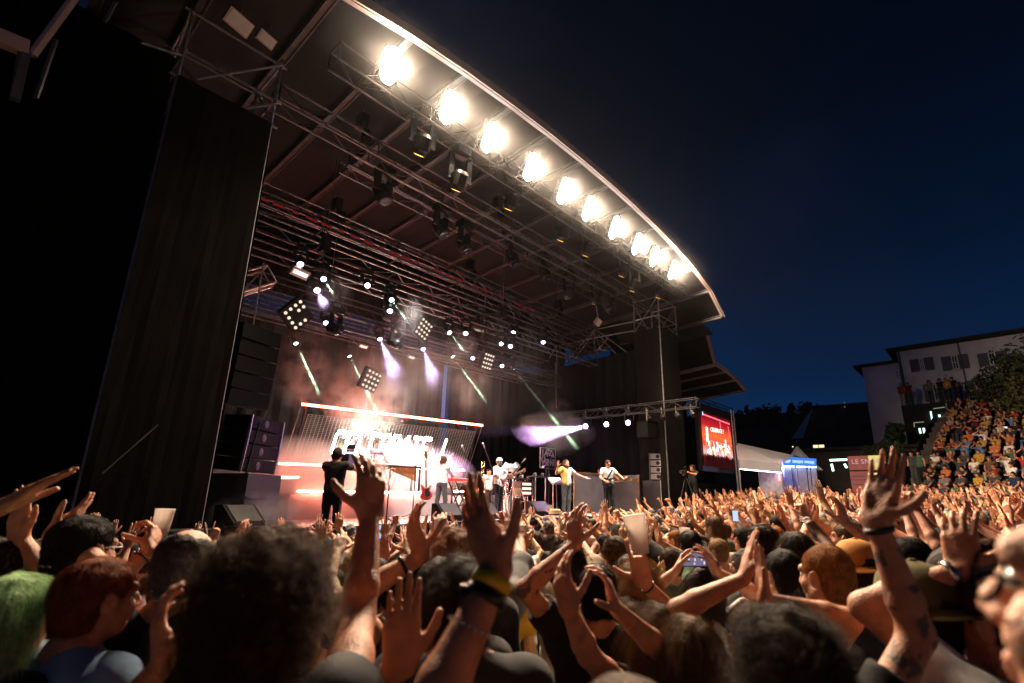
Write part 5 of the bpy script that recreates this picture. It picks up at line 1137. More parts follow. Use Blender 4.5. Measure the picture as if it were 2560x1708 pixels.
# ================================================================ PEOPLE KIT: one continuous surface per body from a distance field
V3 = lambda *a: np.array(a, dtype=np.float64)
def nrm(v): v = np.asarray(v, float); return v / (np.linalg.norm(v) + 1e-12)
class Field:
    def __init__(s, lo, hi, vox):
        s.vox = vox; s.lo = np.asarray(lo, float); s.n = np.ceil((np.asarray(hi, float) - s.lo) / vox).astype(int) + 1
        s.D = np.full(s.n, 0.05, np.float32); s.ax = [s.lo[i] + vox * np.arange(s.n[i]) for i in range(3)]
    def sub(s, lo, hi):
        a = np.maximum(np.floor((lo - s.lo) / s.vox).astype(int), 0); b = np.minimum(np.ceil((hi - s.lo) / s.vox).astype(int) + 1, s.n)
        if np.any(b - a < 1): return None
        sl = tuple(slice(a[i], b[i]) for i in range(3))
        X = [s.ax[i][sl[i]].astype(np.float32) for i in range(3)]
        return sl, X[0][:, None, None], X[1][None, :, None], X[2][None, None, :]
    def put(s, sl, d, k, mode):
        A = s.D[sl]
        if mode == '+':
            if k > 0: h = np.maximum(k - np.abs(A - d), 0) / k; s.D[sl] = np.minimum(A, d) - h * h * k * 0.25
            else: s.D[sl] = np.minimum(A, d)
        else:
            d = -d
            if k > 0: h = np.maximum(k - np.abs(A - d), 0) / k; s.D[sl] = np.maximum(A, d) + h * h * k * 0.25
            else: s.D[sl] = np.maximum(A, d)
    def cap(s, a, b, ra, rb, k=0.02, mode='+', flat=None):
        """round cone; flat=(axis, factor): thinner along axis by factor"""
        a, b = np.asarray(a, float), np.asarray(b, float); R_ = max(ra, rb) + k + 0.012
        q = s.sub(np.minimum(a, b) - R_, np.maximum(a, b) + R_)
        if q is None: return
        sl, X, Y, Z = q; ba = (b - a).astype(np.float32); L2 = float(ba @ ba) + 1e-9
        px, py, pz = X - np.float32(a[0]), Y - np.float32(a[1]), Z - np.float32(a[2])
        t = np.clip((px * ba[0] + py * ba[1] + pz * ba[2]) / L2, 0, 1)
        dx, dy, dz = px - t * ba[0], py - t * ba[1], pz - t * ba[2]
        d2 = dx * dx + dy * dy + dz * dz
        if flat is not None:
            n, f = flat; n = nrm(n).astype(np.float32); c = dx * n[0] + dy * n[1] + dz * n[2]; d2 = d2 + c * c * np.float32(f * f - 1)
        s.put(sl, np.sqrt(d2) - (np.float32(ra) + np.float32(rb - ra) * t), k, mode)
    def ell(s, c, r, k=0.02, mode='+', rot=None):
        c, r = np.asarray(c, float), np.asarray(r, float); Rm = r.max() if rot is not None else r; q = s.sub(c - Rm - k - 0.012, c + Rm + k + 0.012)
        if q is None: return
        sl, X, Y, Z = q; px, py, pz = X - np.float32(c[0]), Y - np.float32(c[1]), Z - np.float32(c[2])
        if rot is not None:
            m = np.asarray(rot, np.float32).T; px, py, pz = m[0, 0] * px + m[0, 1] * py + m[0, 2] * pz, m[1, 0] * px + m[1, 1] * py + m[1, 2] * pz, m[2, 0] * px + m[2, 1] * py + m[2, 2] * pz
        k0 = np.sqrt((px / r[0]) ** 2 + (py / r[1]) ** 2 + (pz / r[2]) ** 2); k1 = np.sqrt((px / r[0] ** 2) ** 2 + (py / r[1] ** 2) ** 2 + (pz / r[2] ** 2) ** 2) + 1e-6
        s.put(sl, (k0 * (k0 - 1) / k1).astype(np.float32), k, mode)
    def plane(s, p, n):  # keep the side n points away from
        n = nrm(n); d = (s.ax[0][:, None, None] - p[0]) * n[0] + (s.ax[1][None, :, None] - p[1]) * n[1] + (s.ax[2][None, None, :] - p[2]) * n[2]; s.D = np.maximum(s.D, d.astype(np.float32))
    def ripple(s, amp, f, seed=0):
        x, y, z = s.ax[0][:, None, None], s.ax[1][None, :, None], s.ax[2][None, None, :]
        s.D += (amp * (np.sin(f * x + 1.3 * seed + 2 * np.sin(f * .6 * z)) * np.sin(f * .8 * y + seed) + 0.6 * np.sin(f * .9 * z + 2.2 * np.sin(f * .5 * x + seed)) + 0.4 * np.sin(2.1 * f * x + 1.7 * f * y) * np.sin(1.9 * f * z + seed))).astype(np.float32)
    def mesh(s):
        D = s.D; D[0], D[-1], D[:, 0], D[:, -1], D[:, :, 0], D[:, :, -1] = 0.05, 0.05, 0.05, 0.05, 0.05, 0.05
        I = D < 0; c = I[:-1, :-1, :-1].astype(np.int8).copy()
        for dx, dy, dz in ((1, 0, 0), (0, 1, 0), (0, 0, 1), (1, 1, 0), (1, 0, 1), (0, 1, 1), (1, 1, 1)):
            c += I[dx:I.shape[0] - 1 + dx, dy:I.shape[1] - 1 + dy, dz:I.shape[2] - 1 + dz]
        cells = np.argwhere((c > 0) & (c < 8)); idx = np.full(c.shape, -1, np.int32); idx[tuple(cells.T)] = np.arange(len(cells))
        acc = np.zeros((len(cells), 3)); cnt = np.zeros(len(cells))
        cor = [np.array(q) for q in ((0, 0, 0), (1, 0, 0), (0, 1, 0), (1, 1, 0), (0, 0, 1), (1, 0, 1), (0, 1, 1), (1, 1, 1))]
        val = [D[tuple((cells + q).T)] for q in cor]
        for i, j in ((0, 1), (2, 3), (4, 5), (6, 7), (0, 2), (1, 3), (4, 6), (5, 7), (0, 4), (1, 5), (2, 6), (3, 7)):
            m = (val[i] < 0) != (val[j] < 0); t = val[i] / (val[i] - val[j] + 1e-12)
            p = cor[i][None] + (cor[j] - cor[i])[None] * t[:, None]; acc[m] += p[m]; cnt[m] += 1
        V = s.lo + s.vox * (cells + acc / cnt[:, None]); F = []
        for ax in range(3):
            o = [i for i in range(3) if i != ax]; a = [slice(None)] * 3; b = [slice(None)] * 3; a[ax] = slice(0, -1); b[ax] = slice(1, None)
            e = I[tuple(a)] != I[tuple(b)]; q = np.argwhere(e); q = q[(q[:, o[0]] > 0) & (q[:, o[1]] > 0) & (q[:, o[0]] < D.shape[o[0]] - 1) & (q[:, o[1]] < D.shape[o[1]] - 1)]
            u, w = np.zeros(3, int), np.zeros(3, int); u[o[0]] = 1; w[o[1]] = 1
            f = np.stack([idx[tuple(q.T)], idx[tuple((q - u).T)], idx[tuple((q - u - w).T)], idx[tuple((q - w).T)]], 1)
            ins = I[tuple(q.T)]; flip = ins if ax != 1 else ~ins
            f[flip] = f[flip][:, ::-1]; F.append(f)
        return V, np.concatenate(F)
def mk_mesh(name, V, F, mats):
    me = bpy.data.meshes.new(name); me.vertices.add(len(V)); me.vertices.foreach_set('co', np.asarray(V, np.float32).ravel()); n = len(F)
    me.loops.add(4 * n); me.loops.foreach_set('vertex_index', np.asarray(F, np.int32).ravel()); me.polygons.add(n); me.polygons.foreach_set('loop_start', np.arange(0, 4 * n, 4, dtype=np.int32))
    me.polygons.foreach_set('use_smooth', np.ones(n, bool)); me.update(calc_edges=True); me.validate()
    for m in mats: me.materials.append(m)
    return me

# ---- hands
POSE = {  # (index, middle, ring, pinky) curls of the three joints, spread, thumb (out, forward, in)
    'open': (((.10, .12, .10),) * 4, .13, (.95, .55, .15)), 'flat': (((.06, .06, .05),) * 4, .02, (.6, .85, .12)), 'relaxed': (((.30, .35, .25), (.38, .42, .3), (.45, .48, .32), (.5, .5, .35)), .05, (.7, .7, .35)),
    'fist': (((1.3, 1.5, .9),) * 4, .0, (.25, .75, .75)), 'grip': (((.75, .80, .5), (.8, .85, .5), (.85, .9, .5), (.9, .9, .5)), .05, (.35, .55, .85)), 'point': (((.15, .15, .1), (1.2, 1.4, .9), (1.3, 1.5, .9), (1.3, 1.5, .9)), .02, (.3, .7, .75)),
    'palm': (((.08, .10, .08),) * 4, .055, (.80, .62, .10)), 'horns': (((.1, .1, .1), (1.2, 1.4, .9), (1.3, 1.5, .9), (.15, .15, .1)), .05, (.95, .5, .2)), 'claw': (((.2, .5, .45), (.25, .55, .45), (.3, .55, .45), (.3, .5, .4)), .12, (.85, .6, .4))}
FING = ((.031, .090, (.043, .026, .021), .0093), (.010, .095, (.047, .029, .022), .0096), (-.011, .090, (.043, .027, .021), .0092), (-.030, .080, (.034, .021, .018), .0082))
def hand(F, w, f, n, side, pose, s=1.0):
    f = nrm(f); n = np.asarray(n, float); n = nrm(n - f * (n @ f)); t = np.cross(f, n) * (1 if side == 'R' else -1)
    cur, spread, th = POSE[pose]; P = lambda a, b, c=0: w + (t * a + f * b + n * c) * s
    for (tx, fy, ln, r) in FING: F.cap(P(tx * .62, .004), P(tx, fy), .0150 * s, .0118 * s, .010 * s, flat=(n, 1.12))
    F.cap(P(.016, .02, .004), P(.030, .062, .008), .019 * s, .012 * s, .014 * s); F.cap(P(-.022, .015, .003), P(-.03, .06, .006), .016 * s, .011 * s, .012 * s)
    F.cap(P(.004, .045, -.002), P(-.006, .078, -.001), .0175 * s, .0150 * s, .014 * s, flat=(n, 1.25))
    F.cap(P(-.012, 0), P(.012, 0), .0215 * s, .0215 * s, .014 * s, flat=(n, 1.15))
    for i, (tx, fy, ln, r) in enumerate(FING):
        sp = spread * (1.5 - i) * 0.9; d0 = nrm(f * math.cos(sp) + t * math.sin(sp)); p = P(tx, fy); a = 0.0; rr_ = r
        for j in range(3):
            a += cur[i][j]; d = d0 * math.cos(a) + n * math.sin(a); q = p + d * ln[j] * s
            F.cap(p, q, rr_ * s, (rr_ - .0011) * s, .0045 * s if j else .008 * s); rr_ -= .0009; p = q
    o, fw, inn = th; p = P(.026, .022, .006); d = nrm(t * o + f * fw * .75 + n * inn); q = p + d * .044 * s; F.cap(p, q, .0160 * s, .0125 * s, .012 * s)
    d = nrm(t * o * .75 + f * fw + n * inn * 1.15); p, q = q, q + d * .034 * s; F.cap(p, q, .0122 * s, .0108 * s, .005 * s)
    d = nrm(t * o * .5 + f * fw * 1.15 + n * inn * 1.3); F.cap(q, q + d * .026 * s, .0106 * s, .0088 * s, .005 * s)
def ik(S, T, l1, l2, pole):
    S, T = np.asarray(S, float), np.asarray(T, float); d = T - S; L = np.linalg.norm(d); mx_ = (l1 + l2) * .995
    if L > mx_: T = S + d / L * mx_; d = T - S; L = mx_
    L = max(L, abs(l1 - l2) + .05); d = d / np.linalg.norm(d); a = (l1 * l1 - l2 * l2 + L * L) / (2 * L); h = math.sqrt(max(l1 * l1 - a * a, 0)); p = np.asarray(pole, float); p = nrm(p - d * (p @ d)); return S + d * a + p * h, T
def arm(F, S, E, Wp, f, n, side, pose, bulk=1.0, hs=1.0):
    b = bulk * .93; F.ell(S, (.058 * b, .058 * b, .058 * b), .03); m = E + (Wp - E) * .28
    F.cap(S, S + (E - S) * .5, .050 * b, .047 * b, .03); F.cap(S + (E - S) * .45, E, .047 * b, .039 * b, .02); F.cap(E, m, .039 * b, .043 * b, .02); F.cap(m, Wp, .043 * b, .0255 * b, .012)
    hand(F, Wp, f, n, side, pose, hs * .97)
def rotm(yaw=0, pitch=0, roll=0):
    return np.array(Matrix.Rotation(-yaw, 3, 'Z') @ Matrix.Rotation(pitch, 3, 'X') @ Matrix.Rotation(roll, 3, 'Y'))
def head(F, c, Rm, fine=True, k=1.0, jaw=1.0):
    P = lambda x, y, z: c + Rm @ (np.array([x, y, z]) * k)
    F.ell(P(0, -.018, .033), np.array([.0735, .094, .083]) * k, .02, rot=Rm); F.ell(P(0, .026, -.03), np.array([.058, .064, .084]) * k, .03, rot=Rm)
    for s in (-1, 1): F.cap(P(s * .05 * jaw, -.004, -.052), P(s * .016, .066, -.103), .022 * k, .019 * k, .025)
    F.ell(P(0, .072, -.104), np.array([.022, .016, .016]) * k, .02, rot=Rm); F.cap(P(0, .086, .018), P(0, .108, -.028), .0085 * k, .0135 * k, .010); F.cap(P(-.012, .098, -.034), P(.012, .098, -.034), .009 * k, .009 * k, .006)
    F.cap(P(-.038, .070, .026), P(.038, .070, .026), .0165 * k, .0165 * k, .012)
    for s in (-1, 1): F.ell(P(s * .038, .058, -.032), np.array([.022, .022, .024]) * k, .015, rot=Rm)
    F.cap(P(-.018, .086, -.060), P(.018, .086, -.060), .0075 * k, .0075 * k, .006); F.cap(P(-.015, .085, -.070), P(.015, .085, -.070), .0075 * k, .0075 * k, .006)
    if fine: F.cap(P(-.02, .098, -.065), P(.02, .098, -.065), .0035 * k, .0035 * k, .004, '-')
    for s in (-1, 1): F.ell(P(s * .031, .092, .004), np.array([.016, .013, .010]) * k, .012, '-', rot=Rm)
    for s in (-1, 1):
        er = Rm @ np.array(Matrix.Rotation(s * -.45, 3, 'Z') @ Matrix.Rotation(-.15, 3, 'X')); F.ell(P(s * .078, -.012, -.006), np.array([.0085, .021, .033]) * k, .006, rot=er)
        if fine: F.ell(P(s * .088, -.006, -.002), np.array([.006, .011, .019]) * k, .005, '-', rot=er)
# ---- hair: cap surface plus fine strands
def hair_field(style, c, Rm, vox, k=1.0):
    P = lambda x, y, z: c + Rm @ (np.array([x, y, z]) * k); low = .34 if style in ('long', 'ponytail') else .16; F = Field(c - np.array([.17, .2, low]) * k, c + np.array([.17, .17, .2]) * k, vox)
    g = {'short': 1.0, 'buzz': .965, 'curly': 1.22, 'bigcurly': 1.27, 'long': 1.06, 'ponytail': 1.02, 'bun': 1.03, 'bald': .985, 'bob': 1.1, 'messy': 1.08}[style]
    F.ell(P(0, -.020, .036), np.array([.082 * g, .102 * (1 + (g - 1) * .7), .090 * g]) * k, .01, rot=Rm); F.ell(P(0, -.055, -.03), np.array([.072 * g, .055 * g, .075]) * k, .03, rot=Rm)
    if style in ('long',):
        for s in (-1, 0, 1): F.cap(P(s * .05, -.06, -.02), P(s * .075, -.075, -.24), .055 * k, .035 * k, .03)
    if style == 'bob':
        for s in (-1, 0, 1): F.cap(P(s * .055, -.045, 0), P(s * .07, -.05, -.11), .05 * k, .04 * k, .03)
    if style == 'ponytail': F.ell(P(0, -.125, .03), np.array([.025, .03, .025]) * k, .015, rot=Rm); F.cap(P(0, -.135, .02), P(0, -.12, -.22), .03 * k, .012 * k, .01)
    if style == 'bun': F.ell(P(0, -.11, .075), np.array([.045, .045, .042]) * k, .012, rot=Rm)
    # face and neck opening
    f0 = .055 if style in ('buzz', 'short', 'bald') else .045
    F.ell(P(0, .105, -.045), np.array([.088, .098, .093]) * k, .012, '-', rot=Rm)
    if style not in ('long', 'bob', 'bigcurly', 'curly'):
        for s in (-1, 1): F.ell(P(s * .096, .004, -.022), np.array([.034, .052, .062]) * k, .010, '-', rot=Rm)
    if style not in ('long', 'bob', 'ponytail'): F.ell(P(0, -.04, -.155), np.array([.1, .12, .065]) * k, .02, '-', rot=Rm)
    if style == 'bald': F.ell(P(0, .01, .115), np.array([.072, .085, .075]) * k, .01, '-', rot=Rm)
    amp, fr = {'curly': (.0045, 110), 'bigcurly': (.007, 85), 'messy': (.006, 75), 'long': (.004, 70), 'bob': (.004, 75), 'bun': (.0028, 80), 'ponytail': (.0025, 80)}.get(style, (.002, 95)); F.ripple(amp, fr, 1); return F
def strands(name, V, F, c, Rm, style, n, m, rad=0.00022, seed=1, k=1.0):
    r_ = np.random.RandomState(seed); a, b, d = V[F[:, 0]], V[F[:, 1]], V[F[:, 3]]; nr = np.cross(b - a, d - a); ar = np.linalg.norm(nr, axis=1); nr = nr / (ar[:, None] + 1e-12)
    o = ((a - c) * nr).sum(1); i = r_.choice(len(F), n, p=ar / ar.sum()); p = a[i] + (b[i] - a[i]) * r_.rand(n, 1) + (d[i] - a[i]) * r_.rand(n, 1); N = nr[i]
    dn = Rm @ np.array([0, -.45, -1.0]); crown = c + Rm @ np.array([0, -.04, .12]) * k; out = p - crown; out /= np.linalg.norm(out, axis=1)[:, None] + 1e-9; fl = out * .9 + dn * .6; fl -= N * (fl * N).sum(1)[:, None]; fl /= np.linalg.norm(fl, axis=1)[:, None] + 1e-9
    L, npt, lift, wob, curl = {'short': (.034, 4, .55, .25, 0), 'buzz': (.010, 3, .8, .2, 0), 'curly': (.055, 9, .6, .35, .010), 'bigcurly': (.062, 12, .65, .4, .012), 'long': (.085, 6, .03, .09, .0015), 'ponytail': (.05, 5, .03, .1, 0), 'bun': (.035, 5, .06, .2, 0), 'bald': (.010, 3, .5, .3, 0), 'bob': (.065, 6, .04, .12, .002), 'messy': (.055, 7, .35, .4, .004)}[style]
    L *= k; dirv = fl + N * lift + r_.normal(0, wob, (n, 3)); dirv /= np.linalg.norm(dirv, axis=1)[:, None]; ln = L * (.5 + .8 * r_.rand(n, 1)); e1 = np.cross(dirv, N + .01); e1 /= np.linalg.norm(e1, axis=1)[:, None] + 1e-9; e2 = np.cross(dirv, e1); ph = r_.rand(n, 1) * 6.28; fq = 9 + 6 * r_.rand(n, 1)
    pts = np.zeros((n, npt, 3))
    for j in range(npt):
        t = j / (npt - 1); q = p - N * .004 + dirv * ln * t + fl * ln * .35 * t * t + np.array([0, 0, -1]) * ln * (.75 if style in ('long', 'bob', 'ponytail') else .22) * t * t - N * (ln * .22 * t * t if style in ('long', 'bob', 'ponytail', 'bun') else 0)
        if curl: q = q + (e1 * np.cos(ph + fq * t) + e2 * np.sin(ph + fq * t) - e1 * np.cos(ph) - e2 * np.sin(ph)) * curl * k * (.3 + t) 
        pts[:, j] = q
    hc = bpy.data.hair_curves.new(name); hc.add_curves([npt] * n); hc.points.foreach_set('position', pts.astype(np.float32).ravel()); ra_ = np.tile(np.linspace(rad, rad * .45, npt), n).astype(np.float32)
    at = hc.attributes.get('radius') or hc.attributes.new('radius', 'FLOAT', 'POINT'); at.data.foreach_set('value', ra_); hc.materials.append(m); return hc

def skinmat():
    m = mat('skin', (0.5, 0.3, 0.2), 0.48, 0, 0.22, 22, 0.5, 190, 0.5, objcol=True); n, l = m.node_tree.nodes, m.node_tree.links; b = n['Principled BSDF']
    tc = n.new('ShaderNodeTexCoord'); nz = n.new('ShaderNodeTexNoise'); nz.inputs['Scale'].default_value = 28; nz.inputs['Detail'].default_value = 5; l.new(tc.outputs['Object'], nz.inputs['Vector'])
    mx = n.new('ShaderNodeMixRGB'); mx.blend_type = 'MULTIPLY'; rp = n.new('ShaderNodeMapRange'); rp.inputs[1].default_value = .5; rp.inputs[2].default_value = .72; rp.inputs[3].default_value = 0; rp.inputs[4].default_value = .5; l.new(nz.outputs[0], rp.inputs[0]); l.new(rp.outputs[0], mx.inputs[0]); l.new(n[m['vec']].outputs[0], mx.inputs[1]); mx.inputs[2].default_value = (.95, .62, .55, 1); l.new(mx.outputs[0], b.inputs['Base Color'])
    return m
M['skin'] = skinmat()
M['cloth'] = mat('clothing_fabric', (0.3, 0.3, 0.3), 0.9, 0, 0.22, 14, 0.35, 420, 0.2, objcol=True, sheen=0.1)
M['haircap'] = mat('hair_mass', (0.05, 0.03, 0.02), 0.65, 0, 0.5, 30, 0.7, 120, 0.15, objcol=True)
def hairmat():
    m = mat('hair_fibre', (.03, .02, .01), .45, 0, .55, 45, spec=.16, objcol=True); n, l = m.node_tree.nodes, m.node_tree.links; b = n['Principled BSDF']; b.inputs['Anisotropic'].default_value = .4
    ci = n.new('ShaderNodeHairInfo'); mr = n.new('ShaderNodeMapRange'); mr.inputs[3].default_value = .45; mr.inputs[4].default_value = 1.7; l.new(ci.outputs['Random'], mr.inputs[0]); v = n.new('ShaderNodeVectorMath'); v.operation = 'SCALE'; l.new(n[m['vec']].outputs[0], v.inputs[0]); l.new(mr.outputs[0], v.inputs['Scale']); l.new(v.outputs[0], b.inputs['Base Color']); return m
M['hair'] = hairmat()
def tatmat():
    m = M['skin'].copy(); m.name = 'tattooed_skin'; n, l = m.node_tree.nodes, m.node_tree.links; b = n['Principled BSDF']; old = b.inputs['Base Color'].links[0].from_socket
    tc = n.new('ShaderNodeTexCoord'); vz = n.new('ShaderNodeTexNoise'); vz.inputs['Scale'].default_value = 17; vz.inputs['Detail'].default_value = 2; l.new(tc.outputs['Object'], vz.inputs['Vector']); r_ = n.new('ShaderNodeMapRange'); r_.inputs[1].default_value = .52; r_.inputs[2].default_value = .57; r_.inputs[4].default_value = .85; l.new(vz.outputs[0], r_.inputs[0])
    at = n.new('ShaderNodeAttribute'); at.attribute_name = 'ink'; mu = n.new('ShaderNodeMath'); mu.operation = 'MULTIPLY'; l.new(r_.outputs[0], mu.inputs[0]); l.new(at.outputs['Fac'], mu.inputs[1])
    mx = n.new('ShaderNodeMixRGB'); l.new(mu.outputs[0], mx.inputs[0]); l.new(old, mx.inputs[1]); mx.inputs[2].default_value = (.05, .045, .05, 1); l.new(mx.outputs[0], b.inputs['Base Color']); return m
M['tattoo'] = tatmat()
M['eye'] = mat('eye_white', (0.7, 0.68, 0.64), 0.15, 0, .05, 5); M['iris'] = mat('dark_iris', (0.03, 0.02, 0.015), 0.1, 0, .1, 5)

# ---- standing person in local metres (x right, y forward, z up, feet at origin), height 1.75
SH = V3(.178, -.012, 1.415); HC = V3(0, .015, 1.618); L1, L2 = .285, .262
def person_fields(arms, vox, hd=(0, 0, 0), zlow=.98, fine=True, bulk=1.0, sleeve=.55, lean=(0, 0), seated=False, hscale=1.0, neckhole=.078, hips=True):
    """arms: {side: (wrist, finger dir, palm normal, pose, pole)} in local coordinates"""
    ln = V3(lean[0], lean[1], 0); Hc = HC + ln; Rm = rotm(*hd); pts = [Hc + V3(.13, .15, .18), Hc - V3(.13, .14, .2), V3(.24, .16, 1.5), V3(-.24, -.16, zlow)]; A = {}
    for s, (w, f, n, pose, pole) in arms.items():
        sg = 1 if s == 'R' else -1; w = np.asarray(w, float); S = SH * V3(sg, 1, 1) + ln * .85; up_ = np.clip((w[2] - 1.35) / .5, 0, 1); S = S + V3(-sg * .025, .01, .055) * up_
        E, w = ik(S, w, L1, L2, pole); A[s] = (S, E, w, nrm(f), np.asarray(n, float), pose); pts += [w + nrm(f) * .2 + .05, w + nrm(f) * .2 - .05, w + .07, w - .07, E + .06, E - .06]
    pts = np.array(pts); lo, hi = pts.min(0) - .03, pts.max(0) + .03; lo[2] = max(lo[2], zlow)
    if seated: lo = np.minimum(lo, V3(-.26, -.18, .0)); hi = np.maximum(hi, V3(.26, .66, 1.0))
    B = Field(lo, hi, vox); b = bulk
    B.cap(Hc + Rm @ V3(0, -.03, -.06), V3(0, -.03, 1.45) + ln * .9, .051, .058, .025); B.cap(V3(-.09, -.02, 1.42) + ln * .85, V3(.09, -.02, 1.42) + ln * .85, .062, .062, .05); B.cap(V3(0, -.03, 1.49) + ln * .9, V3(.15, -.02, 1.43) + ln * .85, .045, .04, .04); B.cap(V3(0, -.03, 1.49) + ln * .9, V3(-.15, -.02, 1.43) + ln * .85, .045, .04, .04)
    B.ell(V3(0, -.005, 1.27) + ln * .5, (.155 * b, .095 * b, .18), .05); B.ell(V3(0, 0, 1.03), (.14 * b, .09 * b, .18), .05)
    head(B, Hc, Rm, fine)
    for s, (S, E, w, f, n, pose) in A.items(): arm(B, S, E, w, f, n, s, pose, bulk if bulk < 1.1 else 1.08, hscale)
    C = Field(V3(-.36, -.24, .86 if not seated else .80) + np.minimum(ln, 0), V3(.36, .27, 1.72) + np.maximum(ln, 0), max(vox, .0075) if fine else vox)
    C.cap(V3(-.10, -.02, 1.395) + ln * .85, V3(.10, -.02, 1.395) + ln * .85, .088, .088, .06); C.ell(V3(0, -.002, 1.27) + ln * .5, (.187 * b, .122 * b, .20), .06); C.ell(V3(0, .008, 1.03), (.178 * b, .128 * b, .22), .06); C.cap(V3(0, -.03, 1.46) + ln * .9, V3(.15, -.02, 1.42) + ln * .85, .062, .058, .04); C.cap(V3(0, -.03, 1.46) + ln * .9, V3(-.15, -.02, 1.42) + ln * .85, .062, .058, .04)
    for s, (S, E, w, f, n, pose) in A.items():
        C.ell(S, (.073, .073, .073), .04)
        if sleeve > .05:
            e = S + (E - S) * min(sleeve, 1.0); q = C.sub(np.minimum(S, e) - .12, np.maximum(S, e) + .12)
            C.cap(S, e, .070 * max(b, .95), .064 * max(b, .95), .03)
            if sleeve > 1.0: C.cap(E, E + (w - E) * min(sleeve - 1, .93), .062, .040, .03)
            dd = nrm(E - S) if sleeve <= 1.0 else nrm(w - E); ce = e if sleeve <= 1 else E + (w - E) * min(sleeve - 1, .93); C.ell(ce + dd * .06, (.085, .085, .055), .0, '-', rot=np.array(Vector(dd).to_track_quat('Z', 'Y').to_matrix()))
    C.cap(V3(0, .01, 1.53) + ln * .9, V3(0, -.035, 1.50) + ln * .9, neckhole, neckhole * .82, .01, '-'); C.ripple(.0022, 34, lean[0] * 10 + vox * 100); C.plane((0, 0, .90 if not seated else .84), (0, 0, -1))
    return B, C, A, Hc, Rm
_leg = {}
def leg_mesh(kind):
    if kind in _leg: return _leg[kind]
    if kind == 'seated':
        F = Field(V3(-.3, -.22, -.02), V3(.3, .68, 1.02), .013); S_ = Field(V3(-.25, .3, -.01), V3(.25, .8, .14), .011)
        F.ell((0, 0, .93), (.185, .145, .13), .05)
        for s in (-1, 1): F.cap((s * .09, 0, .90), (s * .12, .43, .90), .088, .068, .03); F.cap((s * .12, .43, .90), (s * .12, .44, .52), .066, .05, .02); S_.cap((s * .12, .42, .46), (s * .12, .58, .45), .045, .04, .02)
        # feet hang one step below: seat at z = .84, soles at z = .42
        S_ = Field(V3(-.25, .3, .38), V3(.25, .8, .6), .011)
        for s in (-1, 1): S_.cap((s * .12, .43, .475), (s * .12, .58, .462), .05, .042, .02); S_.cap((s * .12, .43, .475), (s * .12, .43, .53), .048, .045, .02)
        S_.plane((0, 0, .425), (0, 0, -1))
    else:
        w = {'stand': .095, 'wide': .17, 'narrow': .075}[kind]; F = Field(V3(-.32, -.22, .03), V3(.32, .22, 1.04), .013); S_ = Field(V3(-.34, -.16, -.01), V3(.34, .26, .16), .010)
        F.ell((0, 0, .95), (.172, .125, .12), .05)
        for s in (-1, 1): F.cap((s * .085, 0, .90), (s * (w * .6 + .04), .015, .5), .092, .066, .035); F.cap((s * (w * .6 + .04), .015, .5), (s * w, -.02, .1), .066, .056, .02); S_.cap((s * w, -.03, .05), (s * (w + .012), .15, .038), .047, .038, .02); S_.cap((s * w, -.03, .05), (s * w, -.03, .12), .045, .042, .02)
        S_.plane((0, 0, .001), (0, 0, -1))
    F.ripple(.003, 30, 2); a = mk_mesh('trousers', *F.mesh(), [M['cloth']]); b = mk_mesh('shoes', *S_.mesh(), [M['cloth']]); _leg[kind] = (a, b); return a, b
def put(name, data, parent, col, sc=None):
    o = bpy.data.objects.new(name, data); COL.objects.link(o); o.parent = parent; o.color = (*col, 1); return o
SKIN = [(.54, .245, .135), (.60, .29, .17), (.47, .21, .11), (.53, .235, .135), (.36, .155, .08), (.62, .32, .20), (.14, .065, .035)]
HAIRC = {'black': (.010, .007, .005), 'dark brown': (.026, .0135, .007), 'brown': (.06, .030, .013), 'light brown': (.11, .058, .026), 'blond': (.27, .165, .07), 'ginger': (.26, .095, .026), 'grey': (.11, .10, .095), 'red': (.24, .065, .018), 'green': (.05, .26, .13)}
SHIRTC = {'black': (.012, .012, .013), 'white': (.70, .69, .66), 'navy': (.018, .026, .06), 'red': (.42, .03, .03), 'grey': (.16, .165, .17), 'dark grey': (.05, .052, .056), 'blue': (.10, .19, .36), 'light blue': (.22, .34, .52), 'beige': (.40, .32, .22), 'mustard': (.45, .26, .03), 'green': (.05, .11, .06), 'burgundy': (.14, .02, .03), 'pink': (.48, .20, .22), 'orange': (.50, .14, .04), 'brown': (.12, .07, .04)}
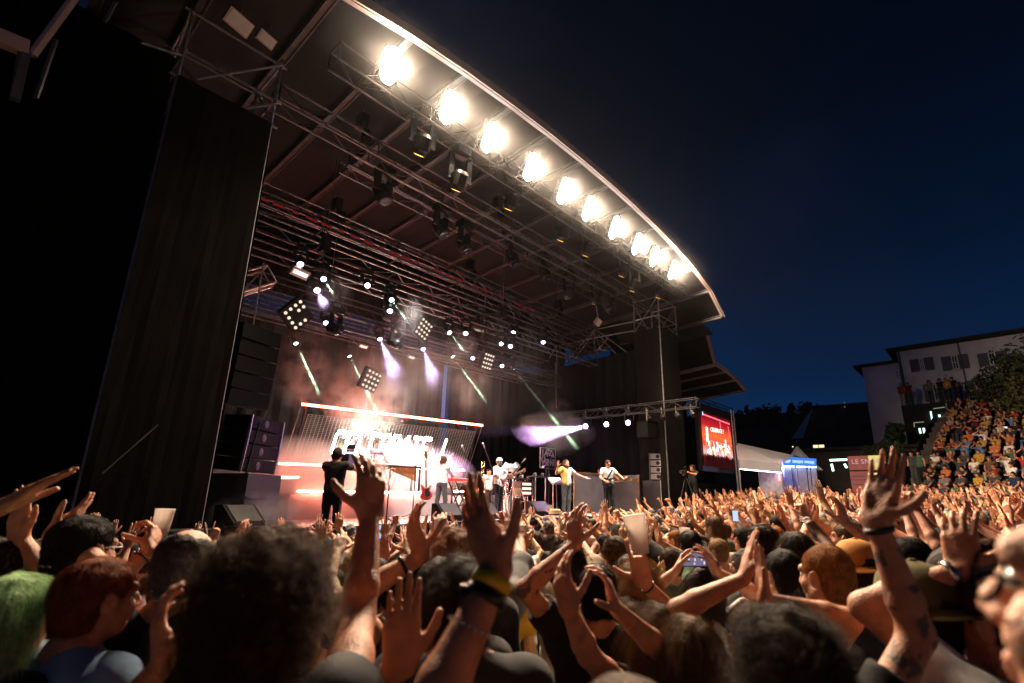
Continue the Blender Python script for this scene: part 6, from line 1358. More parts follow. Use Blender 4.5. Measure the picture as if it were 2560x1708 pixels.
# ================================================================ PEOPLE: assembling
def cw(px, py, w): return CAM + ray(px, py) * w
def azm(az): a = R(az); return np.array([[math.cos(a), math.sin(a), 0], [-math.sin(a), math.cos(a), 0], [0, 0, 1.0]])  # local -> world
CAMV = {'cam': -_fh, 'away': _fh, 'left': -CR, 'right': CR, 'up': _up, 'down': -_up}
def vec(h):
    if isinstance(h, str):
        v = np.zeros(3)
        for q in h.split('+'): v = v + CAMV[q]
        return v
    return np.asarray(h, float)
def person(label, root, s, az, arms=None, hair=('short', 'dark brown'), shirt='black', skin=0, hd=(0, 0, 0), vox=.006, legs='stand', trousers='navy', shoes='black', sleeve=.55, lean=(0, 0), group=None, nstr=5000, srad=.00022, local=False, bulk=1.0, tattoo=False, fine=True, eyes=True, seated=False, haircol=None, shirtmat=None, ground=None, neckhole=.078, hs=1.0):
    Mw = azm(az); root = np.asarray(root, float); la = {}
    for sd, (w, f, n, pose, pole) in (arms or {}).items():
        if local: la[sd] = (w, f, n, pose, pole)
        else: la[sd] = (Mw.T @ (np.asarray(w, float) - root) / s, Mw.T @ vec(f), Mw.T @ vec(n), pose, Mw.T @ vec(pole))
    for sd, sg in (('R', 1), ('L', -1)):
        if sd not in la: la[sd] = ((sg * .23, .06, .86), (0, .15, -1), (-sg, 0, 0), 'relaxed', (sg, -.6, 0))
    B, C, A, Hc, Rm = person_fields(la, vox, hd, fine=fine, sleeve=sleeve, lean=lean, bulk=bulk, seated=seated, neckhole=neckhole, hscale=hs)
    V, F = B.mesh(); me = mk_mesh('person', V, F, [M['tattoo' if tattoo else 'skin']])
    if tattoo:
        S, E, w, f, n, pose = A[tattoo]; d = nrm(w - E); t = (V - E) @ d / np.linalg.norm(w - E); dist = np.linalg.norm(V - E - np.outer((V - E) @ d, d), axis=1)
        at = me.attributes.new('ink', 'FLOAT', 'POINT'); at.data.foreach_set('value', (((t > -.25) & (t < .82) & (dist < .09)) * 1.0).astype(np.float32))
    o = bpy.data.objects.new('person', me); COL.objects.link(o); o.location = tuple(root); o.rotation_euler = (0, 0, -R(az)); o.scale = (s,) * 3; o.color = (*SKIN[skin], 1); tag(o, label, 'person', group)
    sh = put('shirt', mk_mesh('shirt', *C.mesh(), [shirtmat or M['cloth']]), o, SHIRTC[shirt])
    kind = 'seated' if seated else legs; a, b = leg_mesh(kind); tr = put('trousers', a, o, SHIRTC[trousers]); put('shoes', b, o, SHIRTC[shoes])
    if ground is not None and not seated: pass
    hc = haircol or HAIRC[hair[1]]
    if hair[0]:
        HF = hair_field(hair[0], Hc, Rm, .005 if fine else .008); hv, hf = HF.mesh(); ho = put('hair', mk_mesh('hair', hv, hf, [M['haircap']]), o, tuple(c * .8 for c in hc))
        if nstr:
            so = put('hair_strands', strands('hair_strands', hv, hf, Hc, Rm, hair[0], nstr, M['hair'], srad, int(abs(root[0] * 77 + root[1] * 31)) % 9999), ho, hc)
    if eyes:
        for q in (-1, 1):
            e = MB(); c = Hc + Rm @ V3(q * .031, .074, .003); e.lathe([(0, -.0118), (.0083, -.0083), (.0118, 0), (.0083, .0083), (.0055, .0105)], 10, c, Rm @ V3(0, 1, 0)); e.lathe([(.0055, .0104), (0, .0119)], 10, c, Rm @ V3(0, 1, 0), 1); eo = e.build('eye', [M['eye'], M['iris']], o, True, True)
    return o, A, Hc, Rm
def hero(label, px, py, w, az, arms=None, dz=0.0, **k):
    Hw = cw(px, py, w); ln = k.get('lean', (0, 0)); s = Hw[2] / 1.618; root = Hw - azm(az) @ ((HC + V3(ln[0], ln[1], 0)) * s); root[2] = 0
    ar = {}
    for sd, (wp, fp, n, pose, pole) in (arms or {}).items():
        W0 = cw(*wp); ar[sd] = (W0, cw(*fp) - W0 if len(fp) == 3 and abs(fp[0]) > 2 else vec(fp), n, pose, pole)
    return person(label, root, s, az, ar, **k)
def band(o, A, side, t, r, wd, m, name, n=16, beads=False):
    S, E, w, f, nn, pose = A[side]; d = nrm(E - w); c = w + d * t; b = MB()
    if beads:
        x = nrm(np.cross(d, [0, .3, 1])); y = np.cross(d, x)
        for k in range(n): p = c + (x * math.cos(6.283 * k / n) + y * math.sin(6.283 * k / n)) * r; b.lathe([(0, -wd), (wd, 0), (0, wd)], 6, p, (0, 0, 1))
    else: b.lathe([(r, -wd), (r + .003, -wd), (r + .004, 0), (r + .003, wd), (r, wd), (r - .001, 0), (r, -wd)], n, c, d)
    return b.build(name, m, o, True, True)
M['yellowband'] = mat('yellow_wristband', (.75, .50, .02), .5, 0, .08, 20); M['watch'] = mat('black_watch', (.012, .012, .014), .3); M['gold'] = mat('gold_metal', (.75, .5, .2), .25, 1.0); M['silver'] = mat('silver_metal', (.7, .68, .66), .25, 1.0); M['cupw'] = mat('white_plastic_cup', (.72, .66, .62), .4, 0, .05, 8); 
def translucent(m, f):
    n, l = m.node_tree.nodes, m.node_tree.links; o = n['Material Output']; b = n['Principled BSDF']; t = n.new('ShaderNodeBsdfTranslucent'); t.inputs[0].default_value = (.85, .78, .74, 1); x = n.new('ShaderNodeMixShader'); x.inputs[0].default_value = f; l.new(b.outputs[0], x.inputs[1]); l.new(t.outputs[0], x.inputs[2]); l.new(x.outputs[0], o.inputs[0])
translucent(M['cupw'], .6)
M['redcup'] = mat('red_print_cup', (.6, .06, .05), .4); M['beer'] = mat('amber_beer', (.75, .30, .04), .15, 0, .05, 5); M['straw'] = mat('straw_hat_weave', (.45, .34, .20), .8, 0, .2, 60)
def cup(c, axis, h, r0, r1, label, m=None, beer=0.0):
    c = Vector(c); axis = Vector(axis).normalized(); t = thing('plastic_cup', label, 'cup', c); b = MB(); b.lathe([(r0 * .96, .004), (r0, 0), (r0 + (r1 - r0) * .5, h * .5), (r1, h), (r1 + .002, h + .003), (r1 - .002, h), (r0 + (r1 - r0) * .5 - .0015, h * .5), (r0 - .0015, .004), (0, .004)], 24, c, axis); b.build('wall', m or M['cupw'], t, True)
    if beer: b = MB(); b.lathe([(r0 + .001, .003), (r0 + (r1 - r0) * beer + .0012, h * beer), (0, h * beer)], 24, c, axis); b.build('beer', M['beer'], t, True)
    return t
UPW = V3(0, 0, 1)
# ---- foreground
hero('person with green and blond tied up hair at the lower left corner', 30, 1552, 1.52, 60, hair=('long', 'green'), shirt='black', skin=1, vox=.0055, nstr=9000, haircol=(.30, .48, .22))
hero('red haired person in a light blue t-shirt, face turned to the stage in profile', 248, 1500, 1.60, 74, hair=('short', 'red'), shirt='light blue', skin=1, vox=.0045, nstr=9000, hd=(0, .05, 0))
o, A, Hc, Rm = hero('dark haired person with clear glasses holding a white cup above the red haired person', 208, 1378, 2.02, 62, {'R': ((374, 1375, 2.3), (398, 1300, 2.4), 'left', 'grip', 'down+left')}, hair=('short', 'black'), shirt='black', skin=0, vox=.0055, nstr=9000, hs=1.0)
M['clearglass'] = mat('clear_glasses_frame', (.55, .5, .46), .2, 0, .05, 5, trans=.4)
def glasses(o, Hc, Rm, m, s=1.0):
    b = MB(); P = lambda x, y, z: Hc + Rm @ V3(x, y, z)
    for q in (-1, 1):
        pts = [P(q * .033 + .025 * math.cos(a), .100 - abs(q * .033 + .025 * math.cos(a)) * .12, .002 + .021 * math.sin(a)) for a in [6.283 * i / 14 for i in range(15)]]; b.path(pts, .0026 * s, 5); b.tube(P(q * .060, .093, .008), P(q * .083, -.005, .012), .0028 * s, 5); b.tube(P(q * .083, -.005, .012), P(q * .082, -.035, -.01), .0028 * s, 5)
    b.tube(P(-.010, .102, .006), P(.010, .102, .006), .0026 * s, 5); return b.build('glasses', m, o, True, True)
glasses(o, Hc, Rm, M['clearglass']); band(o, A, 'R', .035, .030, .003, M['watch'], 'wristband')
wpos = Vector(o.location) + Vector(azm(62) @ (A['R'][2] + nrm(A['R'][3]) * .085 + nrm(A['R'][4]) * .035)) * 1.0
cup(cw(396, 1350, 2.45), UPW + CR * .04, .14, .031, .040, 'white plastic cup raised beside the dark haired person with glasses')
hero('bald person with a fringe of short grey hair in a black shirt', 466, 1418, 1.78, 44, hair=('bald', 'grey'), shirt='black', skin=1, vox=.005, nstr=2600, srad=.0002)
o, A, Hc, Rm = hero('person with a huge mass of brown curls and both arms raised, nearest the camera', 662, 1535, 1.02, 42, {'R': ((926, 1285, 1.46), (930, 1150, 1.50), 'away+left', 'relaxed', 'down'), 'L': ((404, 1665, 1.22), (392, 1530, 1.26), 'away+right', 'claw', 'left+down')}, hair=('bigcurly', 'brown'), shirt='dark grey', skin=0, vox=.0045, nstr=14000, srad=.00024, sleeve=.15, haircol=(.095, .045, .017))
o, A, Hc, Rm = hero('short black haired person in navy, left of the spiky haired person', 1008, 1462, 2.2, 46, hair=('short', 'black'), shirt='navy', skin=0, vox=.006, nstr=6000)
o, A, Hc, Rm = hero('tall spiky dark haired person in a dark grey t-shirt with a flat raised palm', 1157, 1512, 1.48, 44, {'L': ((1000, 1668, 1.12), (1006, 1530, 1.14), 'away', 'flat', 'left+down')}, hair=('messy', 'dark brown'), shirt='dark grey', skin=0, vox=.0045, nstr=12000)
band(o, A, 'L', .03, .031, .005, M['silver'], 'bracelet', 18, True)
o, A, Hc, Rm = hero('person behind the navy shirted person, forearm raised with a thick black bracelet', 1098, 1490, 1.75, 44, {'L': ((1052, 1392, 1.62), (1022, 1285, 1.66), 'away+right', 'claw', 'left+down')}, hair=('short', 'black'), shirt='dark grey', skin=1, vox=.0055, nstr=3000, sleeve=.3)
band(o, A, 'L', .055, .033, .006, M['watch'], 'bracelet')
hero('person with ginger brown hair lit orange, right behind the spiky haired person', 1140, 1405, 2.15, 44, hair=('messy', 'ginger'), shirt='black', skin=1, vox=.007, nstr=6000)
o, A, Hc, Rm = hero('person whose blurred raised arm wears a watch and a yellow wristband', 1560, 1960, .64, 40, {'L': ((1243, 1428, .92), (1150, 1190, 1.0), 'away+right', 'palm', 'left+down')}, hair=('short', 'brown'), shirt='black', skin=0, vox=.0045, nstr=1500, sleeve=.35, bulk=1.05)
band(o, A, 'L', .02, .034, .011, M['yellowband'], 'wristband'); b_ = band(o, A, 'L', .045, .034, .010, M['watch'], 'watch'); S_, E_, w_, f_, n_2, _p = A['L']; d_2 = nrm(E_ - w_); x_ = nrm(np.cross(d_2, [0, 0, 1])); MB().box(w_ + d_2 * .045 - azm(40).T @ CR * .034, (.022, .034, .036)).build('watch_case', M['watch'], o, True, True); band(o, A, 'L', .10, .041, .004, M['silver'], 'bracelet', 22, True)
o, A, Hc, Rm = hero('person with long brown hair and raised clapping hands before the black shirted person', 1640, 1598, 1.78, 44, {'L': ((1362, 1432, 1.35), (1330, 1300, 1.4), 'away+right', 'relaxed', 'left+down'), 'R': ((1404, 1400, 1.45), (1372, 1300, 1.46), 'left', 'claw', 'right+down')}, hair=('long', 'brown'), shirt='black', skin=1, vox=.005, nstr=9000, sleeve=.1, haircol=(.10, .052, .021))
o, A, Hc, Rm = hero('short black haired person in a black t-shirt with one tattooed arm raised', 1490, 1486, 2.15, 42, {'L': ((1437, 1362, 2.05), (1432, 1262, 2.1), 'away+right', 'claw', 'left+down')}, hair=('short', 'black'), shirt='black', skin=0, vox=.0055, nstr=7000, tattoo='L')
hero('brown haired person with a loose bun beside the red round earring', 1566, 1560, 2.2, 40, hair=('bun', 'brown'), shirt='black', skin=1, vox=.0065, nstr=6000)  # earring: the unidentified red round thing, drawn as a ball below
m = MB(); m.lathe([(0, -.035), (.025, -.025), (.036, 0), (.025, .025), (0, .035)], 14, cw(1524, 1590, 2.05), ZV); M['redball'] = mat('red_plastic', (.6, .05, .04), .5); tag(m.build('balloon', M['redball'], None, True), 'small red round balloon beside the neck of the black shirted person', 'balloon')  # unidentified red round thing, drawn as a plain ball
hero('blond bobbed person at the bottom, right of the long brown haired person', 1722, 1640, 1.62, 44, hair=('bob', 'light brown'), shirt='black', skin=1, vox=.0055, nstr=9000, haircol=(.13, .072, .030))
o, A, Hc, Rm = hero('person with messy dark grey curls, raising a tattooed right hand with a black bracelet', 1968, 1690, 1.14, 42, {'R': ((2190, 1302, 1.24), (2222, 1150, 1.27), 'cam+left+up', 'palm', 'right+down')}, hair=('bigcurly', 'dark brown'), shirt='black', skin=0, vox=.0045, nstr=12000, haircol=(.05, .033, .02), tattoo='R', srad=.00024)
band(o, A, 'R', .022, .032, .007, M['watch'], 'bracelet')
S_, E_, w_, f_, n_2, _p = A['R']; rg = MB()
for q in (-.011, .010): t_ = np.cross(nrm(f_), nrm(n_2 - nrm(f_) * (n_2 @ nrm(f_)))); c_ = w_ + nrm(f_) * .108 + t_ * q; rg.lathe([(.0102, -.002), (.0112, 0), (.0102, .002)], 10, c_, f_)
rg.build('ring', M['silver'], o, True, True)
o, A, Hc, Rm = hero('person with long wavy blond hair holding up a tall white cup, pinky and index out', 1592, 1468, 2.35, 44, {'R': ((1609, 1455, 2.05), (1592, 1378, 2.08), 'away', 'horns', 'right+down')}, hair=('long', 'blond'), shirt='white', skin=1, vox=.0065, nstr=8000, haircol=(.24, .14, .055))
band(o, A, 'R', .03, .028, .003, M['watch'], 'wristband'); cup(cw(1603, 1385, 2.06), UPW - CR * .16, .150, .033, .046, 'tall white plastic cup tilted above the crowd')
o, A, Hc, Rm = hero('dark long haired person filming the stage with a phone held sideways', 1752, 1482, 2.7, 40, {'L': ((1690, 1428, 2.62), (1708, 1385, 2.7), 'right', 'relaxed', 'left+down'), 'R': ((1790, 1428, 2.62), (1766, 1385, 2.7), 'left', 'relaxed', 'right+down')}, hair=('long', 'dark brown'), shirt='white', skin=0, vox=.0065, nstr=5000)
pc = Vector(cw(1732, 1398, 2.72)); pn = Vector(-_fh + _up * .05).normalized(); px_ = Vector(CR); t = thing('mobile_phone', 'mobile phone held sideways, its screen showing the stage', 'phone', pc); MB().beam(pc - px_ * .078, pc + px_ * .078, .009, .076, 0, ZV).build('body', M['watch'], t)
M['phonescr'] = emis('phone_screen_violet', (.30, .26, .42), .55, False); M['phonewh'] = emis('phone_screen_white', (.9, .9, 1.0), 1.0, False); MB().beam(pc - px_ * .068 + pn * .0055, pc + px_ * .068 + pn * .0055, .002, .066, 0, ZV).build('screen', M['phonescr'], t)
for k in range(9): q = rng.uniform(-.06, .06); z = rng.uniform(-.028, .002); MB().beam(pc + px_ * q + ZO(z) + pn * .0072, pc + px_ * q + ZO(z + rng.uniform(.008, .02)) + pn * .0072, .006, .001, 0, pn).build('picture_detail', M['phonewh'], t)
o, A, Hc, Rm = hero('short person hidden by grey curls, clapping with both hands high', 1880, 1600, 1.62, 42, {'L': ((1858, 1448, 1.72), (1872, 1378, 1.76), 'right', 'flat', 'left+down'), 'R': ((1912, 1500, 1.62), (1898, 1380, 1.66), 'left', 'flat', 'right+down')}, hair=('short', 'brown'), shirt='grey', skin=0, vox=.0055, nstr=3000, sleeve=.2)
hero('black haired person in a pale top beside the ginger person', 1958, 1440, 2.45, 40, hair=('short', 'black'), shirt='white', skin=0, vox=.0065, nstr=5000)
hero('short brown haired person in profile, left of the ginger person', 1994, 1462, 2.65, 5, hair=('bob', 'brown'), shirt='black', skin=1, vox=.0065, nstr=4000)
hero('short haired ginger person with a big ear and a dark t-shirt', 2062, 1442, 2.08, 24, hair=('buzz', 'ginger'), shirt='black', skin=1, vox=.0045, nstr=14000, srad=.0002, haircol=(.34, .15, .045))
def cap_hat(o, Hc, Rm, m, m2=None, back=False, k=1.0, name='cap'):
    b = MB(); c = Hc + Rm @ V3(0, -.018, .040); up_ = Rm @ V3(0, -.06, 1); b.lathe([(.096 * k, -.005), (.098 * k, .02), (.088 * k, .062), (.060 * k, .092), (.020, .104), (0, .105)], 20, c, up_); b.lathe([(.012, .104), (.010, .110), (0, .112)], 8, c, up_); ho = b.build(name, m, o, True, True); y = -1 if back else 1; v = MB(); n = 9; top = []
    for i in range(n):
        a = -1.15 + 2.3 * i / (n - 1); x1, y1 = math.sin(a) * .088, math.cos(a) * .088; top.append((Hc + Rm @ V3(x1, y * y1 - .018, .042), Hc + Rm @ V3(x1 * 1.02, y * (y1 + .075 * math.cos(a * .9)) - .018, .030 - .012 * abs(a))))
    vs = [p for q in top for p in q] + [p - Rm @ V3(0, 0, .004) for q in top for p in q]; fs = []
    for i in range(n - 1): fs += [(2 * i, 2 * i + 1, 2 * i + 3, 2 * i + 2), (2 * n + 2 * i, 2 * n + 2 * i + 2, 2 * n + 2 * i + 3, 2 * n + 2 * i + 1), (2 * i + 1, 2 * n + 2 * i + 1, 2 * n + 2 * i + 3, 2 * i + 3)]
    v.add(vs, fs); vo = v.build('visor', m2 or m, ho, True, True); return ho
M['olive'] = mat('olive_cap_cloth', (.10, .085, .025), .85, 0, .15, 20, .3, 300); M['orangecap'] = mat('orange_cap_cloth', (.55, .22, .03), .8, 0, .1, 20, .3, 300); M['beigecap'] = mat('beige_cap_cloth', (.34, .29, .22), .85, 0, .1, 20, .3, 300); M['greycap'] = mat('grey_cap_cloth', (.2, .2, .2), .85, 0, .1, 20)
o, A, Hc, Rm = hero('person in a dark olive cap beside the tattooed raised arm', 2285, 1540, 1.42, 38, hair=('short', 'dark brown'), shirt='black', skin=0, vox=.0055, nstr=5000); cap_hat(o, Hc, Rm, M['olive'], None, True, 1.04)
o, A, Hc, Rm = hero('person in an orange cap half hidden by the tattooed raised arm', 2140, 1432, 2.3, 40, hair=('short', 'dark brown'), shirt='grey', skin=0, vox=.007, nstr=3000); cap_hat(o, Hc, Rm, M['orangecap'], None, True)
M['floral'] = None
def floral():
    m = mat('blue_floral_cloth', (.03, .06, .22), .85, 0, .15, 12, .3, 300); n, l = m.node_tree.nodes, m.node_tree.links; b = n['Principled BSDF']; tc = n.new('ShaderNodeTexCoord'); v = n.new('ShaderNodeTexVoronoi'); v.inputs['Scale'].default_value = 15; l.new(tc.outputs['Object'], v.inputs['Vector']); r_ = n.new('ShaderNodeMapRange'); r_.inputs[1].default_value = .36; r_.inputs[2].default_value = .30; l.new(v.outputs['Distance'], r_.inputs[0]); mx = n.new('ShaderNodeMixRGB'); l.new(r_.outputs[0], mx.inputs[0]); l.new(n[m['vec']].outputs[0], mx.inputs[1]); mx.inputs[2].default_value = (.62, .56, .42, 1); l.new(mx.outputs[0], b.inputs['Base Color']); return m
o, A, Hc, Rm = hero('short grey haired person in a blue floral shirt near the right edge', 2385, 1452, 1.95, 14, hair=('buzz', 'grey'), shirt='blue', skin=4, vox=.006, nstr=6000, shirtmat=floral())
o, A, Hc, Rm = hero('person hidden at the right edge, holding one curled hand up with a shining watch', 2500, 1560, 1.30, 30, {'L': ((2406, 1425, 1.36), (2392, 1290, 1.40), 'away+right', 'claw', 'left+down')}, hair=('short', 'brown'), shirt='white', skin=0, vox=.0055, nstr=2500); band(o, A, 'L', .03, .031, .009, M['silver'], 'watch')
o, A, Hc, Rm = hero('bald bespectacled person very close at the right edge, out of focus', 2990, 1570, .37, 30, hair=('', 'grey'), shirt='navy', skin=5, vox=.0042, nstr=0, hd=(0, .22, 0)); glasses(o, Hc, Rm, M['wingcloth'], .8)
o, A, Hc, Rm = hero('person in a beige cap at the left edge with a hand stretched to the right', -150, 1425, 1.75, 55, {'R': ((2, 1268, 1.6), (95, 1215, 1.65), 'down', 'flat', 'left+left+down')}, hair=('short', 'brown'), shirt='black', skin=0, vox=.006, nstr=2500); cap_hat(o, Hc, Rm, M['greycap'], M['beigecap'])
o, A, Hc, Rm = hero('person behind the beige cap with an open palm raised', -20, 1425, 2.1, 50, {'R': ((48, 1342, 2.0), (52, 1258, 2.02), 'cam', 'flat', 'right+down')}, hair=('short', 'black'), shirt='navy', skin=2, vox=.007, nstr=2000)
o, A, Hc, Rm = hero('person at the left with a thin bracelet and a hand reaching toward the stage', 40, 1440, 2.0, 52, {'R': ((128, 1335, 2.0), (205, 1275, 2.1), 'up+left', 'open', 'right+down')}, hair=('messy', 'dark brown'), shirt='burgundy', skin=0, vox=.007, nstr=2500); band(o, A, 'R', .03, .030, .0025, M['gold'], 'bracelet')

# ---- musicians and crew on stage
GM = 'musicians on stage'
def up_arm(sg, x, y, z, pose, f=(0, .1, 1), n=(0, 1, 0), pole=None): return ((sg * x, y, z), f, n, pose, pole or (sg, -.2, -.5))
M['panelshirt'] = mat('white_shirt_with_yellow_side', (.72, .70, .64), .8, 0, .06, 10)
n_, l_ = M['panelshirt'].node_tree.nodes, M['panelshirt'].node_tree.links
tc_ = n_.new('ShaderNodeTexCoord'); sp_ = n_.new('ShaderNodeSeparateXYZ'); l_.new(tc_.outputs['Object'], sp_.inputs[0]); mr_ = n_.new('ShaderNodeMath'); mr_.operation = 'GREATER_THAN'; mr_.inputs[1].default_value = .045; l_.new(sp_.outputs['X'], mr_.inputs[0]); mx_ = n_.new('ShaderNodeMixRGB'); l_.new(mr_.outputs[0], mx_.inputs[0]); l_.new(n_[M['panelshirt']['vec']].outputs[0], mx_.inputs[1]); mx_.inputs[2].default_value = (.62, .36, .08, 1); l_.new(mx_.outputs[0], n_['Principled BSDF'].inputs['Base Color'])
def performer(label, u, v, H, az, arms, z=FLOOR, **k):
    k.setdefault('nstr', 900); k.setdefault('srad', .0006); return person(label, (u, v, z), H / 1.75, az, arms, local=True, vox=.0085, group=GM if k.pop('mus', True) else 'camera and stage crew', **k)
performer('singer with long hair in a white and yellow shirt, arms spread wide', 13.95, 11.0, 1.84, 195, {'R': ((.42, .12, 1.52), (0, .1, 1), (0, 1, 0), 'open', (.3, -.3, -1)), 'L': ((-.60, .22, 1.17), (-.6, .5, -.2), (0, .3, 1), 'open', (-.3, -.6, -.6))}, hair=('long', 'brown'), shirt='white', trousers='dark grey', shoes='white', hd=(0, .35, 0), shirtmat=M['panelshirt'])
o, A, Hc, Rm = performer('bass player in a wide white t-shirt and pale cap with a white and red bass', 11.75, 12.0, 1.80, 165, {'R': ((.20, .26, 1.05), (-.8, .3, -.3), (0, -1, 0), 'grip', (1, -.5, -.2)), 'L': ((-.42, .34, 1.22), (-.2, .5, .6), (0, -1, 0), 'grip', (-1, -.3, -.6))}, hair=('buzz', 'black'), shirt='white', trousers='black', shoes='white', skin=6, bulk=1.06, sleeve=.85, hd=(.5, -.15, 0)); cap_hat(o, Hc, Rm, M['white'], None, True)
bq = MB(); P_ = lambda x, y, z: Hc + Rm @ V3(x, y, z); bq.lathe([(.02, -.05), (.055, -.02), (.06, .02), (.02, .03)], 10, P_(0, .055, -.105), Rm @ V3(0, .3, 1)); bq.build('beard', M['haircap'], o, True, True).color = (.02, .012, .01, 1)
def in_world(o, p): return Vector(o.location) + Vector((o.rotation_euler.to_matrix() @ Vector(p)) * o.scale[0])
def dir_world(o, p): return o.rotation_euler.to_matrix() @ Vector(p)
guitar(in_world(o, (.10, .21, 1.06)), dir_world(o, (-1, .12, .34)), dir_world(o, (0, 1, .1)), M['white'], M['redpaint'], 'white bass guitar with a red pickguard and gold headstock', 1.28, None, 'bass guitar')
o, A, Hc, Rm = performer('curly blond keyboard player in a patterned white shirt and yellow shoes', 10.1, 12.75, 1.78, 75, {'R': ((.18, .40, 1.02), (0, 1, -.15), (0, 0, -1), 'relaxed', (1, -.4, -.4)), 'L': ((-.18, .42, 1.02), (0, 1, -.15), (0, 0, -1), 'relaxed', (-1, -.4, -.4))}, hair=('curly', 'light brown'), shirt='white', trousers='dark grey', shoes='mustard', legs='wide', hd=(.2, -.2, 0))
o, A, Hc, Rm = performer('guitarist in a white t-shirt with a round black guitar and glasses', 15.3, 10.2, 1.86, 215, {'R': ((.18, .26, 1.04), (-.8, .3, -.2), (0, -1, 0), 'grip', (1, -.5, -.2)), 'L': ((-.44, .32, 1.10), (-.2, .6, .4), (0, -1, 0), 'grip', (-1, -.3, -.6))}, hair=('short', 'brown'), shirt='white', trousers='black', shoes='black', hd=(-.3, -.15, 0)); glasses(o, Hc, Rm, M['watch'], 1.3)
guitar(in_world(o, (.10, .21, 1.02)), dir_world(o, (-1, .12, .08)), dir_world(o, (0, 1, .1)), M['case'], M['chrome'], 'black round bodied guitar played by the guitarist', 1.05)
MB().beam((-.10, .15, 1.43), (.12, .17, 1.10), .05, .008, 0, (0, 1, 0)).build('strap', M['watch'], o, False, True)
performer('drummer in white sitting half hidden behind the drums', 13.1, 13.9, 1.6, 185, {'R': up_arm(1, .3, .3, 1.3, 'fist', (0, .6, .6)), 'L': up_arm(-1, .3, .3, 1.2, 'fist', (0, .6, .6))}, hair=('short', 'black'), shirt='white', trousers='black')
performer('person in white behind the letters wall drums and marimba, arms lowered to play', 9.3, 15.25, 1.72, 175, {'R': ((.2, .38, 1.05), (0, .8, -.4), (0, 0, -1), 'fist', (1, -.4, -.4)), 'L': ((-.2, .38, 1.05), (0, .8, -.4), (0, 0, -1), 'fist', (-1, -.4, -.4))}, hair=('long', 'light brown'), shirt='white', trousers='black', z=2.11)
o, A, Hc, Rm = performer('headphone wearing camera operator in black filming from the pit platform', 4.84, 9.2, 1.74, 42, {'R': ((.16, .42, 1.50), (-.2, .8, .3), (-1, 0, 0), 'grip', (1, -.2, -.8)), 'L': ((-.05, .44, 1.42), (.2, .8, .2), (1, 0, 0), 'grip', (-1, -.2, -.8))}, z=1.14, hair=('short', 'dark brown'), shirt='black', trousers='black', mus=False, hd=(.25, 0, 0))
hp = MB(); P_ = lambda x, y, z: Hc + Rm @ V3(x, y, z); hp.path([P_(.094 * math.cos(a), -.012, .0 + .135 * math.sin(a)) for a in [math.pi * i / 10 for i in range(11)]], .010, 6)
for q in (-1, 1): hp.lathe([(.0, -.02), (.036, -.015), (.04, .01), (.0, .018)], 12, P_(q * .088, -.012, -.004), Rm @ V3(q, 0, 0))
hp.build('headphones', M['watch'], o, True, True)
video_camera(in_world(o, (.14, .42, 1.56)), dir_world(o, (.25, 1, -.02)), 'shoulder video camera held up by the headphone camera operator', None, 1.25)
performer('black clad photographer beside the guitarist raising a camera', 16.6, 11.0, 1.70, 230, {'R': ((.10, .28, 1.48), (-.3, .6, .5), (-1, 0, 0), 'grip', (1, 0, -.8)), 'L': ((-.10, .28, 1.44), (.3, .6, .4), (1, 0, 0), 'grip', (-1, 0, -.8))}, hair=('short', 'black'), shirt='black', trousers='black', mus=False)
performer('stage hand looking over the grey flats', 18.7, 12.9, 1.86, 235, {}, hair=('short', 'black'), shirt='black', trousers='black', mus=False)
cwp = atv(1730, 1163, 8.9); o, A, Hc, Rm = performer('long haired tripod camera operator in black behind a tripod camera', cwp[0], 8.9, 1.68, 275, {'R': ((.10, .40, 1.42), (-.1, .8, .3), (-1, 0, 0), 'grip', (1, 0, -.6)), 'L': ((-.10, .44, 1.40), (.1, .8, .3), (1, 0, 0), 'grip', (-1, 0, -.6))}, z=float(cwp[2]) - 1.66, hair=('long', 'brown'), shirt='black', trousers='black', mus=False)
video_camera(in_world(o, (0, .55, 1.42)), dir_world(o, (0, 1, .02)), 'video camera on a tripod in front of the tripod camera operator', float(cwp[2]) - 1.66, 1.0)
pz = float(cwp[2]) - 1.66; cp2 = thing('camera_platform', 'black platform under the tripod camera before the far tower', 'platform', (cwp[0] - .3, 8.9, 0)); MB().box((cwp[0] - .3, 8.9, pz - .05), (2.0, 1.1, .09)).build('top', M['case'], cp2); MB().box((cwp[0] - .3, 8.9, (pz - .1) / 2), (1.9, 1.0, pz - .1)).build('skirt', M['drape'], cp2)
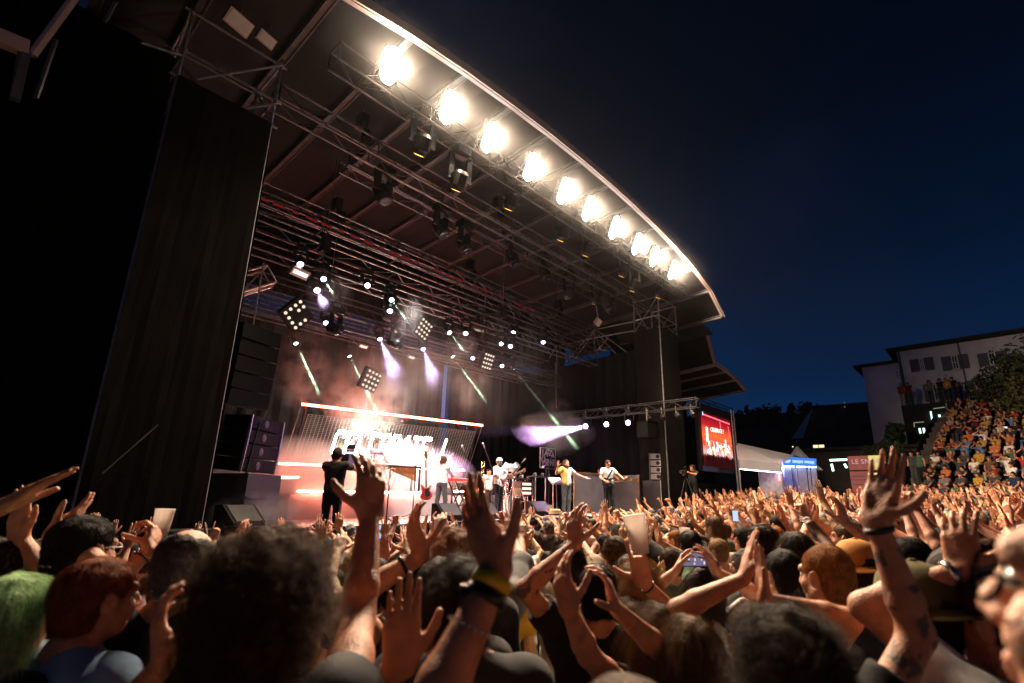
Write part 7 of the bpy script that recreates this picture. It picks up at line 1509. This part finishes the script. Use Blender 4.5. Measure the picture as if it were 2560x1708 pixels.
# ================================================================ CROWD
PO = lambda sg: (sg, -.25, -.55)
def bothup(xr, yr, zr, pr, xl, yl, zl, pl, nr=(0, 1, 0), nl=(0, 1, 0)): return {'R': ((xr, yr, zr), (.05, .15, 1), nr, pr, PO(1)), 'L': ((-xl, yl, zl), (-.05, .15, 1), nl, pl, PO(-1))}
clap = lambda y, z, d=.045, p='flat': {'R': ((d, y, z), (-.12, .25, 1), (-1, 0, 0), p, (1, -.1, -.5)), 'L': ((-d, y, z), (.12, .25, 1), (1, 0, 0), p, (-1, -.1, -.5))}
one = lambda sg, x, y, z, p, n=(0, 1, 0), f=(0, .15, 1): {('R' if sg > 0 else 'L'): ((sg * x, y, z), f, n, p, PO(sg))}
VAR = [('clapping overhead', clap(.22, 1.86)), ('clapping elbows bent', clap(.26, 1.76, .06)), ('arms raised wide', bothup(.30, .18, 1.90, 'open', .30, .16, 1.88, 'open')), ('palms raised forward', bothup(.20, .28, 1.88, 'open', .22, .30, 1.84, 'flat')), ('right palm up', one(1, .24, .22, 1.95, 'open')), ('left palm up', one(-1, .22, .26, 1.93, 'open')), ('right fist up', one(1, .20, .22, 1.90, 'fist')), ('clapping before face', clap(.36, 1.60)), ('cupped hands up', bothup(.14, .30, 1.92, 'claw', .16, .26, 1.94, 'claw', (-1, 0, 0), (1, 0, 0))), ('arms down', {}), ('left fist up', one(-1, .2, .2, 1.92, 'fist')), ('one finger up', one(1, .22, .3, 1.86, 'point')), ('arms crossed overhead', bothup(.02, .16, 1.92, 'relaxed', .06, .2, 1.90, 'relaxed', (-1, 0, 0), (1, 0, 0))), ('reaching forward', {'R': ((.2, .46, 1.72), (0, .6, .8), (0, .8, -.6), 'open', PO(1)), 'L': ((-.22, .44, 1.74), (0, .6, .8), (0, .8, -.6), 'relaxed', PO(-1))}), ('one hand curled', one(1, .16, .34, 1.80, 'claw')), ('clapping high overhead', clap(.14, 1.97, .05, 'claw'))]
DN = lambda la: {**{'R': ((.23, .06, .86), (0, .15, -1), (-1, 0, 0), 'relaxed', (1, -.6, 0)), 'L': ((-.23, .06, .86), (0, .15, -1), (1, 0, 0), 'relaxed', (-1, -.6, 0))}, **la}
variants = []
for i, (nm, la) in enumerate(VAR):
    B, C, A, Hc, Rm = person_fields(DN(la), .0075, (rng.uniform(-.3, .3), rng.uniform(-.1, .25), rng.uniform(-.1, .1)), fine=False, sleeve=rng.choice((.5, .55, .6, .15, 1.2)), bulk=rng.uniform(.92, 1.08))
    variants.append((nm, mk_mesh('person', *B.mesh(), [M['skin']]), mk_mesh('shirt', *C.mesh(), [M['cloth']]), Rm, Hc))
hairs = []
for st in ('short', 'curly', 'long', 'messy', 'bun', 'bob', 'ponytail', 'short', 'buzz', 'bigcurly'):
    HF = hair_field(st, V3(0, 0, 0), np.eye(3), .009); hv, hf = HF.mesh(); hairs.append((st, mk_mesh('hair', hv, hf, [M['haircap']]), strands('hair_strands', hv, hf, V3(0, 0, 0), np.eye(3), st, 1300, M['hair'], .0006, 5)))
LT, LS = leg_mesh('stand')
STYW = {'short': 'short', 'curly': 'curly', 'long': 'long', 'messy': 'tousled', 'bun': 'bunned', 'bob': 'bobbed', 'ponytail': 'ponytailed', 'buzz': 'cropped', 'bigcurly': 'bushy'}
def aim(x, y): return math.degrees(math.atan2(10.8 - x, 14.0 - y))
def crowd_person(x, y, z, s, az, vi, hi, hc, shirt, skin):
    nm, bm_, sm_, Rm, Hc = variants[vi]; o = bpy.data.objects.new('person', bm_); COL.objects.link(o); o.location = (x, y, z); o.rotation_euler = (0, 0, -R(az)); o.scale = (s,) * 3; o.color = (*[c * rng.uniform(.85, 1.1) for c in SKIN[skin]], 1); o['category'] = 'person'
    put('shirt', sm_, o, SHIRTC[shirt]); put('trousers', LT, o, SHIRTC[rng.choice(('navy', 'black', 'dark grey', 'beige'))]); put('shoes', LS, o, SHIRTC['black'])
    st, hm, hs_ = hairs[hi]; h = put('hair', hm, o, tuple(c * .8 for c in HAIRC[hc])); h.matrix_local = Matrix.Translation(Hc) @ Matrix(Rm.tolist()).to_4x4(); put('hair_strands', hs_, h, HAIRC[hc]); return o
heroxy = [(o.location.x, o.location.y) for o in bpy.data.objects if o.get('category') == 'person']
spots = []
yy = -7.0
while yy < 15.5:
    xx = -2.5
    while xx < 30:
        x, y = xx + rng.uniform(-.16, .16), yy + rng.uniform(-.16, .16); xx += .56; d = math.hypot(x, y)
        if d < 2.25: continue
        if y > 8.25 and x < 20.4: continue
        if y > 7.7 and x < 17.5: continue
        px, py, w = proj((x, y, 1.6 + gz(x, y)))
        if w < 1.2 or px < -120 or px > 2680: continue
        if any((x - a) ** 2 + (y - b) ** 2 < .2 for a, b in heroxy): continue
        if x > TC[0] and math.hypot(x - TC[0], y - TC[1]) > trow(0)[0] - .35 and y < 6: continue
        if d > 27: continue
        if (x - cwp[0]) ** 2 + (y - 8.9) ** 2 < 1.6: continue
        spots.append((d, x, y, px))
    yy += .56
spots.sort(); NEAR = 140
people = []
vtop = []
for nm, bm_, *_r in variants:
    v = np.zeros(len(bm_.vertices) * 3, np.float32); bm_.vertices.foreach_get('co', v); vtop.append(float(v[2::3].max()))
def ylim(px): return float(np.interp(px, [0, 420, 700, 1000, 1300, 1600, 1900, 2200, 2560], [1262, 1285, 1292, 1290, 1272, 1250, 1228, 1202, 1196])) + rng.choice((-26, -8, 0, 0, 6, 12))
def choose(x, y, s):
    lim = ylim(proj((x, y, 1.6))[0]); order = list(range(len(VAR))); rng.shuffle(order)
    if rng.random() < .30: return 9
    for vi in order:
        if proj((x, y, gz(x, y) + vtop[vi] * s))[1] >= lim: return vi
    return 9
LN = {'dark brown': 'dark', 'light brown': 'fair', 'light blue': 'azure', 'dark grey': 'charcoal'}
def pick(lst): return rng.choice(lst)
HW = ['black', 'dark brown', 'dark brown', 'brown', 'brown', 'light brown', 'blond', 'grey', 'ginger', 'black']; SW = ['black', 'black', 'white', 'navy', 'grey', 'dark grey', 'red', 'blue', 'beige', 'green', 'burgundy', 'mustard', 'pink', 'light blue']
def zone(px):
    for lim, t in ((420, 'below the near tower'), (700, 'below the near speakers'), (900, 'below the camera operator'), (1060, 'below the marimba'), (1180, 'below the keyboardist'), (1300, 'below the bassist'), (1450, 'below the singer'), (1580, 'below the guitarist'), (1720, 'below the far tower'), (1850, 'below the screen'), (1960, 'before the tent'), (2080, 'before the blue booth'), (2200, 'before the snack booth')):
        if px < lim: return t
    return 'before the terraces'
low_ok = lambda x, y: 6.3 < math.hypot(x, y)
for d, x, y, px in spots[:NEAR]:
    s = rng.uniform(.90, 1.02) * (.93 if y > 2.5 and x < 13 else 1); vi = choose(x, y, s); hi = rng.randrange(len(hairs)); hc = pick(HW); sh = pick(SW); sk = rng.choice((0, 0, 1, 1, 2, 3, 5, 4, 6)) if rng.random() < .4 else rng.choice((0, 1, 3, 5))
    o = crowd_person(x, y, gz(x, y), s, aim(x, y) + rng.uniform(-22, 22), vi, hi, hc, sh, sk); people.append((o, '%s %s haired person in %s, %s, %s' % (STYW[hairs[hi][0]], LN.get(hc, hc), LN.get(sh, sh), VAR[vi][0], zone(px)), px, d))
ORD = ('first', 'second', 'third', 'fourth', 'fifth', 'sixth', 'seventh', 'eighth', 'ninth', 'tenth')
def settle(people, group):
    by = {}
    for o, lb, px, d in people: by.setdefault(lb, []).append((d, o))
    for lb, l in by.items():
        l.sort(key=lambda t: t[0])
        for k, (d, o) in enumerate(l): o['label'] = lb if len(l) == 1 else '%s, %s closest' % (lb, ORD[k]); o['group'] = group
settle(people, 'standing crowd before the stage')
# ---- far standing crowd: one mass
far = spots[NEAR:]
cc = bpy.data.collections.new('crowd_sources')
def crowdmat():
    m = mat('far_crowd', (.3, .2, .15), .7, 0, .15, 12); n, l = m.node_tree.nodes, m.node_tree.links; a = n.new('ShaderNodeAttribute'); a.attribute_name = 'col'; oi = n.new('ShaderNodeObjectInfo'); mr = n.new('ShaderNodeMapRange'); mr.inputs[3].default_value = .75; mr.inputs[4].default_value = 1.15; l.new(oi.outputs['Random'], mr.inputs[0]); v = n.new('ShaderNodeVectorMath'); v.operation = 'SCALE'; l.new(a.outputs['Color'], v.inputs[0]); l.new(mr.outputs[0], v.inputs['Scale']); l.new(v.outputs[0], n[m['vec']].inputs[0]); return m
M['crowd'] = crowdmat()
NV = 24
def choose_far(x, y):
    if rng.random() < .36: return 9
    for _ in range(12):
        i = rng.randrange(NV)
        if proj((x, y, gz(x, y) + vtop[i % len(variants)]))[1] >= ylim(proj((x, y, 1.6))[0]) - 8: return i
    return 9
for i in range(NV):
    nm, bm_, sm_, Rm, Hc = variants[i % len(variants)]; st, hm, _h = hairs[(i * 7) % len(hairs)]
    parts = [(bm_, SKIN[(0, 1, 3, 5, 2, 4)[i % 6]], None), (sm_, SHIRTC[SW[(i * 5) % len(SW)]], None), (hm, HAIRC[HW[(i * 3) % len(HW)]], (Rm, Hc)), (LT, (.02, .02, .03), None)]; VV, FF, CC, o_ = [], [], [], 0
    for me, c, tf in parts:
        v = np.zeros(len(me.vertices) * 3, np.float32); me.vertices.foreach_get('co', v); v = v.reshape(-1, 3)
        if tf: v = v @ tf[0].T.astype(np.float32) + tf[1]
        f = np.zeros(len(me.loops), np.int32); me.loops.foreach_get('vertex_index', f); FF.append(f.reshape(-1, 4) + o_); VV.append(v); CC.append(np.tile(np.array([*c, 1], np.float32), (len(v), 1))); o_ += len(v)
    me = mk_mesh('crowd_figure', np.concatenate(VV), np.concatenate(FF), [M['crowd']]); at = me.attributes.new('col', 'FLOAT_COLOR', 'POINT'); at.data.foreach_set('color', np.concatenate(CC).ravel()); cc.objects.link(bpy.data.objects.new('crowd_figure_%02d' % i, me))
cm_ = bpy.data.meshes.new('crowd'); cm_.from_pydata([(x, y, gz(x, y)) for d, x, y, px in far], [], [])
at = cm_.attributes.new('turn', 'FLOAT_VECTOR', 'POINT'); at.data.foreach_set('vector', np.array([(0, 0, -R(aim(x, y) + rng.uniform(-25, 25))) for d, x, y, px in far], np.float32).ravel())
at = cm_.attributes.new('size', 'FLOAT', 'POINT'); at.data.foreach_set('value', np.array([rng.uniform(.9, 1.03) * (.92 if y > 2.5 and x < 13 else 1) for d, x, y, px in far], np.float32)); at = cm_.attributes.new('pick', 'INT', 'POINT'); at.data.foreach_set('value', np.array([choose_far(x, y) for d, x, y, px in far], np.int32))
co = bpy.data.objects.new('crowd', cm_); COL.objects.link(co); tag(co, 'far part of the standing crowd, hands in the air', None, None, 'stuff')
ng = bpy.data.node_groups.new('crowd_nodes', 'GeometryNodeTree'); ng.interface.new_socket('Geometry', in_out='INPUT', socket_type='NodeSocketGeometry'); ng.interface.new_socket('Geometry', in_out='OUTPUT', socket_type='NodeSocketGeometry')
N_, L_ = ng.nodes, ng.links; gi, go = N_.new('NodeGroupInput'), N_.new('NodeGroupOutput'); ip = N_.new('GeometryNodeInstanceOnPoints'); ci = N_.new('GeometryNodeCollectionInfo'); ci.inputs['Collection'].default_value = cc; ci.inputs['Separate Children'].default_value = True; ci.inputs['Reset Children'].default_value = True
def na(n_, t_): q = N_.new('GeometryNodeInputNamedAttribute'); q.data_type = t_; q.inputs['Name'].default_value = n_; return q.outputs['Attribute']
ip.inputs['Pick Instance'].default_value = True; L_.new(gi.outputs[0], ip.inputs['Points']); L_.new(ci.outputs[0], ip.inputs['Instance']); L_.new(na('pick', 'INT'), ip.inputs['Instance Index']); er = N_.new('FunctionNodeEulerToRotation'); L_.new(na('turn', 'FLOAT_VECTOR'), er.inputs[0]); L_.new(er.outputs[0], ip.inputs['Rotation']); L_.new(na('size', 'FLOAT'), ip.inputs['Scale']); L_.new(ip.outputs[0], go.inputs[0])
co.modifiers.new('crowd_nodes', 'NODES').node_group = ng

# ---- seated crowd on the terraces
SV = [('hands in the lap', {'R': ((.10, .30, 1.02), (-.6, .7, -.1), (0, 0, -1), 'relaxed', (1, -.5, -.3)), 'L': ((-.10, .32, 1.02), (.6, .7, -.1), (0, 0, -1), 'relaxed', (-1, -.5, -.3))}), ('arms folded', {'R': ((-.10, .20, 1.20), (-1, .1, .1), (0, -1, 0), 'relaxed', (1, -.2, -.8)), 'L': ((.10, .22, 1.17), (1, .1, .1), (0, -1, 0), 'relaxed', (-1, -.2, -.8))}), ('clapping', clap(.36, 1.30, .045)), ('elbows on the knees', {'R': ((.06, .42, 1.10), (-.3, .5, .6), (-1, 0, 0), 'relaxed', (1, .2, -.8)), 'L': ((-.06, .42, 1.10), (.3, .5, .6), (1, 0, 0), 'relaxed', (-1, .2, -.8))}), ('one arm raised', {'R': ((.22, .2, 1.88), (0, .1, 1), (0, 1, 0), 'open', PO(1)), 'L': ((-.12, .32, 1.02), (.6, .7, 0), (0, 0, -1), 'relaxed', (-1, -.5, -.3))}), ('clapping high', clap(.30, 1.62, .05))]
sv = []
for i, (nm, la) in enumerate(SV):
    B, C, A, Hc, Rm = person_fields(la, .012, (rng.uniform(-.2, .2), -.08, 0), fine=True, sleeve=(.5, .6, .1, .55, .5, 1.3)[i], seated=False, zlow=.86)
    sv.append((nm, mk_mesh('person', *B.mesh(), [M['skin']]), mk_mesh('shirt', *C.mesh(), [M['cloth']]), Rm, Hc))
TT, TS = leg_mesh('seated'); seat = []
em = MB()
for k in range(NR):
    r, z = trow(k); pl = phi_left(r) - .8; ph = pl; idx = 0
    while True:
        ph -= math.degrees(.60 / r) * rng.uniform(.92, 1.15); idx += 1; x, y = TC[0] + (r + .24) * math.cos(R(ph)), TC[1] + (r + .24) * math.sin(R(ph)); px, py, w = proj((x, y, z + .6))
        if px > 2640 or ph < -69: break
        if rng.random() < .10: continue
        vi = rng.choice((0, 0, 1, 1, 2, 2, 3, 3, 4, 5)); nm, bm_, sm_, Rm, Hc = sv[vi]; s = rng.uniform(.92, 1.02); hi = rng.choice((0, 1, 2, 3, 4, 5, 6, 7, 8)); hc = pick(HW); sh = rng.choice(('black', 'black', 'black', 'white', 'white', 'grey', 'dark grey', 'dark grey', 'navy', 'navy', 'red', 'beige', 'burgundy', 'burgundy', 'mustard', 'green', 'orange', 'brown', 'brown', 'blue')); sk = rng.choice((0, 1, 3, 5, 0, 1, 2, 4))
        o = bpy.data.objects.new('person', bm_); COL.objects.link(o); o.location = (x, y, z - .815 * s); o.rotation_euler = (0, 0, -R(aim(x, y) + rng.uniform(-12, 12))); o.scale = (s,) * 3; o.color = (*SKIN[sk], 1); o['category'] = 'person'
        put('shirt', sm_, o, SHIRTC[sh]); put('trousers', TT, o, SHIRTC[rng.choice(('navy', 'black', 'beige', 'dark grey', 'blue', 'burgundy'))]); put('shoes', TS, o, SHIRTC[rng.choice(('black', 'white', 'grey'))])
        st, hm, hs_ = hairs[hi]; h = put('hair', hm, o, HAIRC[hc]); h.matrix_local = Matrix.Translation(Hc) @ Matrix(Rm.tolist()).to_4x4()
        seat.append((o, '%s %s haired person in %s, %s, %s terrace row' % (STYW[st], LN.get(hc, hc), LN.get(sh, sh), nm, (('lowest', 'second', 'third', 'fourth', 'fifth', 'sixth', 'seventh', 'eighth', 'ninth', 'tenth', 'eleventh', 'twelfth', 'thirteenth', 'fourteenth', 'fifteenth', 'sixteenth', 'seventeenth', 'top')[k])), px, px))
settle(seat, 'seated crowd on the terraces')
print('COUNTS near', len(people), 'far', len(far), 'seated', len(seat))
# ---- people on the house terrace and a few standing at the top and the foot of the terraces
def standing(label, p, az, vi, shirt, hc, hi, sk=0, s=.98, group='people standing above the terraces'):
    o = crowd_person(p[0], p[1], p[2], s, az, vi, hi, hc, shirt, sk); o['label'] = label; o['group'] = group; return o
M['stripe'] = None
bal = zt2
for px, vi, sh, lb in ((2258, 9, 'red', 'person in red and pale clothes standing at the left end of the house terrace'), (2276, 9, 'burgundy', 'second person from the left on the house terrace, in burgundy'), (2330, 9, 'grey', 'person in grey standing before the french window of the house'), (2358, 9, 'black', 'dark clad person on the house terrace right of the drainpipe'), (2374, 9, 'mustard', 'person in yellow on the house terrace'), (2390, 14, 'black', 'dark clad person at the far end of the house terrace')):
    p = H(px, 1000, UT + .5); standing(lb, (p.x, p.y, bal), 285, vi, sh, 'dark brown', rng.randrange(9), 0, .98, 'people on the house terrace')
for px, k, vi, sh, lb in ((2434, 16, 2, 'black', 'person in black high on the terraces with both arms spread up'), (2486, 17, 9, 'white', 'person in a white shirt standing on the top row'), (2508, 17, 9, 'mustard', 'person in a yellow top standing on the top row'), (2534, 17, 7, 'black', 'person in black clapping on the top row'), (2278, 5, 9, 'dark grey', 'person in dark grey standing at the open end of the terraces'), (2300, 5, 9, 'green', 'person in a green top standing beside the terrace end'), (2198, -1, 4, 'dark grey', 'person with one arm up before the snack booth board')):
    r, z = trow(max(k, 0)) if k >= 0 else (23.0, .55); best = min((abs(proj((TC[0] + (r + .45) * math.cos(R(f)), TC[1] + (r + .45) * math.sin(R(f)), z + 1))[0] - px), f) for f in [-60 + .1 * q for q in range(900)])[1]
    if k >= 0: best = min(best, phi_left(r) - .6)
    standing(lb, (TC[0] + (r + .45) * math.cos(R(best)), TC[1] + (r + .45) * math.sin(R(best)), z), 290, vi, sh, 'dark brown', rng.randrange(9))
for i, (px, sh) in enumerate(((1935, 'black'), (1962, 'navy'), (2010, 'black'), (2060, 'white'), (2085, 'light blue'), (2105, 'white'), (2130, 'dark grey'), (2160, 'black'), (2185, 'dark grey'))):
    p = ath(px, 1200, 29.0 + (i % 3)); standing('person in %s waiting %s' % (sh, ('between the tent and the booth', 'by the red neon sticks', 'at the blue booth counter', 'left of the green tube lights', 'under the green tube lights', 'right under the crosswise tube light', 'at the snack booth corner', 'in front of the snack booth wall', 'at the snack booth hatch')[i]), (p[0], p[1], gz(p[0], p[1])), rng.uniform(60, 140), 9, sh, 'dark brown', rng.randrange(9), 0, 1.0, 'people at the booths')
M['phonescr2'] = emis('phone_screen_blue', (.45, .6, 1.0), 1.2, False)
# held things over the standing crowd
cup(cw(1714, 1368, 4.3) , UPW, .15, .034, .046, 'clear cup with amber beer held over the crowd', None, .38); cup(cw(1287, 1362, 3.9), UPW + CR * .05, .15, .034, .046, 'red printed cup held over the crowd below the drums', M['redcup'])
hp_ = Vector(cw(1388, 1290, 8.2)); hb = MB(); hb.lathe([(.17, 0), (.172, .006), (.10, .012), (.095, .07), (.075, .105), (0, .11)], 20, hp_, ZV); ho_ = tag(hb.build('straw_hat', M['straw'], None, True), 'pale straw hat with a dark band in the crowd below the singer', 'hat'); hb = MB(); hb.lathe([(.1005, .014), (.0995, .036)], 20, hp_, ZV); hb.build('hat_band', M['case'], ho_, True)
for px, py, w, lb in ((952, 1330, 5.2, 'small phone glowing blue in the crowd below the marimba'), (1168, 1300, 6.5, 'small phone held up in the crowd below the bass player'), (1838, 1290, 6.5, 'small phone held up in the crowd below the video screen')):
    c = Vector(cw(px, py, w)); t = thing('mobile_phone', lb, 'phone', c, 'small phones over the crowd'); e = Vector(CR); MB().beam(c - e * .037, c + e * .037, .010, .15, 0, ZV).build('body', M['watch'], t); MB().beam(c - e * .033 + pn * .007, c + e * .033 + pn * .007, .003, .13, 0, ZV).build('screen', M['phonescr2'], t)
bpy.context.view_layer.update()
